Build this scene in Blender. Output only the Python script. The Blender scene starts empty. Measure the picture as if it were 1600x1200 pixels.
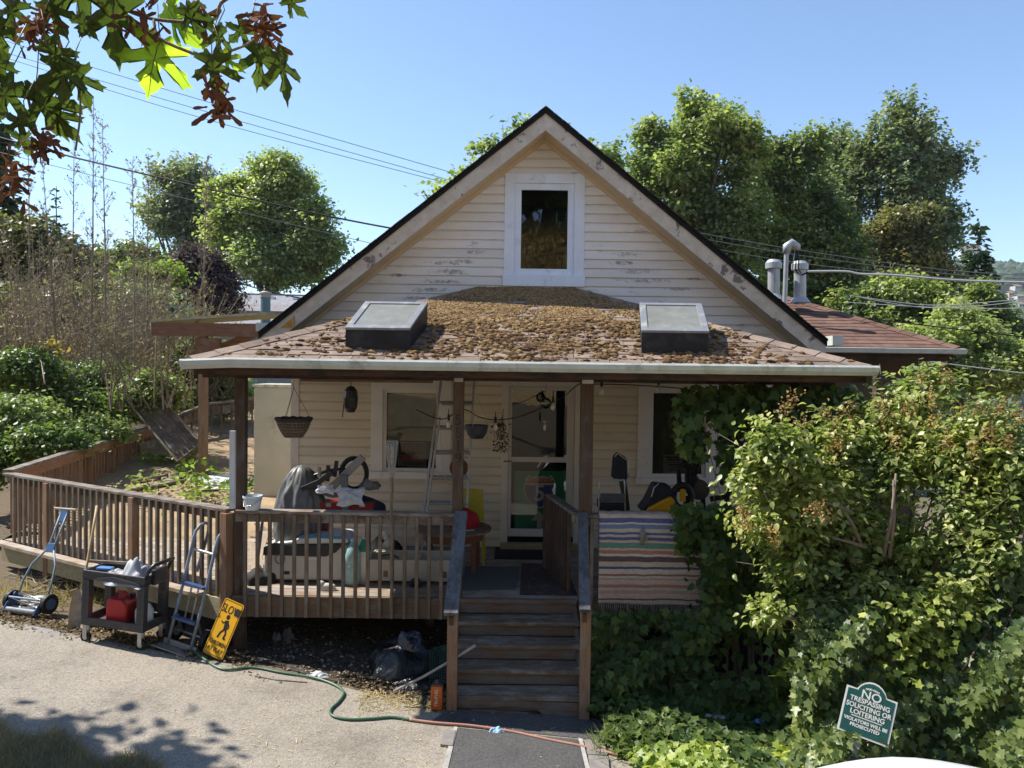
import bpy, bmesh, math, random
import numpy as np
from mathutils import Vector, Matrix, Euler
random.seed(7); rng = np.random.default_rng(7)
R = math.radians
S = bpy.context.scene
COL = S.collection

# ---------------------------------------------------------------- camera, sky, sun, exposure
CAMZ = 3.37
FPX = 1200.0
pitch, roll = R(1.432), R(0.75)
_f = Vector((0, math.cos(pitch), -math.sin(pitch)))
_u0 = Vector((0, math.sin(pitch), math.cos(pitch)))
_x0 = Vector((1, 0, 0))
_r = _x0 * math.cos(roll) + _u0 * math.sin(roll)
_u = _u0 * math.cos(roll) - _x0 * math.sin(roll)
CAM = Vector((0, 0, CAMZ))
cd = bpy.data.cameras.new('camera'); cam = bpy.data.objects.new('camera', cd); COL.objects.link(cam)
m = Matrix((( _r.x, _u.x, -_f.x, 0), (_r.y, _u.y, -_f.y, 0), (_r.z, _u.z, -_f.z, CAMZ), (0, 0, 0, 1)))
cam.matrix_world = m
cd.sensor_width = 36; cd.lens = 36 * FPX / 1600; cd.clip_start = .05; cd.clip_end = 6000
S.camera = cam

SUNV = Vector((-.78, .24, 1.0)).normalized()
elev = math.asin(SUNV.z); azim = math.atan2(SUNV.x, SUNV.y)
w = bpy.data.worlds.new('World'); S.world = w; w.use_nodes = True
nt = w.node_tree; nt.nodes.clear()
sky = nt.nodes.new('ShaderNodeTexSky'); sky.sky_type = 'NISHITA'; sky.sun_disc = False
sky.sun_elevation = elev; sky.sun_rotation = azim
sky.air_density = 1.0; sky.dust_density = 0; sky.ozone_density = 4.0; sky.altitude = 50
bg = nt.nodes.new('ShaderNodeBackground'); bg.inputs['Strength'].default_value = .126
wo = nt.nodes.new('ShaderNodeOutputWorld')
nt.links.new(sky.outputs[0], bg.inputs[0]); nt.links.new(bg.outputs[0], wo.inputs[0])
sd = bpy.data.lights.new('sun', 'SUN'); sd.energy = 5.0; sd.angle = R(.53); sd.color = (1, .955, .88)
sun = bpy.data.objects.new('sun', sd); COL.objects.link(sun)
sun.rotation_euler = SUNV.to_track_quat('Z', 'Y').to_euler()
sun.location = (-20, 10, 40)
S.view_settings.view_transform = 'Standard'; S.view_settings.look = 'None'
S.view_settings.exposure = 0.8; S.view_settings.gamma = 1.0
S.view_settings.use_curve_mapping = False
S.cycles.max_bounces = 7; S.cycles.diffuse_bounces = 4; S.cycles.glossy_bounces = 3
S.cycles.transmission_bounces = 4; S.cycles.transparent_max_bounces = 8; S.cycles.volume_bounces = 0
S.cycles.caustics_reflective = False; S.cycles.caustics_refractive = False

# ---------------------------------------------------------------- helpers
def P(x, y, D):
    """photo pixel (1600x1200) at depth Y = D -> world point"""
    d = _f + _r * ((x - 800) / FPX) - _u * ((y - 600) / FPX)
    return CAM + d * (D / d.y)

def gz(X, Y=0):
    return -.055 * min(max(X, -9), 7)

def G(x, y, dz=0):
    """photo pixel -> point on the sloping drive"""
    d = _f + _r * ((x - 800) / FPX) - _u * ((y - 600) / FPX)
    t = (dz - CAMZ) / (d.z + .055 * d.x)
    return CAM + d * t

W = {}
def thing(name, label, cat, loc=(0, 0, 0), group=None):
    o = bpy.data.objects.new(name, None); COL.objects.link(o)
    o.location = loc; o.empty_display_size = .1
    o['label'] = label; o['category'] = cat
    if group: o['group'] = group
    W[o.name] = Vector(loc)
    return o
def tag(o, label, cat, group=None):
    o['label'] = label; o['category'] = cat
    if group: o['group'] = group
    return o

class B:
    def __init__(s): s.v = []; s.f = []
    def add(s, vs, fs):
        n = len(s.v); s.v += [Vector(p) for p in vs]; s.f += [tuple(i + n for i in f) for f in fs]; return s
    def box(s, c, d, rot=None):
        c = Vector(c); h = [x / 2 for x in d]
        vs = [Vector((i * h[0], j * h[1], k * h[2])) for i in (-1, 1) for j in (-1, 1) for k in (-1, 1)]
        if rot is not None:
            rm = rot if isinstance(rot, Matrix) else Euler(rot).to_matrix()
            vs = [rm @ v for v in vs]
        return s.add([c + v for v in vs], [(0, 1, 3, 2), (4, 6, 7, 5), (0, 4, 5, 1), (2, 3, 7, 6), (0, 2, 6, 4), (1, 5, 7, 3)])
    def mm(s, a, b):
        a = Vector(a); b = Vector(b)
        return s.box((a + b) / 2, [abs(x) for x in (b - a)])
    def beam(s, p, q, w, h, up=(0, 0, 1)):
        p = Vector(p); q = Vector(q); d = (q - p).normalized(); up = Vector(up)
        x = d.cross(up)
        if x.length < 1e-4: x = d.cross(Vector((0, 1, 0)))
        x.normalize(); z = x.cross(d)
        vs = []
        for e in (p, q):
            for i, j in ((-1, -1), (1, -1), (1, 1), (-1, 1)):
                vs.append(e + x * (i * w / 2) + z * (j * h / 2))
        return s.add(vs, [(0, 1, 2, 3), (7, 6, 5, 4), (0, 4, 5, 1), (1, 5, 6, 2), (2, 6, 7, 3), (3, 7, 4, 0)])
    def tube(s, pts, r, n=8, closed=False):
        pts = [Vector(p) for p in pts]; k = len(pts)
        rs = r if isinstance(r, (list, tuple)) else [r] * k
        rings = []; prev = None
        for i, p in enumerate(pts):
            if closed: d = pts[(i + 1) % k] - pts[i - 1]
            else: d = pts[min(i + 1, k - 1)] - pts[max(i - 1, 0)]
            if d.length < 1e-9: d = Vector((0, 0, 1))
            d.normalize()
            if prev is None:
                a = d.cross(Vector((0, 0, 1)))
                if a.length < .05: a = d.cross(Vector((0, 1, 0)))
            else: a = prev - d * prev.dot(d)
            if a.length < 1e-6: a = d.orthogonal()
            a.normalize(); b = d.cross(a); prev = a
            rings.append([p + (a * math.cos(2 * math.pi * j / n) + b * math.sin(2 * math.pi * j / n)) * rs[i] for j in range(n)])
        base = len(s.v)
        vs = [v for rg in rings for v in rg]; fs = []
        for i in range(k if closed else k - 1):
            i2 = (i + 1) % k
            for j in range(n):
                fs.append((i * n + j, i * n + (j + 1) % n, i2 * n + (j + 1) % n, i2 * n + j))
        if not closed:
            fs.append(tuple(range(n - 1, -1, -1))); fs.append(tuple((k - 1) * n + j for j in range(n)))
        return s.add(vs, fs)
    def cyl(s, p, q, r, n=16, r2=None):
        return s.tube([p, q], [r, r if r2 is None else r2], n)
    def lathe(s, prof, n=20, c=(0, 0, 0), fr=None):
        c = Vector(c); vs = []; fs = []; k = len(prof)
        for i, (r, z) in enumerate(prof):
            for j in range(n):
                a = 2 * math.pi * j / n
                rr = r * (fr(a, i / (k - 1)) if fr else 1)
                vs.append(c + Vector((rr * math.cos(a), rr * math.sin(a), z)))
        for i in range(k - 1):
            for j in range(n):
                fs.append((i * n + j, i * n + (j + 1) % n, (i + 1) * n + (j + 1) % n, (i + 1) * n + j))
        fs.append(tuple(range(n - 1, -1, -1))); fs.append(tuple((k - 1) * n + j for j in range(n)))
        return s.add(vs, fs)
    def prism(s, poly, vec):
        poly = [Vector(p) for p in poly]; vec = Vector(vec); n = len(poly)
        vs = poly + [p + vec for p in poly]
        fs = [tuple(range(n - 1, -1, -1)), tuple(range(n, 2 * n))] + [(i, (i + 1) % n, (i + 1) % n + n, i + n) for i in range(n)]
        return s.add(vs, fs)
    def face(s, *pts): return s.add(pts, [tuple(range(len(pts)))])
    def blob(s, c, r, sub=1, jit=.25, rot=0):
        bm = bmesh.new(); bmesh.ops.create_icosphere(bm, subdivisions=sub, radius=1)
        c = Vector(c); r = Vector(r) if not isinstance(r, (int, float)) else Vector((r, r, r))
        vs = []
        for v in bm.verts:
            k = 1 + random.uniform(-jit, jit)
            vs.append(c + Vector((v.co.x * r.x * k, v.co.y * r.y * k, v.co.z * r.z * k)))
        fs = [tuple(v.index for v in f.verts) for f in bm.faces]; bm.free()
        return s.add(vs, fs)
    def build(s, name, mat, parent=None, smooth=False, bevel=0, kind=None, label=None, sub=0):
        c = sum(s.v, Vector()) / max(1, len(s.v))
        me = bpy.data.meshes.new(name)
        me.from_pydata([v - c for v in s.v], [], s.f)
        bm = bmesh.new(); bm.from_mesh(me); bmesh.ops.recalc_face_normals(bm, faces=bm.faces); bm.to_mesh(me); bm.free()
        me.materials.append(mat)
        if smooth: me.polygons.foreach_set('use_smooth', [True] * len(me.polygons))
        return link(name, me, c, parent, bevel, kind, label, sub)

def link(name, me, c, parent=None, bevel=0, kind=None, label=None, sub=0):
    o = bpy.data.objects.new(name, me); COL.objects.link(o)
    base = W.get(parent.name, Vector()) if parent else Vector()
    o.location = Vector(c) - base
    W[o.name] = Vector(c)
    if parent: o.parent = parent
    if bevel:
        b = o.modifiers.new('bevel', 'BEVEL'); b.width = bevel; b.segments = 2; b.limit_method = 'ANGLE'
    if sub:
        b = o.modifiers.new('subdivision', 'SUBSURF'); b.levels = sub; b.render_levels = sub
    if kind: o['kind'] = kind
    if label: o['label'] = label
    return o

def copy_tree(o, parent=None):
    c = o.copy(); COL.objects.link(c)
    if parent: c.parent = parent
    for ch in list(o.children): copy_tree(ch, c)
    return c

def place(root, loc, rot=(0, 0, 0), scale=1):
    root.location = loc; root.rotation_euler = rot
    if scale != 1: root.scale = (scale,) * 3
    W[root.name] = Vector(loc)
    return root

# ---------------------------------------------------------------- materials
def new_mat(name):
    mt = bpy.data.materials.new(name); mt.use_nodes = True
    return mt, mt.node_tree, mt.node_tree.nodes['Principled BSDF']

def ramp(nt, fac, stops):
    n = nt.nodes.new('ShaderNodeValToRGB'); el = n.color_ramp.elements
    while len(el) > 1: el.remove(el[-1])
    for i, (p, c) in enumerate(stops):
        e = el[0] if i == 0 else el.new(p)
        e.position = p; e.color = tuple(c) + (1,) if len(c) == 3 else c
    nt.links.new(fac, n.inputs[0]); return n.outputs[0]

def noise(nt, co, scale, detail=4, rough=.6):
    n = nt.nodes.new('ShaderNodeTexNoise'); n.inputs['Scale'].default_value = scale
    n.inputs['Detail'].default_value = detail; n.inputs['Roughness'].default_value = rough
    nt.links.new(co, n.inputs['Vector']); return n.outputs[0]

def mapping(nt, co, sc):
    n = nt.nodes.new('ShaderNodeMapping'); n.inputs['Scale'].default_value = sc
    nt.links.new(co, n.inputs['Vector']); return n.outputs[0]

def mix(nt, fac, a, b, mode='MIX'):
    n = nt.nodes.new('ShaderNodeMix'); n.data_type = 'RGBA'; n.blend_type = mode
    for sock, v in ((n.inputs[0], fac), (n.inputs[6], a), (n.inputs[7], b)):
        if isinstance(v, (int, float)): sock.default_value = v
        elif isinstance(v, tuple): sock.default_value = v + (1,) if len(v) == 3 else v
        else: nt.links.new(v, sock)
    return n.outputs[2]

def math_(nt, op, a, b=0):
    n = nt.nodes.new('ShaderNodeMath'); n.operation = op
    for sock, v in ((n.inputs[0], a), (n.inputs[1], b)):
        if isinstance(v, (int, float)): sock.default_value = v
        else: nt.links.new(v, sock)
    return n.outputs[0]

def bump(nt, bs, h, strength=.3, dist=.01):
    n = nt.nodes.new('ShaderNodeBump'); n.inputs['Strength'].default_value = strength; n.inputs['Distance'].default_value = dist
    nt.links.new(h, n.inputs['Height']); nt.links.new(n.outputs[0], bs.inputs['Normal'])

def sc3(c, k): return tuple(min(1, x * k) for x in c)

def M(name, c, rough=.6, var=.15, scale=8, spec=.3, metal=0, bmp=.1, dirt=None, dirt_amt=.5, tint=0):
    """plain paint / plastic / metal with mottling, wear and fine relief"""
    mt, nt, bs = new_mat(name)
    geo = nt.nodes.new('ShaderNodeNewGeometry'); co = geo.outputs['Position']
    n1 = noise(nt, co, scale, 5)
    col = ramp(nt, n1, [(.3, sc3(c, 1 - var)), (.7, sc3(c, 1 + var))])
    if dirt is not None:
        n2 = noise(nt, co, scale * .6, 8, .72)
        f = ramp(nt, n2, [(.60 - dirt_amt * .25, (0, 0, 0)), (.78 - dirt_amt * .2, (1, 1, 1))])
        col = mix(nt, f, col, dirt)
    if tint:
        oi = nt.nodes.new('ShaderNodeObjectInfo')
        k = ramp(nt, oi.outputs['Random'], [(0, (1 - tint,) * 3), (1, (1 + tint * .5,) * 3)])
        col = mix(nt, 1.0, col, k, 'MULTIPLY')
    nt.links.new(col, bs.inputs['Base Color'])
    bs.inputs['Roughness'].default_value = rough; bs.inputs['Metallic'].default_value = metal
    bs.inputs['Specular IOR Level'].default_value = spec
    if bmp: bump(nt, bs, noise(nt, co, scale * 6, 4), bmp, .01)
    return mt

def wood(name, c, axis='x', dark=.45, grey=None, grey_amt=.5, rough=.75, tint=.25, lichen=None):
    mt, nt, bs = new_mat(name)
    geo = nt.nodes.new('ShaderNodeNewGeometry'); oi = nt.nodes.new('ShaderNodeObjectInfo')
    off = nt.nodes.new('ShaderNodeVectorMath'); off.operation = 'SCALE'
    off.inputs[0].default_value = (13, 7, 9); nt.links.new(oi.outputs['Random'], off.inputs['Scale'])
    ad = nt.nodes.new('ShaderNodeVectorMath'); ad.operation = 'ADD'
    nt.links.new(geo.outputs['Position'], ad.inputs[0]); nt.links.new(off.outputs[0], ad.inputs[1])
    co = ad.outputs[0]
    s = {'x': (.06, 1, 1), 'y': (1, .06, 1), 'z': (1, 1, .06)}[axis]
    g = noise(nt, mapping(nt, co, s), 60, 6, .65)
    col = ramp(nt, g, [(.25, sc3(c, dark)), (.48, c), (.75, sc3(c, 1.35))])
    if grey:
        n2 = noise(nt, mapping(nt, co, tuple(.5 + .5 * x for x in s)), 7, 8, .7)
        f = ramp(nt, n2, [(.62 - grey_amt * .3, (0, 0, 0)), (.72 - grey_amt * .2, (1, 1, 1))])
        col = mix(nt, f, col, mix(nt, g, sc3(grey, .7), sc3(grey, 1.25)))
    if lichen:
        n3 = noise(nt, co, 11, 8, .7)
        f3 = ramp(nt, n3, [(.52, (0, 0, 0)), (.6, (1, 1, 1))])
        col = mix(nt, f3, col, lichen)
    k = ramp(nt, oi.outputs['Random'], [(0, (1 - tint,) * 3), (1, (1 + tint * .6,) * 3)])
    col = mix(nt, 1.0, col, k, 'MULTIPLY')
    nt.links.new(col, bs.inputs['Base Color']); bs.inputs['Roughness'].default_value = rough
    bs.inputs['Specular IOR Level'].default_value = .2
    bump(nt, bs, g, .35, .006)
    return mt

def leafmat(name, c1, c2, c3=None, trans=.4, rough=.42, spec=.42, patch=3.0, tcol=1.6):
    """leaf: colour differs leaf by leaf and in broad patches; light shines through"""
    mt, nt, bs = new_mat(name)
    if any(k in name for k in ('dry', 'litter', 'straw', 'blade', 'seed', 'key', 'purple')): rough, spec = .8, .08
    geo = nt.nodes.new('ShaderNodeNewGeometry')
    col = ramp(nt, geo.outputs['Random Per Island'], [(0, c1), (.75, c2), (1, c3 or c2)])
    n = noise(nt, geo.outputs['Position'], 1 / patch, 3)
    col = mix(nt, 1.0, col, ramp(nt, n, [(.35, (.72, .78, .8)), (.65, (1.25, 1.15, .95))]), 'MULTIPLY')
    nt.links.new(col, bs.inputs['Base Color']); bs.inputs['Roughness'].default_value = rough
    bs.inputs['Specular IOR Level'].default_value = spec
    tr = nt.nodes.new('ShaderNodeBsdfTranslucent')
    tc = mix(nt, 1.0, col, (tcol * .88, tcol * 1.05, tcol * .55), 'MULTIPLY')
    nt.links.new(tc, tr.inputs[0])
    mx = nt.nodes.new('ShaderNodeMixShader'); mx.inputs[0].default_value = trans
    nt.links.new(bs.outputs[0], mx.inputs[1]); nt.links.new(tr.outputs[0], mx.inputs[2])
    nt.links.new(mx.outputs[0], nt.nodes['Material Output'].inputs[0])
    return mt

def glassmat(name, tintc=(.8, .85, .85), refl=1.0):
    mt, nt, bs = new_mat(name); nt.nodes.remove(bs)
    tr = nt.nodes.new('ShaderNodeBsdfTransparent'); tr.inputs[0].default_value = tintc + (1,)
    gl = nt.nodes.new('ShaderNodeBsdfGlossy'); gl.inputs['Roughness'].default_value = .015
    geo = nt.nodes.new('ShaderNodeNewGeometry')
    bn = nt.nodes.new('ShaderNodeBump'); bn.inputs['Strength'].default_value = .04; bn.inputs['Distance'].default_value = .02
    nt.links.new(noise(nt, geo.outputs['Position'], 3, 2), bn.inputs['Height']); nt.links.new(bn.outputs[0], gl.inputs['Normal'])
    fr = nt.nodes.new('ShaderNodeFresnel'); fr.inputs[0].default_value = 1.62
    mx = nt.nodes.new('ShaderNodeMixShader')
    nt.links.new(math_(nt, 'MULTIPLY', fr.outputs[0], refl), mx.inputs[0])
    nt.links.new(tr.outputs[0], mx.inputs[1]); nt.links.new(gl.outputs[0], mx.inputs[2])
    nt.links.new(mx.outputs[0], nt.nodes['Material Output'].inputs[0])
    return mt

# leaf / blade scatter ------------------------------------------------------------
DIA = (np.array([(0, 0, 0), (.34, .42, .07), (0, 1, -.03), (-.34, .42, .07)]), [(0, 1, 2), (0, 2, 3)])
OVAL = (np.array([(0, 0, 0), (.24, .2, .05), (.30, .5, .06), (0, 1, -.12), (-.30, .5, .06), (-.24, .2, .05), (0, .45, 0)]),
        [(6, 0, 1), (6, 1, 2), (6, 2, 3), (6, 3, 4), (6, 4, 5), (6, 5, 0)])
IVY = (np.array([(0, .3, 0), (0, 0, .0), (.3, -.08, .03), (.32, .2, .04), (.52, .35, .0), (.25, .5, .04), (0, 1, -.06), (-.25, .5, .04), (-.52, .35, 0), (-.32, .2, .04), (-.3, -.08, .03)]),
       [(0, i, i + 1 if i < 10 else 1) for i in range(1, 11)])
BLADE = (np.array([(-.02, 0, 0), (.02, 0, 0), (.016, .5, .05), (-.016, .5, .05), (0, 1, .25)]), [(0, 1, 2), (0, 2, 3), (3, 2, 4)])

def leaf_mesh(name, pts, nrm, size, tmpl, mat, parent=None, axis=None, kind=None, sjit=.35, c=None):
    pts = np.asarray(pts, float); n = len(pts); tv, tf = tmpl
    nrm = np.asarray(nrm, float); nrm = nrm / (np.linalg.norm(nrm, axis=1, keepdims=True) + 1e-9)
    a = rng.normal(size=(n, 3)) if axis is None else np.asarray(axis, float)
    a = a - nrm * (a * nrm).sum(1, keepdims=True); a /= (np.linalg.norm(a, axis=1, keepdims=True) + 1e-9)
    b = np.cross(a, nrm)
    sz = np.asarray(size) * (1 + sjit * rng.uniform(-1, 1, n)); sz = np.broadcast_to(sz, (n,))
    V = pts[:, None, :] + sz[:, None, None] * (tv[None, :, 0, None] * b[:, None, :] + tv[None, :, 1, None] * a[:, None, :] + (tv[None, :, 2] * rng.uniform(-.4, 2.8, (n, 1)))[:, :, None] * nrm[:, None, :])
    k = len(tv); V = V.reshape(-1, 3)
    if c is None: c = V.mean(0)
    V = V - np.asarray(c)
    F = (np.array(tf)[None] + (np.arange(n) * k)[:, None, None]).reshape(-1)
    nf = n * len(tf)
    me = bpy.data.meshes.new(name)
    me.vertices.add(len(V)); me.vertices.foreach_set('co', V.astype(np.float32).ravel())
    me.loops.add(nf * 3); me.loops.foreach_set('vertex_index', F.astype(np.int32))
    me.polygons.add(nf); me.polygons.foreach_set('loop_start', np.arange(0, nf * 3, 3, dtype=np.int32))
    me.polygons.foreach_set('loop_total', np.full(nf, 3, dtype=np.int32))
    me.update(calc_edges=True); me.materials.append(mat)
    return link(name, me, Vector(c), parent, kind=kind)

def crown_points(lobes, ncl, per, spread, shell=3.0, spray=0):
    """clumps spread through a crown made of ellipsoid lobes -> points, outward directions"""
    L = np.array(lobes, float); wt = (L[:, 3] * L[:, 5]); wt /= wt.sum()
    idx = rng.choice(len(L), ncl, p=wt)
    d = rng.normal(size=(ncl, 3)); d /= np.linalg.norm(d, axis=1, keepdims=True)
    r = rng.uniform(0, 1, ncl) ** (1 / shell) * rng.uniform(.82, 1.08, ncl)
    cc = L[idx, :3] + d * r[:, None] * L[idx, 3:6]
    szc = rng.uniform(.55, 1.35, ncl)
    pts = np.repeat(cc, per, 0) + rng.normal(size=(ncl * per, 3)) * np.repeat(szc, per)[:, None] * np.array([spread, spread, spread * .6])
    out = np.repeat(d, per, 0)
    if spray:
        ax = d * .8 + np.array([0, 0, .45]) + rng.normal(size=d.shape) * .3; ax /= np.linalg.norm(ax, axis=1, keepdims=True)
        pts = np.repeat(cc, per, 0) + np.repeat(ax, per, 0) * rng.uniform(-1, 1, (ncl * per, 1)) * spray + rng.normal(size=(ncl * per, 3)) * spread * .4
    return pts, out

def tree(name, label, cat, base, lobes, ncl, per, spread, leaf, mat, bark, trunk_r=.2, group=None, tmpl=DIA, limbs=10, up=.95, rnd=.62, shell=3.0, droop=0, split=0, spray=0):
    t = thing(name, label, cat, base, group)
    base = Vector(base)
    L = [tuple(l) for l in lobes]
    if split:
        rs = random.Random(len(label) * 31 + len(L)); L2 = []
        for l in L:
            L2.append(l[:3] + tuple(v * .74 for v in l[3:6]))
            for _ in range(split):
                d = Vector((rs.gauss(0, 1), rs.gauss(0, 1), rs.gauss(.25, 1))).normalized(); k = rs.uniform(.26, .50)
                L2.append((l[0] + d.x * l[3] * .78, l[1] + d.y * l[4] * .78, l[2] + d.z * l[5] * .80, l[3] * k, l[4] * k, l[5] * k * 1.1))
        L = L2
    cen = Vector((sum(l[0] for l in L) / len(L), sum(l[1] for l in L) / len(L), sum(l[2] for l in L) / len(L)))
    b = B()
    mid = base.lerp(cen, .55)
    top = Vector(max(L, key=lambda l: l[2])[:3])
    b.tube([base, base.lerp(mid, .5) + Vector((.1 * trunk_r, 0, 0)), mid, mid.lerp(top, .6), top], [trunk_r * 1.25, trunk_r, trunk_r * .75, trunk_r * .45, trunk_r * .12], 9)
    for i in range(limbs):
        l = L[i % len(L)]
        s = base.lerp(mid, random.uniform(.6, 1.0)).lerp(top, random.uniform(0, .5))
        e = Vector((l[0] + random.uniform(-.7, .7) * l[3], l[1] + random.uniform(-.7, .7) * l[4], l[2] + random.uniform(-.3, .7) * l[5]))
        mm_ = s.lerp(e, .5) + Vector((0, 0, -.06 * (e - s).length))
        b.tube([s, mm_, e], [trunk_r * .38, trunk_r * .24, trunk_r * .05], 6)
    b.build('trunk', bark, t, smooth=True)
    pts, out = crown_points(L, ncl, per, spread, shell, spray)
    nr = out * .5 + np.array([0, 0, up]) + rng.normal(size=pts.shape) * rnd
    ax = None
    if droop: ax = out * .6 + rng.normal(size=pts.shape) * .5 + np.array([0, 0, -droop])
    leaf_mesh('crown', pts, nr, leaf, tmpl, mat, t, axis=ax)
    return t

def lobes_px(D, ls, depth=.9):
    """(x, y, rx, ry) circles in photo pixels at depth D -> ellipsoids"""
    out = []
    for l in ls:
        dd = D + (l[4] if len(l) > 4 else 0)
        p = P(l[0], l[1], dd); k = dd / FPX
        out.append((p.x, p.y, p.z, l[2] * k, l[2] * k * depth, l[3] * k))
    return out

def text(body, size, mat, parent, mtx, name='lettering', ext=.001, bold=0, sx=1.0, align='CENTER'):
    cu = bpy.data.curves.new(name, 'FONT'); cu.body = body; cu.size = size; cu.extrude = ext; cu.offset = bold
    cu.align_x = align; cu.align_y = 'CENTER'; cu.resolution_u = 3
    to = bpy.data.objects.new(name, cu); COL.objects.link(to)
    dg = bpy.context.evaluated_depsgraph_get(); dg.update()
    me = bpy.data.meshes.new_from_object(to.evaluated_get(dg))
    bpy.data.objects.remove(to); bpy.data.curves.remove(cu)
    me.name = name; me.materials.clear(); me.materials.append(mat)
    me.transform(Matrix.Diagonal((sx, 1, 1, 1)))
    me.transform(mtx)
    n = len(me.vertices)
    c = sum((v.co for v in me.vertices), Vector()) / max(1, n)
    me.transform(Matrix.Translation(-c))
    return link(name, me, c, parent)

def face_mtx(loc, rz=0, tilt=0, spin=0):
    """text standing upright facing -Y at loc"""
    return Matrix.Translation(loc) @ Matrix.Rotation(rz, 4, 'Z') @ Matrix.Rotation(R(90) - tilt, 4, 'X') @ Matrix.Rotation(spin, 4, 'Z')
# ---------------------------------------------------------------- material library
WHITE = M('white_vinyl', (.74, .82, .93), .45, .05, 5, dirt=(.35, .34, .32), dirt_amt=.05)
BLACK = M('black_rubber', (.015, .015, .016), .6, .2, 9)
BLACKP = M('black_plastic', (.02, .02, .022), .38, .25, 9, spec=.5)
STEEL = M('dull_steel', (.42, .43, .44), .38, .15, 14, metal=.85, dirt=(.2, .16, .12), dirt_amt=.2)
ALU = M('aluminium', (.62, .63, .65), .35, .12, 10, metal=.9)
WOOD_POST = wood('brown_post_wood', (.095, .062, .043), 'z', grey=(.14, .12, .10), grey_amt=.35)
WOOD_BEAM = wood('brown_beam_wood', (.085, .046, .03), 'x', grey=(.03, .025, .022), grey_amt=.5)
WOOD_BAL = wood('weathered_baluster_wood', (.16, .112, .074), 'z', grey=(.20, .17, .135), grey_amt=.6)
WOOD_RAIL = wood('weathered_rail_wood', (.15, .108, .076), 'x', grey=(.28, .25, .215), grey_amt=.7)
WOOD_ORANGE = wood('orange_cedar_wood', (.24, .14, .082), 'z', grey=(.25, .19, .135), grey_amt=.45)
WOOD_ORANGEX = wood('orange_cedar_rail', (.22, .115, .068), 'x', grey=(.27, .2, .14), grey_amt=.3)
WOOD_ORANGEY = wood('orange_cedar_rail_back', (.25, .125, .07), 'y', grey=(.27, .2, .14), grey_amt=.3)
WOOD_DECK = wood('deck_board_wood', (.25, .165, .105), 'x', grey=(.33, .30, .26), grey_amt=.7)
WOOD_RIM = wood('rim_joist_wood', (.16, .105, .068), 'x', grey=(.2, .17, .12), grey_amt=.5)
WOOD_LICHEN = wood('mossy_beam_wood', (.30, .25, .16), 'x', grey=(.34, .33, .24), grey_amt=.5, lichen=(.28, .28, .09))
WOOD_STEP = wood('rotten_step_wood', (.15, .10, .066), 'x', grey=(.15, .135, .12), grey_amt=.6, tint=.15)
WOOD_TREAD = wood('grey_tread_wood', (.145, .105, .072), 'x', grey=(.26, .23, .195), grey_amt=.5, tint=.15)
WOOD_GREYZ = wood('peeling_grey_rail_wood', (.17, .175, .19), 'y', grey=(.09, .088, .088), grey_amt=.55)
WOOD_OLD = wood('old_grey_brown_wood', (.17, .125, .09), 'x', grey=(.27, .24, .20), grey_amt=.5)
WOOD_TABLE = wood('reddish_table_wood', (.17, .075, .04), 'x', grey=(.2, .12, .08), grey_amt=.2)
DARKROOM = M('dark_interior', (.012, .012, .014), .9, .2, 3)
GLASS = glassmat('window_glass', (.86, .88, .87), 1.0)

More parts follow.
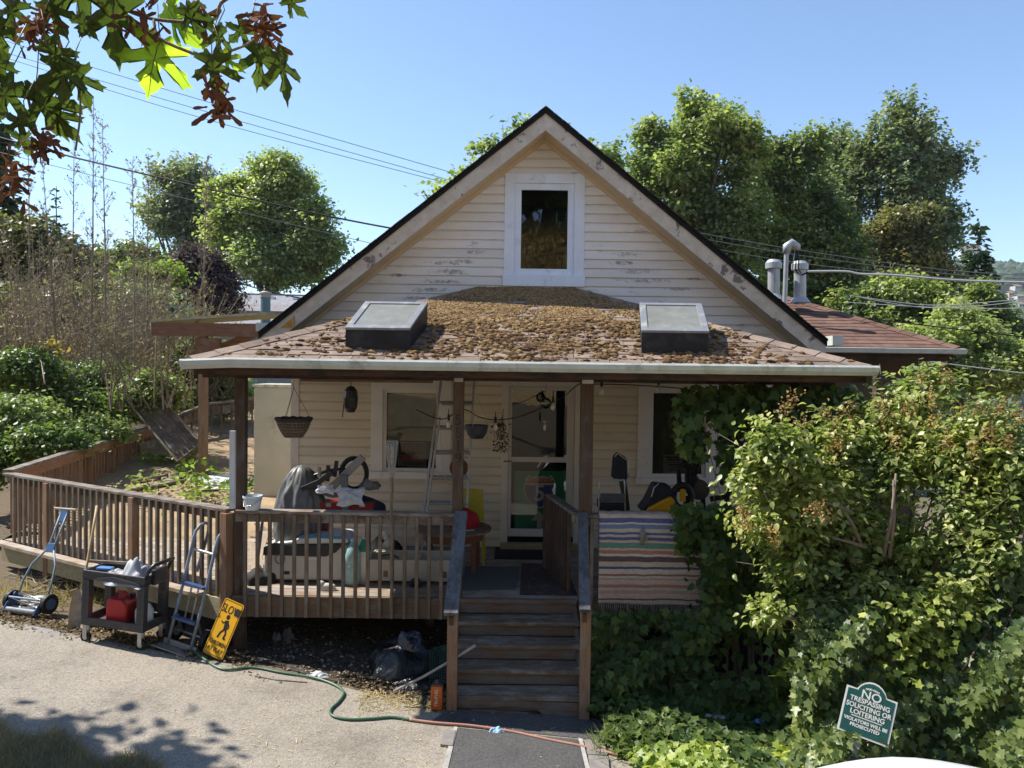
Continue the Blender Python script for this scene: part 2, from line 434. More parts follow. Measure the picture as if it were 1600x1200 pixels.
YW = 10.8
def siding_mat(name, c1, c2, mil, spots=()):
    mt, nt, bs = new_mat(name)
    geo = nt.nodes.new('ShaderNodeNewGeometry'); co = geo.outputs['Position']
    base = ramp(nt, noise(nt, mapping(nt, co, (.5, 1, 2.5)), 3, 6), [(.3, c1), (.7, c2)])
    # soot-like mildew smears that run along the boards
    m1 = noise(nt, mapping(nt, co, (1.0, 1, 5)), 2.6, 9, .72)
    m2 = noise(nt, mapping(nt, co, (1, 1, 1)), .8, 2)
    f = math_(nt, 'MULTIPLY', ramp(nt, m1, [(mil, (0, 0, 0)), (mil + .10, (1, 1, 1))]), ramp(nt, m2, [(.42, (0, 0, 0)), (.52, (1, 1, 1))]))
    col = mix(nt, math_(nt, 'MULTIPLY', f, .8), base, (.15, .14, .13))
    acc = None
    for sx0, sy0, hw, hh in spots:      # black mildew smears along single boards either side of the attic window
        e = P(sx0, sy0, YW); a_, c_ = hw * YW / FPX, hh * YW / FPX
        mp = nt.nodes.new('ShaderNodeMapping'); mp.inputs['Location'].default_value = (-e.x / a_, -e.y, -e.z / c_); mp.inputs['Scale'].default_value = (1 / a_, 1, 1 / c_)
        nt.links.new(co, mp.inputs['Vector'])
        ln_ = nt.nodes.new('ShaderNodeVectorMath'); ln_.operation = 'LENGTH'; nt.links.new(mp.outputs[0], ln_.inputs[0])
        near = ramp(nt, ln_.outputs['Value'], [(.3, (1, 1, 1)), (1.0, (0, 0, 0))])
        acc = near if acc is None else math_(nt, 'MAXIMUM', acc, near)
    if acc is not None:
        m3 = noise(nt, mapping(nt, co, (1.0, 1, 1.5)), 15, 9, .75)
        f3 = ramp(nt, math_(nt, 'ADD', m3, math_(nt, 'MULTIPLY', math_(nt, 'SUBTRACT', acc, 1.0), .30)), [(.40, (0, 0, 0)), (.60, (1, 1, 1))])
        col = mix(nt, math_(nt, 'MULTIPLY', f3, .8), col, (.13, .13, .125))
    sp = noise(nt, co, 40, 3)
    col = mix(nt, math_(nt, 'MULTIPLY', ramp(nt, sp, [(.62, (0, 0, 0)), (.72, (1, 1, 1))]), .25), col, (.3, .27, .22))
    oi = nt.nodes.new('ShaderNodeObjectInfo')
    col = mix(nt, 1.0, col, ramp(nt, oi.outputs['Random'], [(0, (.93, .93, .92)), (1, (1.04, 1.03, 1.02))]), 'MULTIPLY')
    nt.links.new(col, bs.inputs['Base Color']); bs.inputs['Roughness'].default_value = .5; bs.inputs['Specular IOR Level'].default_value = .35
    bump(nt, bs, noise(nt, mapping(nt, co, (.2, 1, 1)), 50, 3), .12, .004)
    return mt
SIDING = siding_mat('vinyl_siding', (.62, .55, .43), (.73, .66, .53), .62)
SIDINGW = siding_mat('skylit_siding', (.72, .705, .68), (.82, .81, .79), .585, ((742, 380, 18, 6), (742, 394, 22, 7), (725, 409, 34, 7), (700, 411, 60, 7), (705, 425, 62, 8), (690, 440, 58, 7), (672, 453, 60, 7), (645, 466, 44, 6), (975, 397, 34, 7), (975, 411, 40, 7), (1000, 425, 55, 7), (1010, 439, 62, 6), (1060, 452, 40, 5), (620, 430, 26, 6), (1085, 436, 26, 5)))  # same siding made whiter, the gable's sky light put into its colour
TRIMC = M('cream_trim', (.64, .59, .51), .5, .06, 4, dirt=(.3, .27, .22), dirt_amt=.05)
TRIMW = M('white_trim', (.72, .70, .67), .5, .06, 4, dirt=(.35, .32, .28), dirt_amt=.05)
SOFFIT = M('tan_soffit', (.62, .49, .32), .6, .08, 3, dirt=(.35, .27, .17), dirt_amt=.05)
def fascia_mat():
    mt, nt, bs = new_mat('peeling_fascia_paint')
    geo = nt.nodes.new('ShaderNodeNewGeometry'); co = geo.outputs['Position']
    base = ramp(nt, noise(nt, co, 6, 6), [(.3, (.47, .40, .31)), (.7, (.66, .60, .51))])
    n = noise(nt, mapping(nt, co, (.6, 1, .6)), 4.5, 10, .74)
    col = mix(nt, ramp(nt, n, [(.585, (0, 0, 0)), (.60, (1, 1, 1))]), base, (.17, .145, .125))
    n2 = noise(nt, co, 22, 8, .75)
    col = mix(nt, ramp(nt, n2, [(.63, (0, 0, 0)), (.645, (1, 1, 1))]), col, (.30, .26, .22))
    nt.links.new(col, bs.inputs['Base Color']); bs.inputs['Roughness'].default_value = .7
    bump(nt, bs, n, .4, .01); return mt
FASCIA = fascia_mat()
def shingle_mat(name, c1, c2):
    mt, nt, bs = new_mat(name)
    geo = nt.nodes.new('ShaderNodeNewGeometry'); oi = nt.nodes.new('ShaderNodeObjectInfo'); co = geo.outputs['Position']
    col = ramp(nt, oi.outputs['Random'], [(0, c1), (1, c2)])
    col = mix(nt, 1.0, col, ramp(nt, noise(nt, co, 5, 6), [(.3, (.72, .72, .74)), (.7, (1.2, 1.18, 1.15))]), 'MULTIPLY')
    g = noise(nt, co, 160, 2)
    col = mix(nt, 1.0, col, ramp(nt, g, [(.3, (.55, .55, .55)), (.65, (1.3, 1.3, 1.3))]), 'MULTIPLY')
    f = ramp(nt, noise(nt, co, 9, 8, .75), [(.60, (0, 0, 0)), (.72, (1, 1, 1))])
    col = mix(nt, math_(nt, 'MULTIPLY', f, .6), col, (.09, .07, .045))
    nt.links.new(col, bs.inputs['Base Color']); bs.inputs['Roughness'].default_value = .95; bs.inputs['Specular IOR Level'].default_value = .1
    bump(nt, bs, g, .5, .006); return mt
SHINGLE = shingle_mat('pinkish_brown_shingle', (.20, .15, .118), (.30, .232, .185))
SHINGLE2 = shingle_mat('reddish_brown_shingle', (.15, .088, .066), (.20, .122, .092))
SHINGLEG = shingle_mat('grey_shingle', (.24, .24, .25), (.30, .30, .315))
FELT = M('black_roof_edge', (.012, .011, .011), .9, .3, 10)
GUTTER = M('pale_green_white_gutter', (.55, .58, .53), .4, .1, 6, dirt=(.22, .24, .17), dirt_amt=.3)

# ---------------------------------------------------------------- terrain and ground
def terr(x, y):
    z = gz(x)
    if y > 18: z -= (min(y, 60) - 18) * .10 + max(0, min(y, 160) - 60) * .16
    if y > 160:
        k = min(1, max(0, (y - 420) / 520.0)); k = k * k * (3 - 2 * k)
        h = 40 + 105 / (1 + math.exp(-(x - 260) / 90.0))
        z += k * (h + 9 * math.sin(x * .013 + 1) + 6 * math.sin(x * .041)) + 12 * k * math.sin(y * .012)
    if y < 3:
        z += 1.75 * min(1, (3 - y) / 2.2)
    if y < -3.5:
        z += min(1, (-3.5 - y) / 11.0) * 8.0 + max(0, -14.5 - y) * .15 + .25 * math.sin(x * .7) * min(1, (-3.5 - y) / 4)
    return z
xs = [-900, -600, -400, -250, -150, -100, -70, -50, -35, -26, -20, -15, -12, -9, -6, -3, 0, 3, 5, 7, 10, 14, 20, 28, 40, 60, 90, 130, 180, 240, 300, 360, 420, 480, 540, 600, 660, 720, 800, 900, 1100, 1400]
ys = [-60, -40, -26, -20, -14.5, -12, -10, -8, -6, -4.7, -3.5, 0, .8, 1.9, 3, 6, 9, 12, 15, 18, 22, 28, 36, 46, 60, 80, 110, 160, 230, 320, 420, 470, 520, 570, 620, 670, 720, 770, 820, 870, 940, 1000, 1150, 1500]
def ground_mat():
    mt, nt, bs = new_mat('dry_ground')
    geo = nt.nodes.new('ShaderNodeNewGeometry'); co = geo.outputs['Position']
    sx = nt.nodes.new('ShaderNodeSeparateXYZ'); nt.links.new(co, sx.inputs[0])
    n = noise(nt, co, .6, 8, .7); n2 = noise(nt, co, 18, 6, .7)
    dirt = mix(nt, n2, (.07, .055, .04), (.22, .17, .115))
    straw = mix(nt, noise(nt, co, 14, 6, .75), (.20, .135, .06), (.56, .40, .20))
    grn = mix(nt, noise(nt, co, .05, 6, .7), (.035, .06, .025), (.09, .12, .045))
    bank = ramp(nt, math_(nt, 'ADD', sx.outputs[1], 4.0), [(0, (1, 1, 1)), (.01, (0, 0, 0))])
    far = ramp(nt, math_(nt, 'MULTIPLY', sx.outputs[1], .01), [(.2, (0, 0, 0)), (.5, (1, 1, 1))])
    col = mix(nt, bank, dirt, straw); col = mix(nt, far, col, grn)
    nt.links.new(col, bs.inputs['Base Color']); bs.inputs['Roughness'].default_value = .95; bs.inputs['Specular IOR Level'].default_value = .1
    bump(nt, bs, n2, .6, .03); return mt
b = B(); nx = len(xs)
b.v = [Vector((x, y, terr(x, y))) for y in ys for x in xs]
b.f = [(j * nx + i, j * nx + i + 1, (j + 1) * nx + i + 1, (j + 1) * nx + i) for j in range(len(ys) - 1) for i in range(nx - 1)]
GROUND = ground_mat()
b.build('ground', GROUND, smooth=False, kind='structure')

def asphalt(name, c, patch=True):
    mt, nt, bs = new_mat(name)
    geo = nt.nodes.new('ShaderNodeNewGeometry'); co = geo.outputs['Position']
    v = nt.nodes.new('ShaderNodeTexVoronoi'); v.inputs['Scale'].default_value = 85; nt.links.new(co, v.inputs['Vector'])
    col = ramp(nt, v.outputs['Color'], [(.1, sc3(c, .74)), (.5, c), (.9, sc3(c, 1.28))])
    n = noise(nt, co, 1.1, 8, .7)
    col = mix(nt, 1.0, col, ramp(nt, n, [(.3, (.66, .65, .64)), (.5, (1, 1, 1)), (.7, (1.16, 1.14, 1.10))]), 'MULTIPLY')
    st = ramp(nt, noise(nt, mapping(nt, co, (1, 2.2, 1)), 1.7, 9, .75), [(.64, (0, 0, 0)), (.70, (1, 1, 1))])
    col = mix(nt, math_(nt, 'MULTIPLY', st, .38), col, sc3(c, .4))
    if patch:      # faint blue chalk scribble
        e = G(92, 984); mp = mapping(nt, co, (1.6, 4.5, 1)); vm = nt.nodes.new('ShaderNodeVectorMath'); vm.operation = 'DISTANCE'; nt.links.new(mp, vm.inputs[0]); vm.inputs[1].default_value = (e.x * 1.6, e.y * 4.5, e.z)
        ck_ = math_(nt, 'MULTIPLY', ramp(nt, vm.outputs['Value'], [(.2, (1, 1, 1)), (.75, (0, 0, 0))]), ramp(nt, noise(nt, mapping(nt, co, (1, 3, 1)), 12, 4), [(.48, (0, 0, 0)), (.56, (1, 1, 1))]))
        col = mix(nt, math_(nt, 'MULTIPLY', ck_, .45), col, (.26, .33, .50))
    nd = ramp(nt, noise(nt, mapping(nt, co, (3, 1, 1)), 55, 3, .8), [(.66, (0, 0, 0)), (.70, (1, 1, 1))])
    col = mix(nt, math_(nt, 'MULTIPLY', nd, .5), col, (.42, .33, .22))
    nt.links.new(col, bs.inputs['Base Color']); bs.inputs['Roughness'].default_value = .92; bs.inputs['Specular IOR Level'].default_value = .15
    bump(nt, bs, v.outputs['Distance'], .35, .006); return mt
ASPH = asphalt('old_pale_asphalt', (.27, .238, .195))
ASPHD = asphalt('dark_asphalt', (.085, .082, .08), False)
def sheet(name, pix, dz, mat, kind='structure'):
    """flat patch that follows the sloping drive"""
    b = B(); pts = [G(*p) if len(p) == 2 else Vector(p) for p in pix]
    b.prism([Vector((p.x, p.y, gz(p.x) + dz)) for p in pts], (0, 0, -.05))
    return b.build(name, mat, kind=kind)
sheet('driveway', [(-9, 3.0, 0), (7, 3.0, 0), (7, 6.2, 0), (3.0, 6.5, 0), (1010, 1150), (915, 1120), (690, 1117), (560, 1080), (440, 1052), (310, 1030), (180, 1005), (0, 968), (-300, 915), (-9, 10.6, 0)], .006, ASPH)
sheet('dark_ramp_panel', [(716, 1140), (903, 1158), (922, 1240), (690, 1230)], .018, ASPHD)
sheet('soil', [(-3.6, 9.0, 0), (-3.3, 7.9 + .55, 0), (385, 1030), (470, 1052), (560, 1075), (690, 1108), (-.55, 10.7, 0), (-3.6, 10.7, 0)], .010, M('shade_dark_soil', (.055, .046, .036), .95, .3, 12, dirt=(.13, .10, .07), dirt_amt=.3, bmp=.6))  # soil coloured extra dark to hold the shade under the deck
EDG = M('concrete_edge', (.36, .34, .31), .9, .2, 12)
for k, q in enumerate(([(709, 1139), (715, 1139.5), (694, 1230), (684, 1230)], [(904, 1157), (910, 1158), (930, 1240), (923, 1240)])):
    o = sheet('panel_edge_strip', q, .024, EDG)
sheet('stair_shade_sheet', [(697, 1112), (905, 1122), (945, 1130), (960, 1162), (905, 1155), (716, 1136), (675, 1128)], .012, ASPHD)  # dark sheet standing in for the shadow at the foot of the steps
BRK = M('paver_grey', (.22, .20, .18), .9, .2, 10)
for q in ([(695, 1144), (712, 1146), (707, 1170), (688, 1168)], [(915, 1160), (945, 1162), (948, 1185), (918, 1183)], [(919, 1184), (950, 1187), (953, 1215), (922, 1213)]):
    o = sheet('paver', q, .03, BRK)

# ---------------------------------------------------------------- house
XA = P(853, 170, 10.35).x; ZA = P(853, 168, 10.35).z
YW, YR = 10.8, 10.35
XL, XR = XA - 3.5, XA + 3.5
SL = .80
DECK = .78
HAZE = .0002
house = thing('house', 'cream vinyl sided gabled house with mossy porch roof and dark rakes', 'house', (XA, 13, 0))
zt = lambda x: ZA - SL * abs(x - XA)
ZS = ZA - .32          # soffit underside at the apex
zs = lambda x: ZS - SL * abs(x - XA)
# openings in photo pixels -> world rectangles on the wall plane
def rect(x0, y0, x1, y1, D=YW):
    a = P(x0, (y0 + y1) / 2, D); c = P(x1, (y0 + y1) / 2, D); t = P((x0 + x1) / 2, y0, D); bt = P((x0 + x1) / 2, y1, D)
    return a.x, c.x, bt.z, t.z
WG = rect(788, 272, 913, 448); WLw = rect(580, 592, 705, 748); WRw = rect(996, 592, 1122, 757); DR = rect(783, 596, 911, 848)
holes = [WG, WLw, WRw, (DR[0], DR[1], DECK, DR[3])]

wall = B()
inner = [(h[0] + .06, h[1] - .06, h[2] + .06, h[3] - .06) for h in holes[1:]]
gx = sorted(set([XL, XR] + [v for h in inner for v in h[:2]])); ztop = 3.2
gzs = sorted(set([0, ztop] + [v for h in inner for v in h[2:]]))
for i in range(len(gx) - 1):
    for j in range(len(gzs) - 1):
        cx, cz = (gx[i] + gx[i + 1]) / 2, (gzs[j] + gzs[j + 1]) / 2
        if any(h[0] < cx < h[1] and h[2] < cz < h[3] for h in inner): continue
        wall.mm((gx[i], YW + .02, gzs[j]), (gx[i + 1], YW + .12, gzs[j + 1]))
g = (WG[0] + .06, WG[1] - .06, WG[2] + .06, WG[3] - .06)
zsl = lambda x: zs(x) + .1
def gp(*pts): wall.prism([(x, YW + .02, z) for x, z in pts], (0, .1, 0))
gp((XL, ztop), (XR, ztop), (XR, zsl(XR)), (XL, zsl(XL)))
gp((XL, zsl(XL)), (g[0], zsl(XL)), (g[0], zsl(g[0])))
gp((g[1], zsl(XR)), (XR, zsl(XR)), (g[1], zsl(g[1])))
gp((g[0], zsl(XL)), (g[1], zsl(XL)), (g[1], g[2]), (g[0], g[2]))
gp((g[0], g[3]), (g[1], g[3]), (g[1], zsl(g[1])), (XA, zsl(XA)), (g[0], zsl(g[0])))
wall.mm((XL, YW + .12, 0), (XL + .1, 19, zsl(XL))); wall.mm((XR - .1, YW + .12, 0), (XR, 19, zsl(XR)))
wall.prism([(XL, 18.9, 0), (XR, 18.9, 0), (XR, 18.9, zsl(XR)), (XA, 18.9, zsl(XA)), (XL, 18.9, zsl(XL))], (0, .1, 0))
FW = wall.build('front_wall', TRIMC, house)
B().mm((XL + .02, YW - .02, -.4), (XR - .02, YW + .015, DECK - .045)).build('added_dark_foundation', M('underdeck_shade', (.05, .045, .04), .9, .2, 3), house)  # added in near black to deepen the shade below the deck

def clap(xl0, xl1, xr0, xr1, z0, z1):
    """one vinyl course: xl0/xr0 at the bottom edge, xl1/xr1 at the top"""
    b = B(); yb, ym, yt = YW - .022, YW - .014, YW + .004; zm = z1 - .03
    k = (zm - z0) / (z1 - z0); xlm = xl0 + (xl1 - xl0) * k; xrm = xr0 + (xr1 - xr0) * k
    vs = [(xl0, YW + .018, z0), (xr0, YW + .018, z0), (xl0, yb, z0), (xr0, yb, z0), (xlm, ym, zm), (xrm, ym, zm), (xl1, yt, z1), (xr1, yt, z1), (xl1, YW + .018, z1), (xr1, YW + .018, z1)]
    b.add(vs, [(0, 1, 3, 2), (2, 3, 5, 4), (4, 5, 7, 6), (6, 7, 9, 8), (0, 2, 4, 6, 8), (1, 9, 7, 5, 3), (0, 8, 9, 1)])
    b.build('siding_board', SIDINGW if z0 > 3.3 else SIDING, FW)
EXPO = .127
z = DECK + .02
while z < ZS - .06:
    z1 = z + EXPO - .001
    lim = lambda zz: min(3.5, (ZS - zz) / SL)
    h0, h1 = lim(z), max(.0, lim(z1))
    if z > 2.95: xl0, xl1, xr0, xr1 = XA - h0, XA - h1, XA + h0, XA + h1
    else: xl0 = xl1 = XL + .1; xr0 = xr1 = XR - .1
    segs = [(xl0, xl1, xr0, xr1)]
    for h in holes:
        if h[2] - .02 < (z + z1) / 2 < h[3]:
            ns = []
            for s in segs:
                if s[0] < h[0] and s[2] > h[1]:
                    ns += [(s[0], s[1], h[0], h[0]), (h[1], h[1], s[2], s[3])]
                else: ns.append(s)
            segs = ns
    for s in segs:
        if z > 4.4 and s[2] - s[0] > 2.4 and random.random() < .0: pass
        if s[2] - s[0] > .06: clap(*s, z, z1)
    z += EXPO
for x in (XL + .05, XR - .05):
    B().mm((x - .055, YW - .03, 0), (x + .055, YW + .018, 3.1)).build('corner_trim', TRIMC, house)

def window(h, label, tw, sash, mat, sillh=.1, glass_in=.05, blind=None):
    x0, x1, z0, z1 = h; y = YW - .03
    fr = B()
    fr.mm((x0, y, z0 + sillh), (x0 + tw, YW + .015, z1)); fr.mm((x1 - tw, y, z0 + sillh), (x1, YW + .015, z1))
    fr.mm((x0 + tw, y + .001, z1 - tw * .9), (x1 - tw, YW + .015, z1))
    win = fr.build('window', mat, house, bevel=.004, label=label)
    B().mm((x0 - .015, y - .025, z0), (x1 + .015, YW + .015, z0 + sillh)).build('sill', mat, win, bevel=.004)
    a0, a1, c0, c1 = x0 + tw, x1 - tw, z0 + sillh, z1 - tw * .9
    f = B(); yy = YW + .0
    f.mm((a0, yy, c0), (a0 + sash, yy + .05, c1)); f.mm((a1 - sash, yy, c0), (a1, yy + .05, c1))
    f.mm((a0 + sash, yy + .001, c0), (a1 - sash, yy + .05, c0 + sash)); f.mm((a0 + sash, yy + .001, c1 - sash), (a1 - sash, yy + .05, c1))
    f.build('sash', WHITE if mat is WHITE else mat, win, bevel=.003)
    B().mm((a0 + sash, yy + .025, c0 + sash), (a1 - sash, yy + .029, c1 - sash)).build('pane', GLASS, win)
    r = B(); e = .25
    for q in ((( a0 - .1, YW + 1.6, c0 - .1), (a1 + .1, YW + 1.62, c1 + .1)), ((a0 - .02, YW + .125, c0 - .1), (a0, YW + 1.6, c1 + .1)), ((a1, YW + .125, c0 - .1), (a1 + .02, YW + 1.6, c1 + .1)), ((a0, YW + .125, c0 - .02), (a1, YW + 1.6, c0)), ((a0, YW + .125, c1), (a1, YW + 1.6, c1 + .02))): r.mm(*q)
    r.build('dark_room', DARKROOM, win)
    return win, (a0 + sash, a1 - sash, c0 + sash, c1 - sash)
win_g, _ = window(WG, 'white upper gable window', .145, .09, WHITE, sillh=.16)
win_l, gl = window(WLw, 'porch window with lowered blind', .165, .05, TRIMW, sillh=.10)
win_r, gr_ = window(WRw, 'right porch window half covered by ivy', .17, .05, TRIMW, sillh=.10)
BLIND = M('grey_green_blind', (.52, .52, .43), .7, .15, 6)
b = B(); zz = gl[3] - .03
while zz > gl[2] + (gl[3] - gl[2]) * .36:
    b.box(((gl[0] + gl[1]) / 2, YW + .065, zz), (gl[1] - gl[0] - .01, .024, .003), (R(62), 0, 0)); zz -= .022
b.build('blind_slats', BLIND, win_l, kind='stuff')
CURT = M('grey_curtain', (.20, .21, .18), .8, .3, 3)
b = B(); n = 40
for k in range(n):
    xx = gr_[0] + (gr_[1] - gr_[0]) * k / n
    b.mm((xx, YW + .09 + .015 * math.sin(k * 1.3), gr_[2]), (xx + (gr_[1] - gr_[0]) / n + .003, YW + .10 + .015 * math.sin(k * 1.3), gr_[3]))
b.build('curtain', CURT, win_r)

# door ------------------------------------------------------------------------
fr = B(); x0, x1, z0, z1 = DR
jl, jr = P(794, 720, YW).x, P(897, 720, YW).x; dt = P(845, 604, YW).z
fr.mm((x0, YW - .035, DECK), (jl, YW + .02, z1)); fr.mm((jr, YW - .035, DECK), (x1, YW + .02, z1)); fr.mm((jl, YW - .034, dt), (jr, YW + .02, z1))
dfr = fr.build('door_frame', TRIMC, house, bevel=.004)
B().mm((x0, YW - .12, DECK + .0), (x1, YW - .036, DECK + .09)).build('threshold', M('yellowish_threshold', (.34, .27, .13), .6, .15, 6), dfr, bevel=.005)
d0, d1 = P(799, 720, YW).x, P(885, 720, YW).x
zg1, zm1, zm0, zg0, zb = P(842, 610, YW).z, P(842, 714, YW).z, P(842, 722, YW).z, P(842, 826, YW).z, P(842, 838, YW).z
DOORP = M('beige_storm_door', (.55, .52, .47), .45, .06, 5)
db = B(); y0, y1 = YW - .02, YW + .015
db.mm((jl + .004, y0, zb), (d0, y1, dt - .004)); db.mm((d1, y0, zb), (jr - .004, y1, dt - .004))
db.mm((d0, y0 + .001, zg1), (d1, y1, dt - .004)); db.mm((d0, y0 + .001, zm0), (d1, y1, zm1)); db.mm((d0, y0 + .001, zb), (d1, y1, zg0))
door = db.build('storm_door', DOORP, house, bevel=.003)
B().mm((d0, YW - .004, zm1), (d1, YW, zg1)).build('upper_pane', GLASS, door)
B().mm((d0, YW - .004, zg0), (d1, YW, zm0)).build('lower_pane', GLASS, door)
hp = P(788, 720, YW)
b = B(); b.mm((hp.x - .022, YW - .034, hp.z - .1), (hp.x + .022, YW - .02, hp.z + .11)); b.tube([(hp.x, YW - .03, hp.z + .0), (hp.x, YW - .075, hp.z), (hp.x + .11, YW - .08, hp.z + .005)], .011, 8)
b.build('handle', M('brass_handle', (.35, .26, .12), .4, .2, 20, metal=.7), door)
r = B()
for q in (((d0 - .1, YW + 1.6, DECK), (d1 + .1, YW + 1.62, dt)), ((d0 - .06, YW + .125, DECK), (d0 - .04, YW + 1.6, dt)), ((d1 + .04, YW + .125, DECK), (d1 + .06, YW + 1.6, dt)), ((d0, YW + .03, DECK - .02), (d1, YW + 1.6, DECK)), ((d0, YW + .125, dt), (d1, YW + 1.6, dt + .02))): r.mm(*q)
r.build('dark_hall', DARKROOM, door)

# main roof -------------------------------------------------------------------
HW = 3.82
r = B()
for s in (-1, 1):
    xe = XA + s * HW
    r.prism([(XA, YR - .03, ZA), (xe, YR - .03, zt(xe)), (xe, YR - .03, zt(xe) - .075), (XA, YR - .03, ZA - .075)], (0, 9.2, 0))
RF = r.build('main_roof', FELT, house)
# ragged shingle ends along the two rakes
for s in (-1, 1):
    b = B()
    for k in range(34):
        a = XA + s * HW * (k + .02) / 34; c = XA + s * HW * (k + .98) / 34; e = random.uniform(.0, .022)
        b.prism([(a, YR - .045 - e, zt(a) + .012), (c, YR - .045 - e, zt(c) + .012), (c, YR - .045 - e, zt(c) - .01), (a, YR - .045 - e, zt(a) - .01)], (0, .3, 0))
    b.build('rake_shingle_edge', FELT, RF)
for s in (-1, 1):
    xe = XA + s * (HW - .01)
    q = lambda x, dz: (x, YR, zt(x) + dz)
    B().prism([q(XA, -.077), q(xe, -.077), q(xe, -.30), q(XA, -.30)], (0, .035, 0)).build('fascia_board', FASCIA, RF)
    q = lambda x, dz: (x, YR + .036, zt(x) + dz)
    B().prism([q(XA, -.265), q(xe, -.265), q(xe, -.29), q(XA, -.29)], (0, YW - YR - .02, 0)).build('soffit', SOFFIT, RF)
    xw = XA + s * 3.49
    q = lambda x, dz: (x, YW - .045, zs(x) + dz)
    B().prism([q(XA, .03), q(xw, .03), q(xw, -.03), q(XA, -.03)], (0, .04, 0)).build('frieze_strip', SOFFIT, RF)
p = P(438, 512, YR - .01); q = P(460, 490, YR - .01)
B().prism([(p.x, YR - .012, p.z), (q.x, YR - .012, p.z - .0), (q.x, YR - .012, q.z - .03)], (0, .01, 0)).build('bare_wood_patch', M('bare_orange_wood', (.50, .27, .06), .7, .3, 12), RF)
p = P(412, 508, YR)
B().mm((p.x - .10, YR - .02, p.z - .08), (p.x + .06, YR + 3, p.z + .03)).build('side_gutter', GUTTER, RF)
p = P(1306, 528, YR)
B().mm((p.x - .05, YR - .02, p.z - .1), (p.x + .1, YR + 1.2, p.z + .03)).build('side_gutter', GUTTER, RF)

# porch roof ------------------------------------------------------------------
YE = 7.95; EL = P(300, 556, YE).x; ER = P(1357, 572, YE).x; ZE = 3.37 + .02
ZTOP = P(830, 452, YW - .03).z; RUN = YW - .03 - YE
th = math.atan2(ZTOP - ZE, RUN); Ls = math.hypot(RUN, ZTOP - ZE)
sx_, sn = Vector((0, math.cos(th), math.sin(th))), Vector((0, -math.sin(th), math.cos(th)))
def RP(u, s, n=0): return Vector((u, YE, ZE)) + sx_ * s + sn * n
hipl = lambda s: EL + s * math.cos(th) * 1.0
hipr = lambda s: ER - s * math.cos(th) * 1.0
b = B()
A, Bq, C_, D_ = RP(EL, 0), RP(ER, 0), RP(hipr(Ls), Ls), RP(hipl(Ls), Ls)
wl, wr = Vector((EL, YW - .03, ZE)), Vector((ER, YW - .03, ZE))
top = [A, Bq, C_, D_, wl, wr]; dn = Vector((0, 0, -.05))
b.add([v for v in top] + [v + dn for v in top], [(0, 1, 2, 3), (1, 5, 2), (0, 3, 4), (6, 7, 8, 9), (7, 11, 8), (6, 9, 10), (0, 6, 7, 1), (1, 7, 11, 5), (0, 4, 10, 6), (2, 5, 11, 8), (3, 2, 8, 9), (4, 3, 9, 10)])
PR = b.build('porch_roof', FELT, house)
EXS = .150; TW = .335
def tab_mesh():
    b = B(); t0, t1 = .012, .003
    w2 = TW / 2 - .004; l = EXS + .03
    vs = [(-w2, 0, t1 + .006), (w2, 0, t1 + .006), (w2, l, 0), (-w2, l, 0)]
    vs = [Vector((x, y * math.cos(th), y * math.sin(th))) + sn * n for x, y, n in vs]
    up = sn * .008
    b.add(vs + [v + up for v in vs], [(0, 3, 2, 1), (4, 5, 6, 7), (0, 1, 5, 4), (1, 2, 6, 5), (2, 3, 7, 6), (3, 0, 4, 7)])
    me = bpy.data.meshes.new('shingle'); me.from_pydata(b.v, [], b.f); me.materials.append(SHINGLE); return me
TAB = tab_mesh()
def tabs(row, s):
    s1 = s + EXS + .03
    l0, r0 = hipl(s), hipr(s)
    u = l0 + ((row * .5) % 1) * TW * .98 - TW + random.uniform(-.01, .01)
    while u < r0:
        a, c = u, u + TW; u += TW
        if a > hipl(s1) + .01 and c < hipr(s1) - .01:
            o = link('shingle', TAB, RP((a + c) / 2, s, .003 + random.uniform(0, .004)), PR)
            o.rotation_euler = (random.uniform(-.012, .012), random.uniform(-.006, .006), random.uniform(-.012, .012))
        else:
            a2, c2 = max(a + .004, l0), min(c - .004, r0)
            at, ct = max(a + .004, hipl(s1)), min(c - .004, hipr(s1))
            if c2 - a2 < .03: continue
            poly = [RP(a2, s, .010), RP(c2, s, .010), RP(max(ct, a2 + .002), s1, .001), RP(min(at, max(ct, a2 + .002) - .001), s1, .001)]
            B().prism(poly, sn * .008).build('shingle', SHINGLE, PR)
row = 0; s = -.03
while s < Ls - .04:
    tabs(row, s); row += 1; s += EXS
# hip caps
for hx, sgn in ((hipl, 1), (hipr, -1)):
    s = -.02
    while s < Ls - .15:
        a, c = RP(hx(s), s, .03), RP(hx(s + .24), s + .24, .02)
        d = (c - a).normalized()
        side = Vector((sgn, 0, 0)); fw = (side - d * side.dot(d)).normalized()
        n = fw.cross(d); n = n if n.z > 0 else -n
        b = B(); w1 = .15
        oth = (fw * -w1 * .8 + Vector((0, 0, -.07)))
        b.prism([a, a + fw * w1 - n * .014, c + fw * w1 - n * .014, c], n * .008); b.prism([a, c, c + oth, a + oth], n * .008)
        b.build('hip_cap', SHINGLE, PR); s += .2
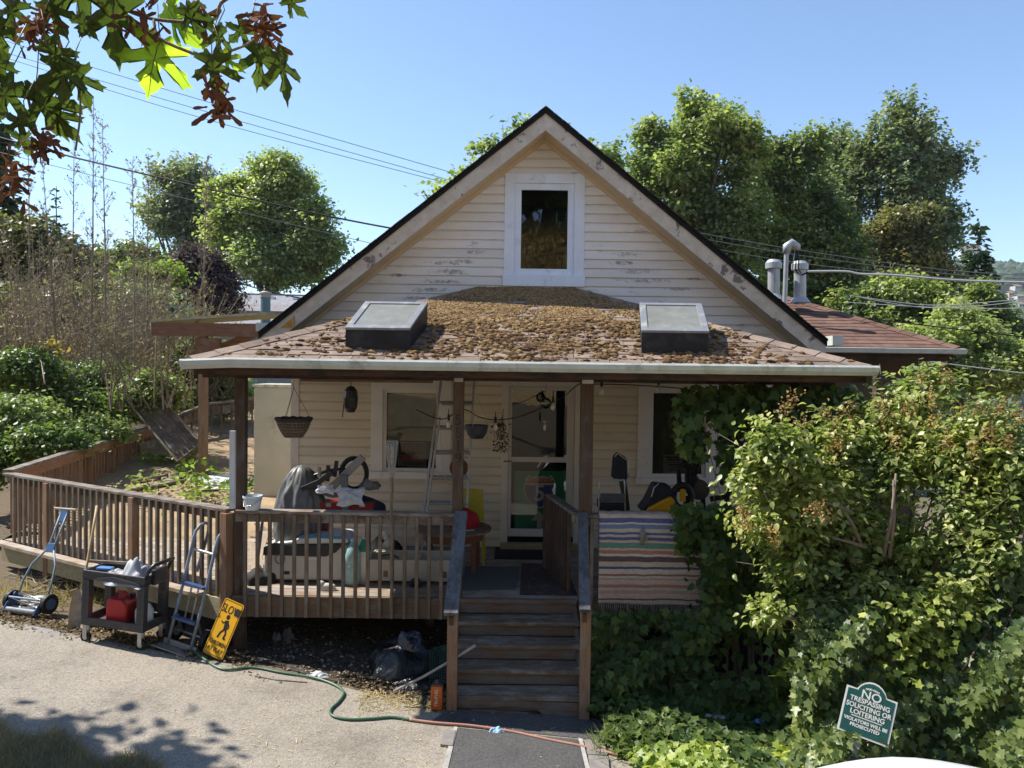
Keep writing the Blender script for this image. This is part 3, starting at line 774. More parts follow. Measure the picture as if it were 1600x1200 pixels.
# gutter, beam, soffit
GL, GR = P(281, 563, YE - .1).x, P(1373, 578, YE - .1).x
prof = [(-.02, .02), (-.11, .02), (-.125, .0), (-.115, -.045), (-.08, -.085), (-.01, -.085), (-.01, -.075), (-.075, -.075), (-.105, -.04), (-.113, 0), (-.105, .012), (-.02, .012)]
b = B(); kx = 14
rings = []
for i in range(kx + 1):
    x = GL + (GR - GL) * i / kx
    sag = .012 * math.sin(i * 1.1) * 0 - .006 * math.sin(i / kx * math.pi) + (-.025 if i == 0 else 0)
    rings.append([Vector((x, YE + .0 + y, ZE + .0 + z + sag)) for y, z in prof])
n = len(prof); b.v = [v for r_ in rings for v in r_]
for i in range(kx):
    for j in range(n - 1): b.f.append((i * n + j, i * n + j + 1, (i + 1) * n + j + 1, (i + 1) * n + j))
b.f.append(tuple(range(n))); b.f.append(tuple(kx * n + j for j in range(n)))
GUT = b.build('gutter', GUTTER, PR)
B().prism([(GL, YE - .02, ZE - .07), (GL, YE - .125, ZE - .02), (GL + .0, YE + .9, ZE - .02), (GL, YE + .9, ZE - .10)], (.03, 0, 0)).build('broken_gutter_return', GUTTER, PR)
YP = 8.5
PBZ = P(800, 596, YP).z
b = B(); b.mm((P(318, 590, YP).x, YP - .045, PBZ), (ER - .12, YP + .045, PBZ + .17)); BEAM = b.build('porch_beam', WOOD_BEAM, house, bevel=.006)
B().mm((EL + .02, YE + .0, ZE - .16), (ER - .02, YE + .03, ZE - .05)).build('porch_fascia', WOOD_BEAM, PR)
for k in range(12):
    x = EL + .3 + k * (ER - EL - .6) / 11
    b = B(); b.beam((x, YE + .04, ZE - .11), (x, YW - .03, ZE - .11), .045, .10); b.build('rafter', WOOD_BEAM, PR)
B().mm((EL + .05, YE + .03, ZE - .055), (ER - .05, YW - .03, ZE - .052)).build('porch_ceiling', M('porch_ceiling_board', (.12, .08, .055), .8, .2, 4), PR)
B().mm((P(470, 600, YP).x, YP - .05, PBZ - .03), (P(676, 600, YP).x, YP + .03, PBZ - .002)).build('beam_cleat', WOOD_RIM, BEAM)
for k, (xc, wpx) in enumerate(((376.5, 17), (716, 16.5), (916, 20))):
    a, c = P(xc - wpx / 2, 700, YP).x, P(xc + wpx / 2, 700, YP).x
    z0 = gz(a) - .05 if k == 0 else DECK
    B().mm((a, YP - .05, z0), (c, YP + .05, PBZ)).build('porch_post', WOOD_POST, house, bevel=.006)
    if k: B().mm((a + .01, YP - .055, PBZ - .012), (c - .01, YP - .046, PBZ + .03)).build('metal_strap', STEEL, BEAM)
B().mm((P(1366, 600, 9.2).x, 9.15, 0), (P(1380, 600, 9.2).x, 9.25, ZE - .06)).build('porch_post', WOOD_POST, house, bevel=.006)
# house number on the middle post
NUM = M('dark_number_paint', (.03, .025, .022), .5, .1, 8)
for ch, y in (('5', 657), ('5', 677), ('1', 697), ('9', 717)):
    p = P(716, y, YP - .053); text(ch, .165, NUM, house, face_mtx(p), name='house_number', ext=.002)
B().lathe([(.0, 0), (.125, .0), (.125, .02), (0, .02)], 24).build('x', WOOD_TABLE).name = 'round_plaque'
pl = bpy.data.objects['round_plaque']; tag(pl, 'round brown wooden plaque hung behind the numbered porch post', 'plaque')
place(pl, P(717, 731, YW - .6), (R(90), 0, 0))

# skylights -------------------------------------------------------------------
SKF = M('skylight_frame', (.20, .205, .225), .6, .08, 8, dirt=(.4, .42, .35), dirt_amt=.3)
SKG = M('dirty_skylight_glass', (.19, .192, .17), .5, .15, 5, dirt=(.27, .265, .23), dirt_amt=.5, spec=.3)
CURB = M('black_flashing', (.012, .012, .014), .55, .3, 6, dirt=(.05, .05, .05), dirt_amt=.3)
for tl, tr, bl, br, gap in (((572, 471), (668, 473), (540, 512), (640, 513), 33), ((1000, 473), (1095, 475), (1003, 516), (1107, 518), 33)):
    Db, Dt = 8.22, 9.05
    hgt = gap * Db / FPX
    pbl, pbr = P(*bl, Db), P(*br, Db); ptl, ptr = P(*tl, Dt), P(*tr, Dt)
    ptl.z = ptr.z = (ptl.z + ptr.z) / 2; pbl.z = pbr.z = (pbl.z + pbr.z) / 2
    zr = lambda p: ZE + (p.y - YE) * math.tan(th)
    bot = [Vector((p.x, p.y, zr(p) - .03)) for p in (pbl, pbr, ptr, ptl)]
    topp = [p + Vector((0, 0, -.02)) for p in (pbl, pbr, ptr, ptl)]
    b = B(); b.add(bot + topp, [(0, 1, 2, 3), (4, 5, 6, 7), (0, 1, 5, 4), (1, 2, 6, 5), (2, 3, 7, 6), (3, 0, 4, 7)])
    sk = b.build('skylight', CURB, PR)
    n = (topp[1] - topp[0]).cross(topp[3] - topp[0]).normalized()
    def bl_(u, v, h=0): return topp[0].lerp(topp[1], u).lerp(topp[3].lerp(topp[2], u), v) + n * h
    f = B()
    for u0, u1, v0, v1 in ((0, 1, 0, .1), (0, 1, .92, 1), (0, .09, .1, .92), (.91, 1, .1, .92)):
        f.prism([bl_(u0 - (u0 == 0) * .01, v0 - (v0 == 0) * .01), bl_(u1 + (u1 == 1) * .01, v0 - (v0 == 0) * .01), bl_(u1 + (u1 == 1) * .01, v1), bl_(u0 - (u0 == 0) * .01, v1)], n * .028)
    f.build('skylight_frame', SKF, sk, bevel=.004)
    B().prism([bl_(.09, .1), bl_(.91, .1), bl_(.91, .92), bl_(.09, .92)], n * .016).build('skylight_glass', SKG, sk)
    # wide metal flashing skirt lies on the shingles above the box

# moss ------------------------------------------------------------------------
def moss_mat():
    mt, nt, bs = new_mat('dry_moss')
    geo = nt.nodes.new('ShaderNodeNewGeometry'); co = geo.outputs['Position']
    sx = nt.nodes.new('ShaderNodeSeparateXYZ'); nt.links.new(co, sx.inputs[0])
    a = ramp(nt, geo.outputs['Random Per Island'], [(0, (.075, .045, .026)), (.5, (.155, .093, .05)), (1, (.25, .16, .08))])
    g = ramp(nt, geo.outputs['Random Per Island'], [(0, (.16, .10, .05)), (.5, (.33, .215, .10)), (1, (.46, .34, .18))])
    f = ramp(nt, noise(nt, co, 1.6, 5, .7), [(.42, (0, 0, 0)), (.60, (1, 1, 1))])
    up = ramp(nt, math_(nt, 'MULTIPLY', math_(nt, 'SUBTRACT', sx.outputs[1], 8.2), .4), [(.2, (0, 0, 0)), (.55, (1, 1, 1))])
    f2 = math_(nt, 'ADD', math_(nt, 'MULTIPLY', f, .3), math_(nt, 'MULTIPLY', up, .55))
    col = mix(nt, f2, a, g)
    nt.links.new(col, bs.inputs['Base Color']); bs.inputs['Roughness'].default_value = 1; bs.inputs['Specular IOR Level'].default_value = .05
    bump(nt, bs, noise(nt, co, 90, 4), .8, .02); return mt
MOSS = moss_mat()
mb = B()
bm = bmesh.new(); bmesh.ops.create_icosphere(bm, subdivisions=1, radius=1)
icv = np.array([v.co[:] for v in bm.verts]); icf = [tuple(v.index for v in f.verts) for f in bm.faces]; bm.free()
from mathutils import noise as mnoise
mc, ms = [], []
tries = 0
while len(mc) < 26000 and tries < 900000:
    tries += 1
    s = random.uniform(.02, Ls); u = random.uniform(hipl(s), hipr(s))
    f = s / Ls; uc = (u - (EL + ER) / 2) / 2.6
    cov = max(0, (f - .36) * 3.2) + .34 * math.exp(-uc * uc * 1.8) * (1 if f > .1 else .5) + .07
    nz = mnoise.noise(Vector((u * 1.3, s * 2.0, 0))) * .5 + mnoise.noise(Vector((u * 5, s * 6, 3))) * .35
    nz += mnoise.noise(Vector((u * 2.6, s * 3.2, 8))) * .5
    cov = cov * math.exp(-max(0, abs(uc + .05) - .55) ** 2 * 5) * max(0, 1 + nz * 2.6)
    if u > 1.75: cov = max(cov, (.5 + nz) * .55 * math.exp(-((u - 2.1) / .55) ** 2))
    if u > 1.55 and s < .35 : cov = max(cov, .5 * math.exp(-((u - 2.0) / .6) ** 2))
    if random.random() < cov * .7:
        small = f > .5
        mc.append(RP(u, s, .016)); ms.append(random.uniform(.007, .021) if small else random.choice((random.uniform(.006, .014), random.uniform(.008, .018), random.uniform(.014, .028), random.uniform(.022, .042))))
mc = np.array(mc); ms = np.array(ms); nm = len(mc)
V = icv[None] * (ms[:, None, None] * np.array([1.35, 1.2, .9])) * rng.uniform(.65, 1.3, (nm, len(icv), 1)) + mc[:, None, :]
me = bpy.data.meshes.new('moss'); kk = len(icv)
me.from_pydata([tuple(v) for v in V.reshape(-1, 3)], [], [tuple(i + kk * j for i in f) for j in range(nm) for f in icf]); me.materials.append(MOSS)
link('moss', me, Vector((0, 0, 0)), PR, kind='stuff')

# right rear wing -------------------------------------------------------------
YV = 11.9
e0, e1 = P(1296, 540, YV), P(1500, 547, YV); e0.z = e1.z = (e0.z + e1.z) / 2
wap = P(1232, 466, YV + 2.5)
lf = Vector((wap.x - 1.5, wap.y, wap.z)); e0.x = wap.x - 1.9
b = B(); dn = Vector((0, 0, -.06))
bk = Vector((e1.x, YV + 5, e1.z))
vs = [e0, e1, wap, lf, bk]
b.add(vs + [v + dn for v in vs], [(0, 1, 2, 3), (1, 4, 2), (5, 8, 7, 6), (6, 7, 9), (0, 5, 6, 1), (1, 6, 9, 4), (0, 3, 8, 5), (2, 4, 9, 7), (3, 2, 7, 8)])
WR_ = b.build('wing_roof', SHINGLE2, house)
wv = (wap - Vector((wap.x, YV, e0.z))); wl_ = wv.length; wd = wv.normalized(); wn = Vector((1, 0, 0)).cross(wd)
k = 0; s = -.02
while s < wl_ - .1:
    f = s / wl_; f1 = (s + .19) / wl_
    rx = e1.x + (wap.x - e1.x) * max(f, 0); rx1 = e1.x + (wap.x - e1.x) * min(f1, 1)
    u = 3.8 + (k % 2) * .3 - random.uniform(0, .08)
    while u < rx:
        c = min(u + .6, rx)
        a0 = Vector((u + .004, YV, e0.z)) + wd * s + wn * .010; a1 = Vector((c - .004, YV, e0.z)) + wd * s + wn * .010
        a3 = Vector((u + .004, YV, e0.z)) + wd * (s + .19) + wn * .001; a2 = Vector((max(min(c - .004, rx1), u + .01), YV, e0.z)) + wd * (s + .19) + wn * .001
        if c - u > .05: B().prism([a0, a1, a2, a3], wn * .01).build('shingle', SHINGLE2, WR_)
        u += .6
    s += .165; k += 1
d = (wap - e1); s = 0
for k in range(14):
    a, c = e1 + d * (k / 14) + Vector((0, 0, .03)), e1 + d * ((k + 1.15) / 14) + Vector((0, 0, .022))
    dd = (c - a).normalized(); fw = Vector((-1, 0, 0)); fw = (fw - dd * fw.dot(dd)).normalized(); n = dd.cross(fw); n = n if n.z > 0 else -n
    B().prism([a, a + fw * .17 - n * .01, c + fw * .17 - n * .01, c], n * .01).build('hip_cap', SHINGLE2, WR_)
b = B(); b.prism([(3.9, YV - .01, e0.z - .0), (3.9, YV - .12, e0.z - .01), (3.9, YV - .10, e0.z - .08), (3.9, YV - .01, e0.z - .09)], (e1.x + .05 - 3.9, 0, 0)); b.build('wing_gutter', GUTTER, WR_)
B().mm((3.9, YV + .02, e0.z - .2), (e1.x - .1, YV + .06, e0.z - .06)).build('wing_fascia', WOOD_BEAM, WR_)
B().mm((4.02, YV + .55, 0), (e1.x - .35, YV + 4.8, e0.z - .08)).build('wing_wall', M('brown_wing_wall', (.10, .07, .05), .8, .2, 4), house)
# chimney vents and the electrical mast
GALV = M('galvanised_pipe', (.40, .42, .42), .45, .15, 8, metal=.35)
for x, yt, yb in ((1209, 408, 470), (1250, 410, 475)):
    D = 13.6; a, c = P(x, yb, D), P(x, yt, D); k = D / FPX
    b = B(); b.cyl(a, c, 9 * k, 16)
    v = b.build('flue_pipe', GALV, house, smooth=False)
    b = B(); b.lathe([(9.5 * k, -.14), (12.5 * k, -.13), (12.5 * k, -.03), (9 * k, .02), (0.01, .035)], 18, c); b.build('flue_cap', GALV, v)
    b = B(); b.lathe([(16 * k, 0), (10 * k, .09), (9.4 * k, .1)], 18, a + Vector((0, 0, .02))); b.build('flue_flashing', GALV, v)
D = 12.9; k = D / FPX
b = B(); b.cyl(P(1226, 474, D), P(1229, 392, D), 3.6 * k, 12)
mast = b.build('service_mast', GALV, house)
b = B(); b.tube([P(1229, 396, D), P(1230, 385, D), P(1237, 380, D), P(1245, 385, D), P(1247, 391, D)], [5.5 * k, 7 * k, 7 * k, 6 * k, 4 * k], 10); b.build('weatherhead', GALV, mast, smooth=True)
for i, off in enumerate((0, 4, 8)):
    b = B(); b.tube([P(1243, 388, D), P(1240 + off, 405, D), P(1238 + off * 1.2, 421, D), P(1246 + off, 430, D), P(1262, 424 + off * .3, D)], .9 * k, 6); b.build('drop_cable', BLACK if i else STEEL, mast, smooth=True)
# ---------------------------------------------------------------- deck, rails, steps, fences
deck = thing('deck', 'weathered wooden porch deck with picket railings wrapping the house front', 'deck', (-1.5, 9, 0))
RTOP = P(560, 797, YP).z
# front boards
yb = YP - .03
XD0, XD1 = P(383, 930, YP).x - .12, 3.75
while yb < YW - .03:
    w_ = .138
    b = B(); b.mm((XD0, yb, DECK - .035 + random.uniform(0, .003)), (XD1, min(yb + w_ - .006, YW - .001), DECK)); b.build('deck_board', WOOD_DECK, deck)
    yb += w_
# side deck: runs back along the angled rail
A0 = P(360, 797, YP); A1 = P(12, 738, 10.97)
A0 = Vector((A0.x, YP, 0)); A1 = Vector((A1.x, 10.97, 0))
ad = (A1 - A0).normalized(); an = Vector((-ad.y, ad.x, 0)); an = an if an.y > 0 else -an
L_ = (A1 - A0).length
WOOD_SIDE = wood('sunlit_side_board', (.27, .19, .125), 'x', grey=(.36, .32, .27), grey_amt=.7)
k = 0
while k < 26:
    o = k * .142
    s0 = .0 + o * .35; s1 = L_ - o * .12
    p = A0 + an * (o + .02) + ad * s0; q = A0 + an * (o + .02) + ad * s1
    p.z = q.z = DECK - .02
    # stop at the house
    B().beam(p, q, .134, .036).build('deck_board', WOOD_SIDE, deck); k += 1
# rim joists
B().mm((XD0, YP - .075, P(560, 965, YP).z + .02), (P(700, 950, YP).x, YP - .035, DECK - .004)).build('rim_joist', WOOD_RIM, deck)
B().mm((.76, YP - .075, .5), (XD1, YP - .035, DECK - .004)).build('rim_joist', WOOD_RIM, deck)
p, q = A0 + ad * .05 - an * .06, A1 - ad * .0 - an * .06
p.z = q.z = DECK - .17; B().beam(p, q, .05, .25).build('rim_beam', WOOD_LICHEN, deck)
p = p - an * .09; q = q - an * .09; p.z = q.z = DECK - .02; B().beam(p + ad * .25, q, .13, .04).build('edge_board', WOOD_SIDE, deck)
for k in range(8):
    s = L_ * (.06 + .125 * k); p = A0 + ad * s + an * .3; q = p + an * 2.4; p.z = q.z = DECK - .14
    B().beam(p, q, .045, .19).build('joist', WOOD_RIM, deck)
for x in (-2.2, -1.0, 1.6, 2.8):
    B().mm((x - .05, 9.6, 0), (x + .05, 9.7, DECK - .04)).build('support_post', WOOD_POST, deck)

def railing(name, label, p, q, zt0, zt1, pickets, zb0, zb1, mat_b, mat_r, cap_w=.14, side=-1, sub=True, pw=.036, pd=.036, thick=.035, posts=()):
    """one straight run of railing: cap, sub-rail, pickets, posts (all parts of the deck)"""
    d = (q - p).normalized(); nrm = Vector((d.y, -d.x, 0)); nrm = nrm if nrm.y < 0 else -nrm
    a = Vector((p.x, p.y, zt0 - thick / 2)); c = Vector((q.x, q.y, zt1 - thick / 2))
    rl = B().beam(a, c, cap_w, thick).build(name, mat_r, deck, bevel=.005, label=label)
    dz = Vector((0, 0, -thick / 2 - .048))
    B().beam(a + dz + nrm * .02, c + dz + nrm * .02, .035, .092).build('sub_rail', mat_r, rl)
    for t in pickets:
        e = p + d * t; f = t / (q - p).length
        top = zt0 + (zt1 - zt0) * f - thick - .004; bot = zb0 + (zb1 - zb0) * f
        x = e + nrm * (.02 + .018 + pd / 2 + .001)
        B().beam(Vector((x.x, x.y, bot + random.uniform(-.006, .006))), Vector((x.x, x.y, top)), pw, pd, up=d).build('baluster', mat_b, rl)
    for t, zb, zt_, w_ in posts:
        e = p + d * t + nrm * .045
        B().beam(Vector((e.x, e.y, zb)), Vector((e.x, e.y, zt_)), w_, w_, up=d).build('rail_post', WOOD_ORANGE, rl, bevel=.004)
    return rl
# front run (pixels of each picket)
pf0, pf1 = Vector((P(372, 797, YP).x, YP - .04, 0)), Vector((P(724, 800, YP).x, YP - .04, 0))
zb_ = P(540, 965, YP - .1).z
pk = [P(383 + 19.15 * k, 880, YP - .1).x - pf0.x for k in range(18)]
railing('front_railing', 'front railing left of the steps', pf0, pf1, RTOP, RTOP - .012, pk, zb_, zb_, WOOD_BAL, WOOD_RAIL)
# side run: picket spacing constant along the run
pk = [.14 + .136 * k for k in range(int((L_ - .2) / .136))]
def at_px(x):     # distance along the run seen at pixel column x
    lo, hi = 0, L_ * 1.2
    tgt = x
    for _ in range(50):
        mid_ = (lo + hi) / 2; e = A0 + ad * mid_
        if 800 + e.x / e.y * 1200 > tgt: lo = mid_
        else: hi = mid_
    return lo
tp = [at_px(x) for x in (361, 214, 80)]
pk = [t for t in pk if min(abs(t - u) for u in tp) > .085]
railing('side_railing', 'side railing facing the driveway', A0, A1, RTOP, RTOP, pk, DECK - .02, DECK - .04, WOOD_BAL, WOOD_RAIL,
        posts=((tp[0], .42, RTOP - .04, .11), (tp[1], DECK - .3, RTOP - .04, .095), (tp[2], DECK - .42, RTOP - .04, .10)))
# right run under the rug
pr0, pr1 = Vector((.74, YP - .04, 0)), Vector((3.7, YP - .04, 0))
railing('right_railing', 'front railing right of the steps under the rug', pr0, pr1, RTOP, RTOP, [.16 + .136 * k for k in range(21)], zb_, zb_, WOOD_BAL, WOOD_RAIL)
# landing rail beside the door path
pl0, pl1 = Vector((.745, YP + .05, 0)), Vector((.49, 9.78, 0))
railing('landing_railing', 'short dark railing between steps and door', pl0, pl1, RTOP, RTOP, [.1 + .125 * k for k in range(10)], DECK + .0, DECK + .0, WOOD_POST, WOOD_RAIL, cap_w=.1)

# steps -------------------------------------------------------------------
steps = thing('porch_steps', 'rotting wooden porch steps with peeling grey handrails', 'steps', (.07, 8, 0))
XS0, XS1 = -.585, .745
RISE, RUNS = .156, .258
for k in range(5):
    yf = YP - .078 - RUNS * k; zt_ = DECK - RISE * k
    # riser below the nosing at yf
    sag = .008 * k
    B().mm((XS0, yf, zt_ - RISE + .002), (XS1, yf + .03, zt_ - .045)).build('riser', WOOD_STEP, steps, bevel=.004)
    if k < 4:
        yf2 = YP - .078 - RUNS * (k + 1); z2 = zt_ - RISE
        for j in range(2):
            b = B(); b.mm((XS0 - .01, yf2 - .03 + j * .142, z2 - .042), (XS1 + .01, yf2 - .03 + j * .142 + .136, z2))
            o = b.build('tread', WOOD_TREAD, steps, bevel=.006)
            o.rotation_euler = (random.uniform(-.02, .01), random.uniform(-.008, .008), 0)
B().mm((XS0 - .02, YP - .1, DECK - .043), (XS1, YP - .034, DECK + .004)).build('nosing', WOOD_STEP, steps, bevel=.006)
yl = YP - .078 - RUNS * 4
# broken bottom boards
b = B(); b.prism([(XS0 - .02, yl - .035, .125), (XS1 + .03, yl - .035, .10), (XS1 + .03, yl - .035, -.03), (.35, yl - .035, -.02), (.28, yl - .035, .035), (.05, yl - .035, .06), (-.25, yl - .035, .045), (XS0 - .02, yl - .035, .05)], (0, .03, 0))
b.build('splintered_board', WOOD_STEP, steps, bevel=.003)
b = B(); b.beam((-.35, yl - .05, .02), (.2, yl - .06, -.0), .03, .03); b.build('splintered_board', WOOD_STEP, steps)
for x in (XS0 + .02, XS1 - .02):
    B().prism([(x - .02, YP - .08, DECK - .06), (x - .02, YP - .08, DECK - .34), (x - .02, yl + .25, -.03), (x - .02, yl, -.03), (x - .02, yl, .1)], (.04, 0, 0)).build('stringer', WOOD_STEP, steps)
for (xb, xt, yb0, ytp, x0r, x1r, lab) in ((706, 706, 1112, 955, -.535, -.60, 'left'), (912.5, 912.5, 1124, 950, .80, .695, 'right')):
    Dp = 7.345
    a = P(xb, yb0, Dp); c = P(xt, ytp, Dp)
    B().mm((a.x - .05, Dp - .045, gz(a.x) - .02), (a.x + .05, Dp + .045, c.z - .0)).build('newel_post', WOOD_ORANGE, steps, bevel=.005)
    top = Vector((P(721 if lab == 'left' else 911, 800, YP - .09).x, YP - .09, RTOP + .01)); bot = Vector((c.x + .0, Dp - .10, c.z - .0))
    B().beam(top, bot, .135 if lab == 'left' else .105, .045).build('handrail', WOOD_GREYZ, steps, bevel=.005)
    dn = Vector((0, .03, -.085)); B().beam(top + dn, bot + dn, .04, .1).build('rail_support', WOOD_POST, steps)

# yard at the left behind the deck ------------------------------------------
YARD = M('dry_dirt_yard', (.30, .215, .13), .95, .3, 3, dirt=(.20, .16, .09), dirt_amt=.5, bmp=.5)
b = B()
gx_ = [-9 + .25 * i for i in range(24)]; gy_ = [8.6 + .3 * j for j in range(48)]
idx = {}
for j, y in enumerate(gy_):
    for i, x in enumerate(gx_):
        z = DECK - .05 + max(0, y - 10.8) * .135 + .04 * mnoise.noise(Vector((x * 1.2, y * 1.2, 0))) * (1 if y > 11 else .2)
        # only behind the angled rail line
        idx[(i, j)] = len(b.v); b.v.append(Vector((x, y, z)))
def inside(x, y): return (Vector((x, y, 0)) - A0).dot(an) > .45 and x < -3.1 and (y > 11 or x < -3.2) and x > -7.3 - .15 * (y - 11)
for j in range(len(gy_) - 1):
    for i in range(len(gx_) - 1):
        if inside(gx_[i] + .12, gy_[j] + .15): b.f.append((idx[i, j], idx[i + 1, j], idx[i + 1, j + 1], idx[i, j + 1]))
b.build('yard', YARD, kind='structure')
yz = lambda y: DECK - .05 + max(0, y - 10.8) * .135
# land outside the fence rises to carry the thicket
b = B()
gx2 = [-45, -30, -22, -16, -12, -9.8, -8.6, -7.7]; gy2 = [8.0, 9.5, 11, 14, 18, 24, 32, 40, 60]
b.v = [Vector((x - .1 * (y - 10), y, (-.0 if x > -8 and y < 11 else .35) + max(0, y - 9) * .075 + .15 * math.sin(x + y) )) for y in gy2 for x in gx2]
b.f = [(j * 8 + i, j * 8 + i + 1, (j + 1) * 8 + i + 1, (j + 1) * 8 + i) for j in range(8) for i in range(7)]
b.build('slope', GROUND, kind='structure')
sl = lambda x, y: .35 + max(0, y - 9) * .075

# fence on the left: tall cap rail with pickets
fence = thing('picket_fence', 'brown picket fence with wide rail running back along the left yard', 'fence', (-7.4, 13, 1))
F0 = P(12, 738, 10.97); F1 = P(238, 668, 16.6)
fd = Vector((F1.x - F0.x, F1.y - F0.y, 0)); fl = fd.length; fd.normalize()
b = B(); b.beam(F0 + Vector((0, 0, .02)), F1 + Vector((0, 0, .02)), .14, .035); b.build('cap_rail', WOOD_RAIL, fence)
off = Vector((fd.y, -fd.x, 0)) * .05
B().beam(F0 + off + Vector((0, 0, -.075)), F1 + off + Vector((0, 0, -.075)), .04, .15).build('face_board', WOOD_ORANGEY, fence)
k = 0; t = .12
while t < fl - .05:
    e = F0.lerp(F1, t / fl)
    zb2 = yz(e.y) + .06
    post = k % 11 == 5
    B().beam(Vector((e.x, e.y, zb2 - (.1 if post else 0))), Vector((e.x, e.y, e.z)), .09 if post else .04, .09 if post else .036, up=fd).build('fence_post' if post else 'picket', WOOD_ORANGE, fence)
    k += 1; t += .128
B().beam(Vector((F1.x, F1.y, yz(16) + .12)) + off - fd * .9, Vector((F1.x, F1.y, yz(16) + .12)) + off, .05, .22).build('kick_board', WOOD_OLD, fence)
fence2 = thing('picket_fence', 'dark shaded picket fence across the back of the yard behind the brown post', 'fence', (-5.8, 17, 1.5))
G0, G1, G2 = P(262, 655, 16.9), P(322, 632, 17.6), P(402, 622, 17.9)
for a, c in ((G0, G1), (G1, G2)):
    B().beam(a, c, .14, .05).build('cap_rail', WOOD_OLD, fence2)
    dz = Vector((0, 0, -.16)); B().beam(a + dz, c + dz, .05, .2).build('face_board', WOOD_OLD, fence2)
    n = int((c - a).length / .2)
    for i in range(n):
        e = a.lerp(c, (i + .5) / n); B().beam(Vector((e.x, e.y, yz(e.y) - .1)), e, .05, .04, up=(c - a).normalized()).build('picket', WOOD_OLD, fence2)
# lean-to roof on posts behind the house corner
DL = 14.3
lean = thing('lean_to_roof', 'flat mossy lean-to roof on a brown timber beam beside the house', 'lean-to', (-5.5, DL, 1))
a, c = P(236, 510, DL), P(415, 500, DL); b = B()
b.prism([a + Vector((0, 0, .08)), c + Vector((0, 0, .10)), c + Vector((0, 2.6, .22)), a + Vector((.0, 2.6, .20))], (0, 0, .05)); b.build('roof_deck', M('mossy_flat_roof', (.34, .30, .21), .95, .3, 9, dirt=(.40, .36, .14), dirt_amt=.6, bmp=.6), lean)
B().mm((a.x, DL, P(300, 525, DL).z), (c.x, DL + .06, a.z + .075)).build('beam', WOOD_ORANGEX, lean, bevel=.005)
q = P(318, 528, DL + .05); B().mm((q.x - .16, DL + .05, q.z - .36), (q.x + .28, DL + .2, q.z)).build('bracket', WOOD_ORANGEX, lean)
b0 = P(313, 732, DL); B().mm((b0.x - .07, DL + .06, b0.z - .25), (b0.x + .07, DL + .2, a.z - .05)).build('post', WOOD_ORANGE, lean, bevel=.006)
q0, q1 = P(337, 528, DL), P(410, 512, DL); B().beam(P(345, 545, DL + .3), P(412, 515, DL + .3), .06, .16).build('brace', WOOD_ORANGEX, lean)
# utility closet on the side wall
CR = M('cream_closet_paint', (.42, .39, .30), .6, .08, 3, dirt=(.22, .20, .14), dirt_amt=.2)
DC = 13.2
a, c = P(397, 605, DC), P(459, 782, DC)
cl = thing('utility_closet', 'tall cream utility closet with mildewed top against the house side', 'closet', (a.x, DC, .9))
B().mm((a.x, DC, c.z - .04), (XL - .0, DC + 1.0, a.z)).build('closet_body', CR, cl, bevel=.012)
B().mm((a.x - .02, DC - .02, a.z + .001), (XL, DC + 1.0, a.z + .05)).build('closet_top', M('mildewed_cap', (.55, .52, .42), .7, .2, 14, dirt=(.12, .12, .08), dirt_amt=.6), cl)
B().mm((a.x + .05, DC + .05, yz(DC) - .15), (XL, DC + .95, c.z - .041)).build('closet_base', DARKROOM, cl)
# neighbour's grey roof
D = 34
nb = thing('neighbour_house', 'low neighbouring house with a plain grey shingle roof behind the thicket', 'house', P(380, 540, D))
a0, a1 = P(290, 462, D + 4), P(490, 467, D + 4); c0, c1 = P(286, 510, D), P(500, 512, D)
b = B(); b.prism([c0, c1, a1, a0], (0, 0, .12)); rf = b.build('roof', SHINGLEG, nb)
b = B(); b.mm((c0.x + .4, D + .5, c0.z - 3), (c1.x - .4, D + 8, c0.z - .05)); b.build('wall', M('grey_neighbour_wall', (.4, .39, .37), .8, .1, 2), nb)
b = B(); b.prism([a0 + Vector((0, .02, .1)), a1 + Vector((0, .02, .1)), a1 + Vector((0, 5, -1)), a0 + Vector((0, 5, -1))], (0, 0, .1)); b.build('roof', SHINGLEG, nb)
B().prism([P(330, 477, D + 2.6), P(460, 479, D + 2.6), P(460, 490, D + 1.4), P(330, 488, D + 1.4)], (0, -.03, .1)).build('roof_patch', shingle_mat('warm_grey_shingle', (.25, .235, .24), (.29, .27, .275)), rf)
for x in (360, 426, 462):
    e = P(x, 466, D + 3.6); B().box(e, (.22, .3, .14)).build('roof_vent', WHITE, rf)
D2 = 24
b = B(); p0 = P(415, 500, D2); b.cyl(p0 + Vector((0, 0, -1.2)), P(415, 461, D2), .15, 14)
pipe = b.build('vent_pipe', M('blue_green_pipe', (.13, .20, .21), .5, .1, 5), rf)
b = B(); b.lathe([(.17, -.12), (.17, -.02), (.19, 0), (.18, .04), (.08, .09), (.01, .1)], 16, P(415, 459, D2)); b.build('pipe_cap', M('tan_pipe_cap', (.40, .36, .27), .5, .1, 5), pipe)
# ---------------------------------------------------------------- things along the driveway
BLUE = M('blue_paint', (.04, .095, .22), .4, .2, 12, spec=.5, dirt=(.16, .12, .09), dirt_amt=.25)
BLUEL = M('worn_light_blue_paint', (.19, .255, .33), .5, .25, 9, spec=.4, dirt=(.25, .22, .2), dirt_amt=.5)
RED = M('red_plastic', (.42, .012, .015), .4, .1, 6, spec=.5)
YEL = M('yellow_sign_face', (.68, .35, .008), .4, .06, 6, dirt=(.5, .3, .05), dirt_amt=.05)
INK = M('black_print', (.012, .012, .012), .5, .05, 8)
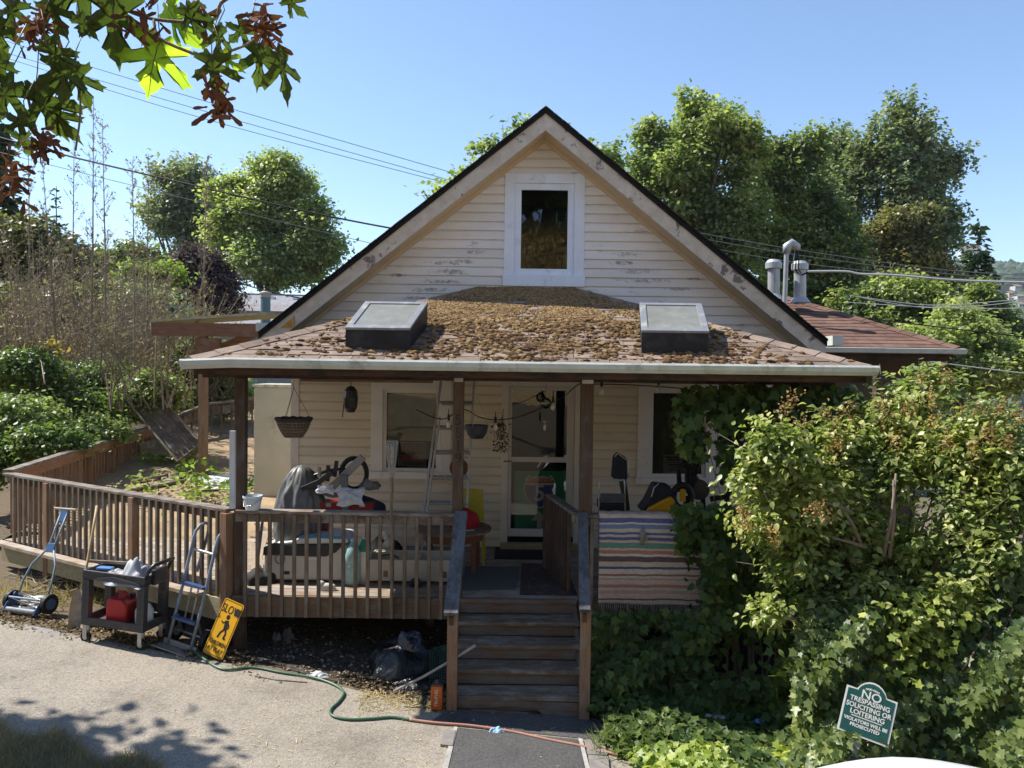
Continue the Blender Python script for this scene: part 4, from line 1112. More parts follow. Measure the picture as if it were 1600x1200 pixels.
# reel mower ---------------------------------------------------------------
mw = thing('reel_mower', 'blue push reel mower leaning its tall handle on the railing', 'mower')
b = B(); b.cyl((-.23, -.14, .05), (.23, -.14, .05), .036, 14); b.build('roller', M('grey_roller', (.16, .17, .19), .5, .2, 14, dirt=(.3, .28, .25), dirt_amt=.3), mw, smooth=False)
for s in (-1, 1):
    b = B(); n = 20
    b.tube([(s * .275, 0, .125), (s * .325, 0, .125)], .125, 22); wh = b.build('wheel', BLACK, mw)
    b = B(); b.tube([(s * .272, 0, .125), (s * .332, 0, .125)], .07, 18); b.build('hub', BLUE, wh)
    b = B(); b.prism([(s * .245, -.20, .03), (s * .245, -.12, .02), (s * .245, .1, .06), (s * .245, .12, .16), (s * .245, .0, .24), (s * .245, -.12, .14)], (s * .015, 0, 0)); b.build('side_plate', BLUE, mw, bevel=.004)
for k in range(5):
    b = B(); a0 = k * 2 * math.pi / 5
    pts = [(-.23 + .46 * t / 8, .0 + .085 * math.cos(a0 + t * .14), .125 + .085 * math.sin(a0 + t * .14)) for t in range(9)]
    for i in range(8): b.beam(pts[i], pts[i + 1], .004, .03, up=Vector((0, pts[i][1], pts[i][2] - .125)))
    b.build('reel_blade', STEEL, mw)
b = B(); b.cyl((-.24, 0, .125), (.24, 0, .125), .012, 8); b.cyl((-.24, -.10, .2), (.24, -.10, .2), .012, 8); b.build('axle_bars', BLUEL, mw)
b = B()
for s in (-1, 1):
    b.tube([(s * .235, .02, .15), (s * .235, .1, .36), (s * .19, .2, .56), (s * .055, .30, .74)], .013, 8)
b.build('lower_fork', BLUEL, mw, smooth=True)
b = B()
for s in (-1, 1): b.tube([(s * .045, .29, .70), (s * .045, .36, .86), (s * .055, .54, 1.22)], .012, 8)
b.build('handle_tube', BLUEL, mw, smooth=True)
b = B(); b.box((0, .305, .76), (.13, .022, .12), (R(-24), 0, 0)); b.box((0, .505, 1.15), (.13, .02, .17), (R(-24), 0, 0)); b.build('blue_bracket', BLUE, mw, bevel=.004)
b = B(); b.cyl((-.18, .54, 1.235), (.18, .54, 1.235), .016, 10); b.build('grip_bar', M('worn_wood_grip', (.34, .27, .2), .6, .2, 14), mw)
g0 = G(38, 962); place(mw, (g0.x, g0.y + .12, gz(g0.x) + .012), (0, 0, R(-16)), .93)
# scoop shovel ------------------------------------------------------------
sh = thing('scoop_shovel', 'worn scoop shovel with pale blade propped behind the cart', 'shovel')
TANP = M('worn_tan_blade', (.42, .35, .25), .5, .2, 9, dirt=(.2, .16, .11), dirt_amt=.4)
b = B(); nn = 7
pts = [[(-.14 + .28 * i / 6 * (1), .0 - .10 * (j / 5) , .005 + .36 * j / 5 + (.05 * ((i - 3) / 3) ** 2) * 0) for i in range(7)] for j in range(6)]
for j in range(6):
    for i in range(7): pts[j][i] = Vector((pts[j][i][0] * (.44 + .18 * math.sin(.4 + j * .5)), -.20 + .30 * j / 5 - .10 * ((i - 3) / 3) ** 2, .008 + .36 * j / 5))
b.v = [v for r_ in pts for v in r_] + [v + Vector((0, .006, 0)) for r_ in pts for v in r_]
for j in range(5):
    for i in range(6):
        b.f.append((j * 7 + i, j * 7 + i + 1, (j + 1) * 7 + i + 1, (j + 1) * 7 + i)); b.f.append((42 + j * 7 + i, 42 + (j + 1) * 7 + i, 42 + (j + 1) * 7 + i + 1, 42 + j * 7 + i + 1))
b.build('blade', TANP, sh, smooth=True)
b = B(); b.tube([(0, .1, .35), (.03, .28, .62), (.06, .50, .98), (.08, .66, 1.25)], .016, 8); b.build('handle', M('tan_shaft', (.42, .32, .17), .6, .2, 20), sh, smooth=True)
g0 = G(116, 978); place(sh, (g0.x, g0.y + .12, gz(g0.x) + .005), (0, 0, R(20)))
# utility cart -------------------------------------------------------------
CART = M('charcoal_cart_plastic', (.045, .045, .048), .5, .2, 10, spec=.4, dirt=(.13, .12, .11), dirt_amt=.3)
ct = thing('utility_cart', 'black two-shelf utility cart on casters loaded with cloths', 'cart')
CL, CWD, CH = .78, .42, .80
for zz, lip in ((.20, .09), (CH - .09, .10)):
    b = B(); b.mm((0, 0, zz), (CL, CWD, zz + .02))
    for q in (((0, 0, zz), (CL, .025, zz + lip)), ((0, CWD - .025, zz), (CL, CWD, zz + lip)), ((0, .025, zz), (.025, CWD - .025, zz + lip)), ((CL - .025, .025, zz), (CL, CWD - .025, zz + lip))): b.mm(*q)
    b.build('shelf', CART, ct, bevel=.008)
b = B(); b.prism([(.12, -.004, CH - .085), (CL - .05, -.004, CH - .085), (CL - .1, -.004, CH - .06), (CL * .5, -.004, CH - .025), (.2, -.004, CH - .06)], (0, -.008, 0)); b.build('front_crest', M('grey_panel', (.085, .085, .09), .5, .1, 8), ct)
for x in (.0, CL - .09):
    for y in (0, CWD - .07):
        b = B()
        b.mm((x, y, .29), (x + .09, y + .015, CH - .09)); b.mm((x, y + .015, .29), (x + .015, y + .07, CH - .09)); b.mm((x + .075, y + .015, .29), (x + .09, y + .07, CH - .09))
        lg = b.build('leg', CART, ct, bevel=.004)
        b = B()
        for k in range(6): b.cyl((x + .045, y - .002, .33 + k * .065), (x + .045, y + .004, .33 + k * .065), .008, 8)
        b.build('screw_hole', BLACK, lg)
        b = B(); b.cyl((x + .045, y + .02, .06), (x + .045, y + .05, .06), .06, 16); cs = b.build('caster', BLACK, ct)
        b = B(); b.cyl((x + .045, y + .015, .06), (x + .045, y + .055, .06), .03, 12); b.mm((x + .02, y + .008, .06), (x + .07, y + .014, .2)); b.mm((x + .02, y + .056, .06), (x + .07, y + .062, .2)); b.build('caster_fork', STEEL, cs)
for y in (.02, CWD - .03):
    pass
b = B(); b.tube([(CL - .02, .03, CH - .02), (CL + .03, .03, CH + .09), (CL + .07, .05, CH + .14), (CL + .07, CWD - .05, CH + .14), (CL + .03, CWD - .03, CH + .09), (CL - .02, CWD - .03, CH - .02)], .022, 10); b.build('handle', BLACKP, ct, smooth=True)
b = B(); b.mm((CL, .1, CH - .1), (CL + .05, CWD - .1, CH + .07)); 
b.build('tool_caddy', BLACKP, ct, bevel=.01)
c0 = G(129, 1003); c1 = G(190, 1013)
cang = math.atan2(c1.y - c0.y, c1.x - c0.x)
place(ct, (c0.x - .03, c0.y - .0, gz(c0.x + .3) + .01), (R(0), R(2.5), cang))
cartM = Matrix.Translation(ct.location) @ ct.rotation_euler.to_matrix().to_4x4()
def oncart(o, x, y, z, rz=0): place(o, cartM @ Vector((x, y, z)), (0, R(2.5), cang + rz))
gc = thing('fuel_can', 'red plastic fuel can on the lower shelf of the black cart', 'fuel can')
b = B(); b.prism([(-.12, -.13, 0), (.12, -.13, 0), (.12, -.13, .22), (.06, -.13, .275), (-.09, -.13, .285), (-.12, -.13, .24)], (0, .26, 0)); b.build('can_body', RED, gc, bevel=.022)
b = B(); b.tube([(-.07, 0, .28), (-.06, 0, .33), (.03, 0, .325), (.06, 0, .27)], .016, 8); b.build('handle', RED, gc, smooth=True)
b = B(); b.cyl((.08, .06, .25), (.085, .06, .30), .03, 12); b.build('cap', BLACKP, gc)
oncart(gc, .36, .2, .222, .15)
jg = thing('jug', 'translucent white plastic jug beside the red fuel can', 'jug')
JUG = M('milky_plastic', (.62, .63, .60), .4, .06, 5)
b = B(); b.lathe([(.085, 0), (.095, .02), (.095, .16), (.06, .22), (.022, .25), (.022, .275)], 18); b.build('jug_body', JUG, jg, smooth=True)
b = B(); b.cyl((0, 0, .275), (0, 0, .295), .026, 12); b.build('lid', BLUE, jg)
oncart(jg, .64, .2, .222)
def cloth(name, w, l, h, mat, seed, parent=None):
    b = B(); n = 22; random.seed(seed); ph = [random.uniform(0, 6) for _ in range(6)]
    for j in range(n):
        for i in range(n):
            u, v = i / (n - 1) - .5, j / (n - 1) - .5
            e = max(0, 1 - (2 * max(abs(u), abs(v))) ** 3)
            z = h * e * (.55 + .25 * math.sin(u * 9 + ph[0] + v * 3) + .2 * math.sin(v * 14 + ph[1] + u * 5) + .15 * math.sin((u - v) * 21 + ph[2])) + mnoise.noise(Vector((u * 5 + seed, v * 5, 0))) * h * .35 * e
            b.v.append(Vector((u * w * (1 + .12 * math.sin(v * 7 + ph[3])), v * l * (1 + .12 * math.sin(u * 8 + ph[4])), max(.003, z))))
    for j in range(n - 1):
        for i in range(n - 1): b.f.append((j * n + i, j * n + i + 1, (j + 1) * n + i + 1, (j + 1) * n + i))
    return b.build(name, mat, parent, smooth=True)
GREYC = M('silver_grey_cloth', (.42, .43, .46), .6, .25, 7)
o = cloth('crumpled_tarp', .46, .42, .24, GREYC, 3); tag(o, 'crumpled silver grey tarp heaped on the cart top', 'tarp'); oncart(o, .5, .2, CH - .05)
o = cloth('folded_rag', .24, .3, .05, M('pale_grey_rag', (.45, .44, .42), .8, .15, 9), 5); tag(o, 'pale folded rag on the cart top near its left end', 'rag'); oncart(o, .28, .2, CH - .05)
o = B().box((0, 0, .012), (.16, .09, .025)).build('blue_packet', M('blue_packet', (.08, .2, .42), .5, .1, 9), bevel=.004); tag(o, 'small flat blue packet on the left of the cart top', 'packet'); oncart(o, .22, .08, CH + .03, .2)
o = B().beam((0, 0, 0), (.55, .05, .02), .03, .03).build('wooden_stick', WOOD_OLD); tag(o, 'dark stick lying along the edge of the cart top', 'stick'); oncart(o, .1, .33, CH + .02)
# hand truck -----------------------------------------------------------------
ht = thing('hand_truck', 'worn blue hand truck standing against the side railing', 'hand truck')
HWD = .155
b = B()
for s in (-1, 1): 
    b.tube([(s * HWD, 0, .02), (s * HWD, .02, .5), (s * HWD, .03, 1.16), (s * HWD, .035, 1.24), (s * HWD + .012, .075, 1.31), (s * HWD + .02, .14, 1.335), (s * HWD + .02, .2, 1.31), (s * HWD + .02, .22, 1.2), (s * HWD, .2, .78)], .0175, 10)
b.build('rail', BLUEL, ht, smooth=True)
b = B(); b.cyl((-HWD, .04, 1.05), (HWD, .04, 1.05), .016, 10); b.build('top_bar', STEEL, ht)
for z in (.69, .31):
    b = B(); b.beam((-HWD, .0, z), (HWD, .0, z), .07, .03); b.build('cross_plate', BLUE, ht, bevel=.003)
b = B()
for s in (-.6, 0, .6): b.beam((s * HWD, .1, .28), (s * HWD, .1, .69), .022, .006)
b.build('back_straps', STEEL, ht)
b = B(); b.mm((-.22, -.15, .0), (.22, .02, .012)); b.mm((-.22, .0, .012), (.22, .02, .07)); b.build('toe_plate', M('grey_steel_plate', (.30, .28, .26), .5, .2, 9, metal=.5, dirt=(.2, .14, .1), dirt_amt=.4), ht, bevel=.003)
for s in (-1, 1):
    b = B(); b.cyl((s * .2, .16, .13), (s * .26, .16, .13), .125, 20); wh = b.build('wheel', BLACK, ht)
    b = B(); b.cyl((s * .195, .16, .13), (s * .266, .16, .13), .06, 14); b.build('rim', STEEL, wh)
b = B(); b.cyl((-.2, .16, .13), (.2, .16, .13), .012, 8); b.beam((-.14, .16, .13), (-.14, .03, .33), .02, .02); b.beam((.14, .16, .13), (.14, .03, .33), .02, .02); b.build('axle', STEEL, ht)
g0 = G(276, 1018); place(ht, (g0.x, g0.y + .05, gz(g0.x) + .008), (R(-9), R(8), R(-20)), 1.02)
# yellow sign ---------------------------------------------------------------
ys_ = thing('slow_sign', 'yellow metal SLOW CHILDREN AT PLAY sign leaning on the deck corner post', 'sign')
SW, SH = .275, .61
def rrect(w, h, r, y, n=5):
    out = []
    for cx, cz, a0 in ((w / 2 - r, h / 2 - r, 0), (-w / 2 + r, h / 2 - r, 90), (-w / 2 + r, -h / 2 + r, 180), (w / 2 - r, -h / 2 + r, 270)):
        for k in range(n + 1):
            a = R(a0 + 90 * k / n); out.append(Vector((cx + r * math.cos(a), y, cz + r * math.sin(a))))
    return out
B().prism(rrect(SW, SH, .03, 0), (0, .003, 0)).build('sign_plate', YEL, ys_)
o1, i1 = rrect(SW - .02, SH - .02, .025, -.0015), rrect(SW - .034, SH - .034, .019, -.0015)
b = B(); n = len(o1); b.add(o1 + i1, [(i, (i + 1) % n, n + (i + 1) % n, n + i) for i in range(n)]); b.build('border', INK, ys_)
text('SLOW', .125, INK, ys_, face_mtx(Vector((.0, -.002, .20))), sx=.74, name='lettering')
text('CHILDREN', .062, INK, ys_, face_mtx(Vector((.0, -.002, -.165))), sx=.75, name='lettering')
text('AT PLAY', .062, INK, ys_, face_mtx(Vector((.0, -.002, -.235))), sx=.9, name='lettering')
b = B(); z0 = .02
def limb(pts, w_):
    for i in range(len(pts) - 1):
        a, c = Vector((pts[i][0], -.0016 - .0002 * i, pts[i][1] + z0)), Vector((pts[i + 1][0], -.0016 - .0002 * i, pts[i + 1][1] + z0)); d = (c - a).normalized(); nrm = Vector((-d.z, 0, d.x)) * w_ / 2
        b.face(a - nrm, c + d * w_ * .2 - nrm, c + d * w_ * .2 + nrm, a + nrm)
limb([(.005, .07), (.02, -.02)], .048); limb([(.02, -.02), (-.02, -.07), (-.035, -.125)], .022); limb([(.03, -.02), (.05, -.07), (.04, -.115), (.065, -.118)], .022)
limb([(0, .06), (-.035, .03), (-.06, .045)], .015); limb([(.015, .06), (.055, .02), (.05, -.01)], .015)
b.face(*[Vector((.0 + .024 * math.cos(a), -.0017, z0 + .105 + .027 * math.sin(a))) for a in [k * math.pi / 6 for k in range(12)]])
b.build('running_child_symbol', INK, ys_)
B().box((.095, -.004, .205), (.07, .004, .075)).build('dark_tape_patch', BLACK, ys_)
s0 = G(334, 1035)
place(ys_, Vector((s0.x + .055, s0.y + .13, gz(s0.x) + .318)), (R(-20), R(13), R(-22)), .98)

# ---------------------------------------------------------------- under the deck
def bagmesh(name, r, h, mat, seed, parent=None, fold=.10, flat=1.0):
    b = B(); n, k = 40, 22; rs = random.Random(seed); ph = [rs.uniform(0, 6) for _ in range(5)]
    for j in range(k + 1):
        t = j / k; prof_ = math.sin(math.pi * min(1, .12 + t * .80)) ** .55 * (1 if t < .85 else 1 - (t - .85) * 4.2)
        for i in range(n):
            a = 2 * math.pi * i / n
            f = 1 + fold * (math.sin(a * 7 + ph[0] + t * 3) * .5 + math.sin(a * 13 + ph[1] - t * 5) * .35) * (.3 + t) + .18 * mnoise.noise(Vector((math.cos(a) * 1.6 + seed, math.sin(a) * 1.6, t * 3)))
            rr = r * max(.06, prof_) * f
            b.v.append(Vector((rr * math.cos(a), rr * math.sin(a) * flat, h * t * (1 + .08 * math.sin(a * 3 + ph[2]) * t))))
    for j in range(k):
        for i in range(n): b.f.append((j * n + i, j * n + (i + 1) % n, (j + 1) * n + (i + 1) % n, (j + 1) * n + i))
    b.f.append(tuple(range(n - 1, -1, -1))); b.f.append(tuple(k * n + i for i in range(n)))
    return b.build(name, mat, parent, smooth=True)
def bagmat():
    mt, nt, bs = new_mat('shiny_black_bag')
    geo = nt.nodes.new('ShaderNodeNewGeometry'); co = geo.outputs['Position']
    bs.inputs['Base Color'].default_value = (.010, .010, .012, 1); bs.inputs['Roughness'].default_value = .24; bs.inputs['Specular IOR Level'].default_value = .45
    bump(nt, bs, noise(nt, mapping(nt, co, (1, 1, .5)), 9, 5, .6), .8, .05); return mt
BAG = bagmat()
o = bagmesh('trash_bag', .37, .66, BAG, 4); tag(o, 'full shiny black trash bag slumped under the porch deck', 'trash bag'); g0 = G(622, 1065); place(o, (g0.x, g0.y + .30, gz(g0.x) + .0), (R(4), R(12), .4))
o = bagmesh('trash_bag', .40, .2, BAG, 9, flat=.5); tag(o, 'flattened black plastic sack in front of the full trash bag', 'trash bag'); g0 = G(652, 1080); place(o, (g0.x, g0.y + .14, gz(g0.x)), (0, R(-6), R(12)))
o = cloth('blue_plastic_sheet', .22, .2, .1, M('navy_plastic', (.012, .018, .045), .35, .2, 6, spec=.6), 12); tag(o, 'crumpled navy plastic sheet on top of the black trash bag', 'plastic sheet'); place(o, P(640, 1000, 7.72), (R(50), 0, 0))
o = cloth('crumpled_paper', .26, .14, .05, M('dirty_white_paper', (.5, .5, .5), .7, .2, 14), 21); tag(o, 'crumpled dirty white paper on the dirt under the deck', 'paper'); g0 = G(496, 1056); place(o, (g0.x, g0.y, gz(g0.x) + .012))
o = cloth('grey_plastic_wrap', .3, .22, .22, M('grey_wrap', (.14, .14, .15), .5, .2, 6), 23); tag(o, 'grey crumpled plastic wrap in the dark below the railing', 'plastic wrap'); g0 = G(432, 1012); place(o, (g0.x, g0.y + .25, gz(g0.x) + .0))
tc = thing('fuel_tin', 'small orange rectangular fuel tin standing beside the bottom step', 'tin')
g0 = G(682, 1112); ORG = M('orange_tin', (.50, .10, .012), .35, .15, 14, spec=.5)
b = B(); b.mm((-.055, -.035, 0), (.055, .035, .225)); b.build('tin_body', ORG, tc, bevel=.008)
b = B(); b.mm((-.05, -.03, .2255), (.05, .03, .245)); b.cyl((.0, 0, .245), (0, 0, .275), .02, 12); b.build('tin_top', M('dark_tin_top', (.08, .06, .05), .4, .2, 9), tc, bevel=.003)
text('TRUFUEL', .042, M('pale_print', (.75, .68, .5), .5, .05, 9), tc, face_mtx(Vector((.0, -.0365, .12)), spin=R(90)), name='lettering')
place(tc, (g0.x, g0.y + .04, gz(g0.x) + .012), (0, 0, R(-6)))
pole = B().tube([P(615, 1080, 7.35), P(660, 1058, 7.4), P(700, 1035, 7.38), P(743, 1008, 7.32)], [.012, .013, .014, .015], 8).build('pole', M('grey_pole', (.30, .28, .26), .5, .2, 14), smooth=True); tag(pole, 'thin grey pole sloping up across the left newel post', 'pole')
nt_ = thing('net', 'dark green mesh net folded behind the left newel post', 'net', P(690, 1050, 7.62))
b = B(); NG = M('dark_green_mesh', (.02, .06, .05), .6, .2, 9)
q = lambda u, v: P(672 + 36 * u, 1015 + 58 * v - 10 * u, 7.62 + .05 * math.sin(u * 5))
for k in range(11): b.tube([q(k / 10, v / 6) for v in range(7)], .0035, 4)
for k in range(15): b.tube([q(u / 6, k / 14) for u in range(7)], .0035, 4)
b.build('netting', NG, nt_, kind='stuff')
# garden hose
HG = M('green_hose', (.05, .13, .07), .4, .2, 6, spec=.5); HR = M('reddish_hose', (.40, .20, .14), .45, .15, 6, spec=.5)
def spline(pts, n=8):
    pts = [Vector(p) for p in pts]; out = []
    for i in range(len(pts) - 1):
        p0, p1, p2, p3 = pts[max(i - 1, 0)], pts[i], pts[i + 1], pts[min(i + 2, len(pts) - 1)]
        for k in range(n):
            t = k / n
            out.append(.5 * ((2 * p1) + (p2 - p0) * t + (2 * p0 - 5 * p1 + 4 * p2 - p3) * t * t + (3 * p1 - p0 - 3 * p2 + p3) * t ** 3))
    return out + [pts[-1]]
hz = lambda x, y, dz=.022: (lambda p: Vector((p.x, p.y, gz(p.x) + dz)))(G(x, y))
hose = thing('garden_hose', 'garden hose snaking from under the deck across the driveway past the steps', 'hose', hz(640, 1127))
pg = spline([hz(300, 1018), hz(345, 1048), hz(395, 1046), hz(440, 1054), hz(490, 1062), hz(522, 1073), hz(537, 1085), hz(530, 1099), hz(517, 1112), hz(520, 1122), hz(545, 1127.5), hz(580, 1126.5), hz(612, 1124), hz(640, 1128)])
B().tube(pg, .0125, 8).build('green_length', HG, hose, smooth=True)
pr_ = spline([hz(640, 1128), hz(680, 1133), hz(740, 1138), hz(800, 1147), hz(860, 1160), hz(920, 1172), hz(980, 1188), hz(1040, 1210)])
B().tube(pr_, .0135, 8).build('reddish_length', HR, hose, smooth=True)
o = cloth('blue_tape_wrap', .13, .07, .045, M('pale_blue_wrap', (.38, .58, .70), .5, .15, 9), 31, hose); o.location = hz(776, 1145, .03) - hose.location
tw = B().tube([hz(398, 1058, .012), hz(430, 1064, .012), hz(480, 1068, .012)], .006, 5).build('twig', WOOD_OLD); tag(tw, 'thin brown twig lying on the driveway near the hose end', 'twig')
# litter and dead leaves under the deck and along its edge
LIT = leafmat('dry_litter', (.03, .024, .018), (.10, .075, .05), (.34, .28, .2), trans=.1, patch=1)  # leaf colours darkened for the shade under the deck
pts = []
while len(pts) < 4200:
    x, y = random.uniform(-3.4, -.5), random.uniform(7.35, 9.4)
    e = G(560, 1088).y + (x + .9) * -.33
    if y > 7.75 - (x + 1.0) * .32 * (.9 if x < -1 else .2) - .12 + random.gauss(0, .05): pts.append((x, y, gz(x) + .012))
for k in range(1500):
    x = random.uniform(-1.7, -.55); y = 7.72 - (x + .75) * .22 + abs(random.gauss(0, .1)) * random.choice((-1, .6)); pts.append((x, y, gz(x) + .016))
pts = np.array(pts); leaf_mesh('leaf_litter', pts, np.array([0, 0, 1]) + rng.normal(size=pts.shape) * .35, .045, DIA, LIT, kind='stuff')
STRAW = leafmat('straw', (.35, .26, .13), (.55, .42, .22), (.62, .50, .3), trans=.1, patch=1)
pts = np.array([(lambda p: (p.x, p.y, gz(p.x) + .01))(G(random.uniform(560, 700), random.gauss(1094, 11))) for _ in range(1500)] + [(lambda p: (p.x, p.y, gz(p.x) + .012))(G(random.uniform(0, 980), random.uniform(1000, 1200))) for _ in range(700)])
leaf_mesh('straw_bits', pts, np.array([0, 0, 1]) + rng.normal(size=pts.shape) * .2, .04, (np.array([(-.06, 0, 0), (.06, 0, 0), (.05, 1, .02), (-.05, 1, .02)]), [(0, 1, 2), (0, 2, 3)]), STRAW, kind='stuff')
PEB = M('pebble_grey', (.3, .27, .24), .9, .3, 20)
b = B()
for k in range(120):
    p = G(random.uniform(385, 700), random.uniform(1020, 1075)); b.blob((p.x, p.y + random.uniform(0, .4), gz(p.x) + .01), random.uniform(.006, .022), 1, .3)
b.build('gravel', PEB, kind='stuff')
pts = []
for _ in range(2600):
    x = random.uniform(-40, 395); yl_ = 962 + max(0, x) * .186 + 5 * math.sin(x * .07)
    p = G(x, yl_ + abs(random.gauss(0, 7)) * random.choice((1, -1, -1))); pts.append((p.x, p.y, gz(p.x) + .012))
pts = np.array(pts); leaf_mesh('edge_litter', pts, np.array([0, 0, 1]) + rng.normal(size=pts.shape) * .4, .04, DIA, leafmat('edge_dry_litter', (.08, .06, .04), (.24, .18, .11), (.42, .33, .22), trans=.1, patch=1), kind='stuff')

# ---------------------------------------------------------------- porch, left part
# hanging basket
WICK = M('woven_basket', (.17, .13, .10), .9, .4, 30, bmp=.6)
D = 8.75; k = D / FPX
c = P(459, 655, D); hb = thing('hanging_basket', 'woven round hanging basket with dark rim on three wires', 'basket', c)
b = B()
for j in range(7):
    t = j / 6; rr = (26 - 12 * t ** 1.6) * k; zz = c.z - 27 * k * t
    b.tube([(c.x + rr * (1 + .02 * math.sin(9 * a)) * math.cos(a), c.y + rr * math.sin(a), zz) for a in [i * 2 * math.pi / 24 for i in range(24)]], .009, 5, closed=True)
for i in range(26):
    a = i * 2 * math.pi / 26
    b.tube([(c.x + (26 - 12 * (j / 6) ** 1.6) * k * math.cos(a + .05 * j), c.y + (26 - 12 * (j / 6) ** 1.6) * k * math.sin(a + .05 * j), c.z - 27 * k * j / 6) for j in range(7)], .006, 4)
b.build('basket_weave', WICK, hb)
b = B(); b.lathe([(13 * k, -26.5 * k), (20 * k, -19 * k), (24 * k, -2 * k), (5 * k, -3 * k)], 20, c); b.build('liner', M('coir_liner', (.10, .07, .05), 1, .3, 20), hb)
b = B(); b.tube([(c.x + 26.5 * k * math.cos(a), c.y + 26.5 * k * math.sin(a), c.z + random.uniform(-.01, .01)) for a in [i * 2 * math.pi / 30 for i in range(30)]], .022, 6, closed=True); b.build('rim', M('dark_coir_rim', (.05, .04, .035), 1, .3, 30), hb)
b = B(); tp_ = P(459, 606, D)
for a in (.3, 2.4, 4.5): b.tube([tp_, (c.x + 26 * k * math.cos(a), c.y + 26 * k * math.sin(a), c.z)], .003, 5)
b.tube([tp_, Vector((tp_.x, tp_.y, PBZ + .1))], .003, 5)
b.build('wires', M('rusty_wire', (.13, .09, .06), .6, .2, 9), hb)
# black lantern
D = 9.6; k = D / FPX; c = P(548, 624, D); ln = thing('hanging_lantern', 'black oblong lantern hanging from the porch beam by a strap', 'lantern', c)
b = B(); b.lathe([(.3 * k, -21 * k), (6 * k, -20 * k), (10 * k, -13 * k), (11.5 * k, 2 * k), (10 * k, 14 * k), (5 * k, 20 * k), (.3 * k, 21 * k)], 12, c); b.build('lantern_body', BLACKP, ln)
b = B()
for x in (-6, -2, 3, 7): b.mm((c.x + x * k - .008, c.y - 11.4 * k, c.z - 13 * k), (c.x + x * k + .008, c.y - 8 * k, c.z + 3 * k))
b.build('lantern_ribs', M('dark_slate_rib', (.05, .055, .06), .4, .2, 9), ln)
b = B(); b.tube([c + Vector((-8 * k, 0, 8 * k)), P(537, 632, D), P(535, 652, D)], .006, 5); b.tube([c + Vector((0, 0, 20 * k)), c + Vector((0, 0, 36 * k))], .006, 5); b.build('strap', BLACK, ln)
# NO TRESPASSING notice in the window
nz_ = thing('window_notice', 'black NO TRESPASSING notice with red letters behind the left window', 'sign', P(643.5, 710, YW + .05))
a, c = P(622, 728, YW + .045), P(665.5, 691.5, YW + .045)
B().mm((a.x, a.y, a.z), (c.x, a.y + .003, c.z)).build('notice_board', BLACKP, nz_)
b = B(); NW = M('pale_notice_edge', (.36, .34, .30), .5, .1, 8)
for q in (((a.x, a.z), (c.x, a.z + .008)), ((a.x, c.z - .008), (c.x, c.z)), ((a.x, a.z + .008), (a.x + .008, c.z - .008)), ((c.x - .008, a.z + .008), (c.x, c.z - .008))): b.mm((q[0][0], a.y - .003, q[0][1]), (q[1][0], a.y - .001, q[1][1]))
b.build('notice_edge', NW, nz_)
RL = M('red_letters', (.62, .07, .02), .5, .1, 8)
mid_ = (Vector(a) + Vector(c)) / 2
text('NO', .155, RL, nz_, face_mtx(Vector((mid_.x, a.y - .002, mid_.z + .075))), sx=.8)
text('TRESPASSING', .125, RL, nz_, face_mtx(Vector((mid_.x, a.y - .002, mid_.z - .065))), sx=.46, bold=.001)
# wicker torch
D = 8.32; k = D / FPX
c = P(612, 745, D); tt = thing('garden_torch', 'bamboo garden torch with pale woven top tied to the front railing', 'torch', c)
TCH = M('pale_wicker', (.40, .36, .31), .8, .4, 40, bmp=.5)
b = B(); rr = lambda t: (3 + 6.5 * t ** .8) * k
for j in range(9):
    t = .45 + .55 * j / 8; b.tube([(c.x + rr(t) * math.cos(a), c.y + rr(t) * math.sin(a), c.z + 56 * k * t) for a in [i * 2 * math.pi / 12 for i in range(12)]], .005, 4, closed=True)
for i in range(12):
    a = i * 2 * math.pi / 12; b.tube([(c.x + rr(t) * math.cos(a), c.y + rr(t) * math.sin(a), c.z + 56 * k * t) for t in (0, .25, .5, .75, 1.0)], .005, 4)
b.build('woven_head', TCH, tt)
b = B(); b.lathe([(4 * k, 20 * k), (7 * k, 46 * k), (5 * k, 50 * k), (.2 * k, 50 * k)], 12, c); b.build('oil_canister', STEEL, tt)
e = P(612, 966, D); b = B(); pts = [c.lerp(e, t / 10) for t in range(11)]
b.tube([p_ + Vector((.004 * math.sin(i * 2), 0, 0)) for i, p_ in enumerate(pts)], [.017 if i % 3 else .02 for i in range(11)], 8); b.build('bamboo_pole', wood('bamboo', (.16, .12, .08), 'z', grey=(.25, .2, .15), grey_amt=.4), tt)
# ladder
ALUD = M('dull_aluminium', (.36, .37, .38), .5, .15, 10, metal=.6)
ld = thing('ladder', 'aluminium extension ladder leaning on the porch wall behind the numbered post', 'ladder', P(690, 800, 9.8))
lb, lt_, rb, rt_ = P(650, 885, 9.75), P(689, 596, 10.3), P(724, 885, 9.75), P(741, 596, 10.3)
for a, c in ((lb, lt_), (rb, rt_)): B().beam(a, c, .03, .075, up=(0, 1, 0)).build('rail', ALUD, ld)
a2, c2 = lb.lerp(lt_, .02) + Vector((.05, -.04, 0)), lb.lerp(lt_, .80) + Vector((.05, -.04, 0))
B().beam(a2, c2, .026, .06, up=(0, 1, 0)).build('rail', ALUD, ld)
for i in range(9):
    t = .1 + i * .1355 - .03
    b = B(); b.cyl(lb.lerp(lt_, t), rb.lerp(rt_, t), .017, 8); b.cyl(lb.lerp(lt_, t - .012) + Vector((.06, -.04, 0)), rb.lerp(rt_, t - .012) + Vector((0, -.04, 0)), .013, 8); b.build('rung', ALUD, ld)
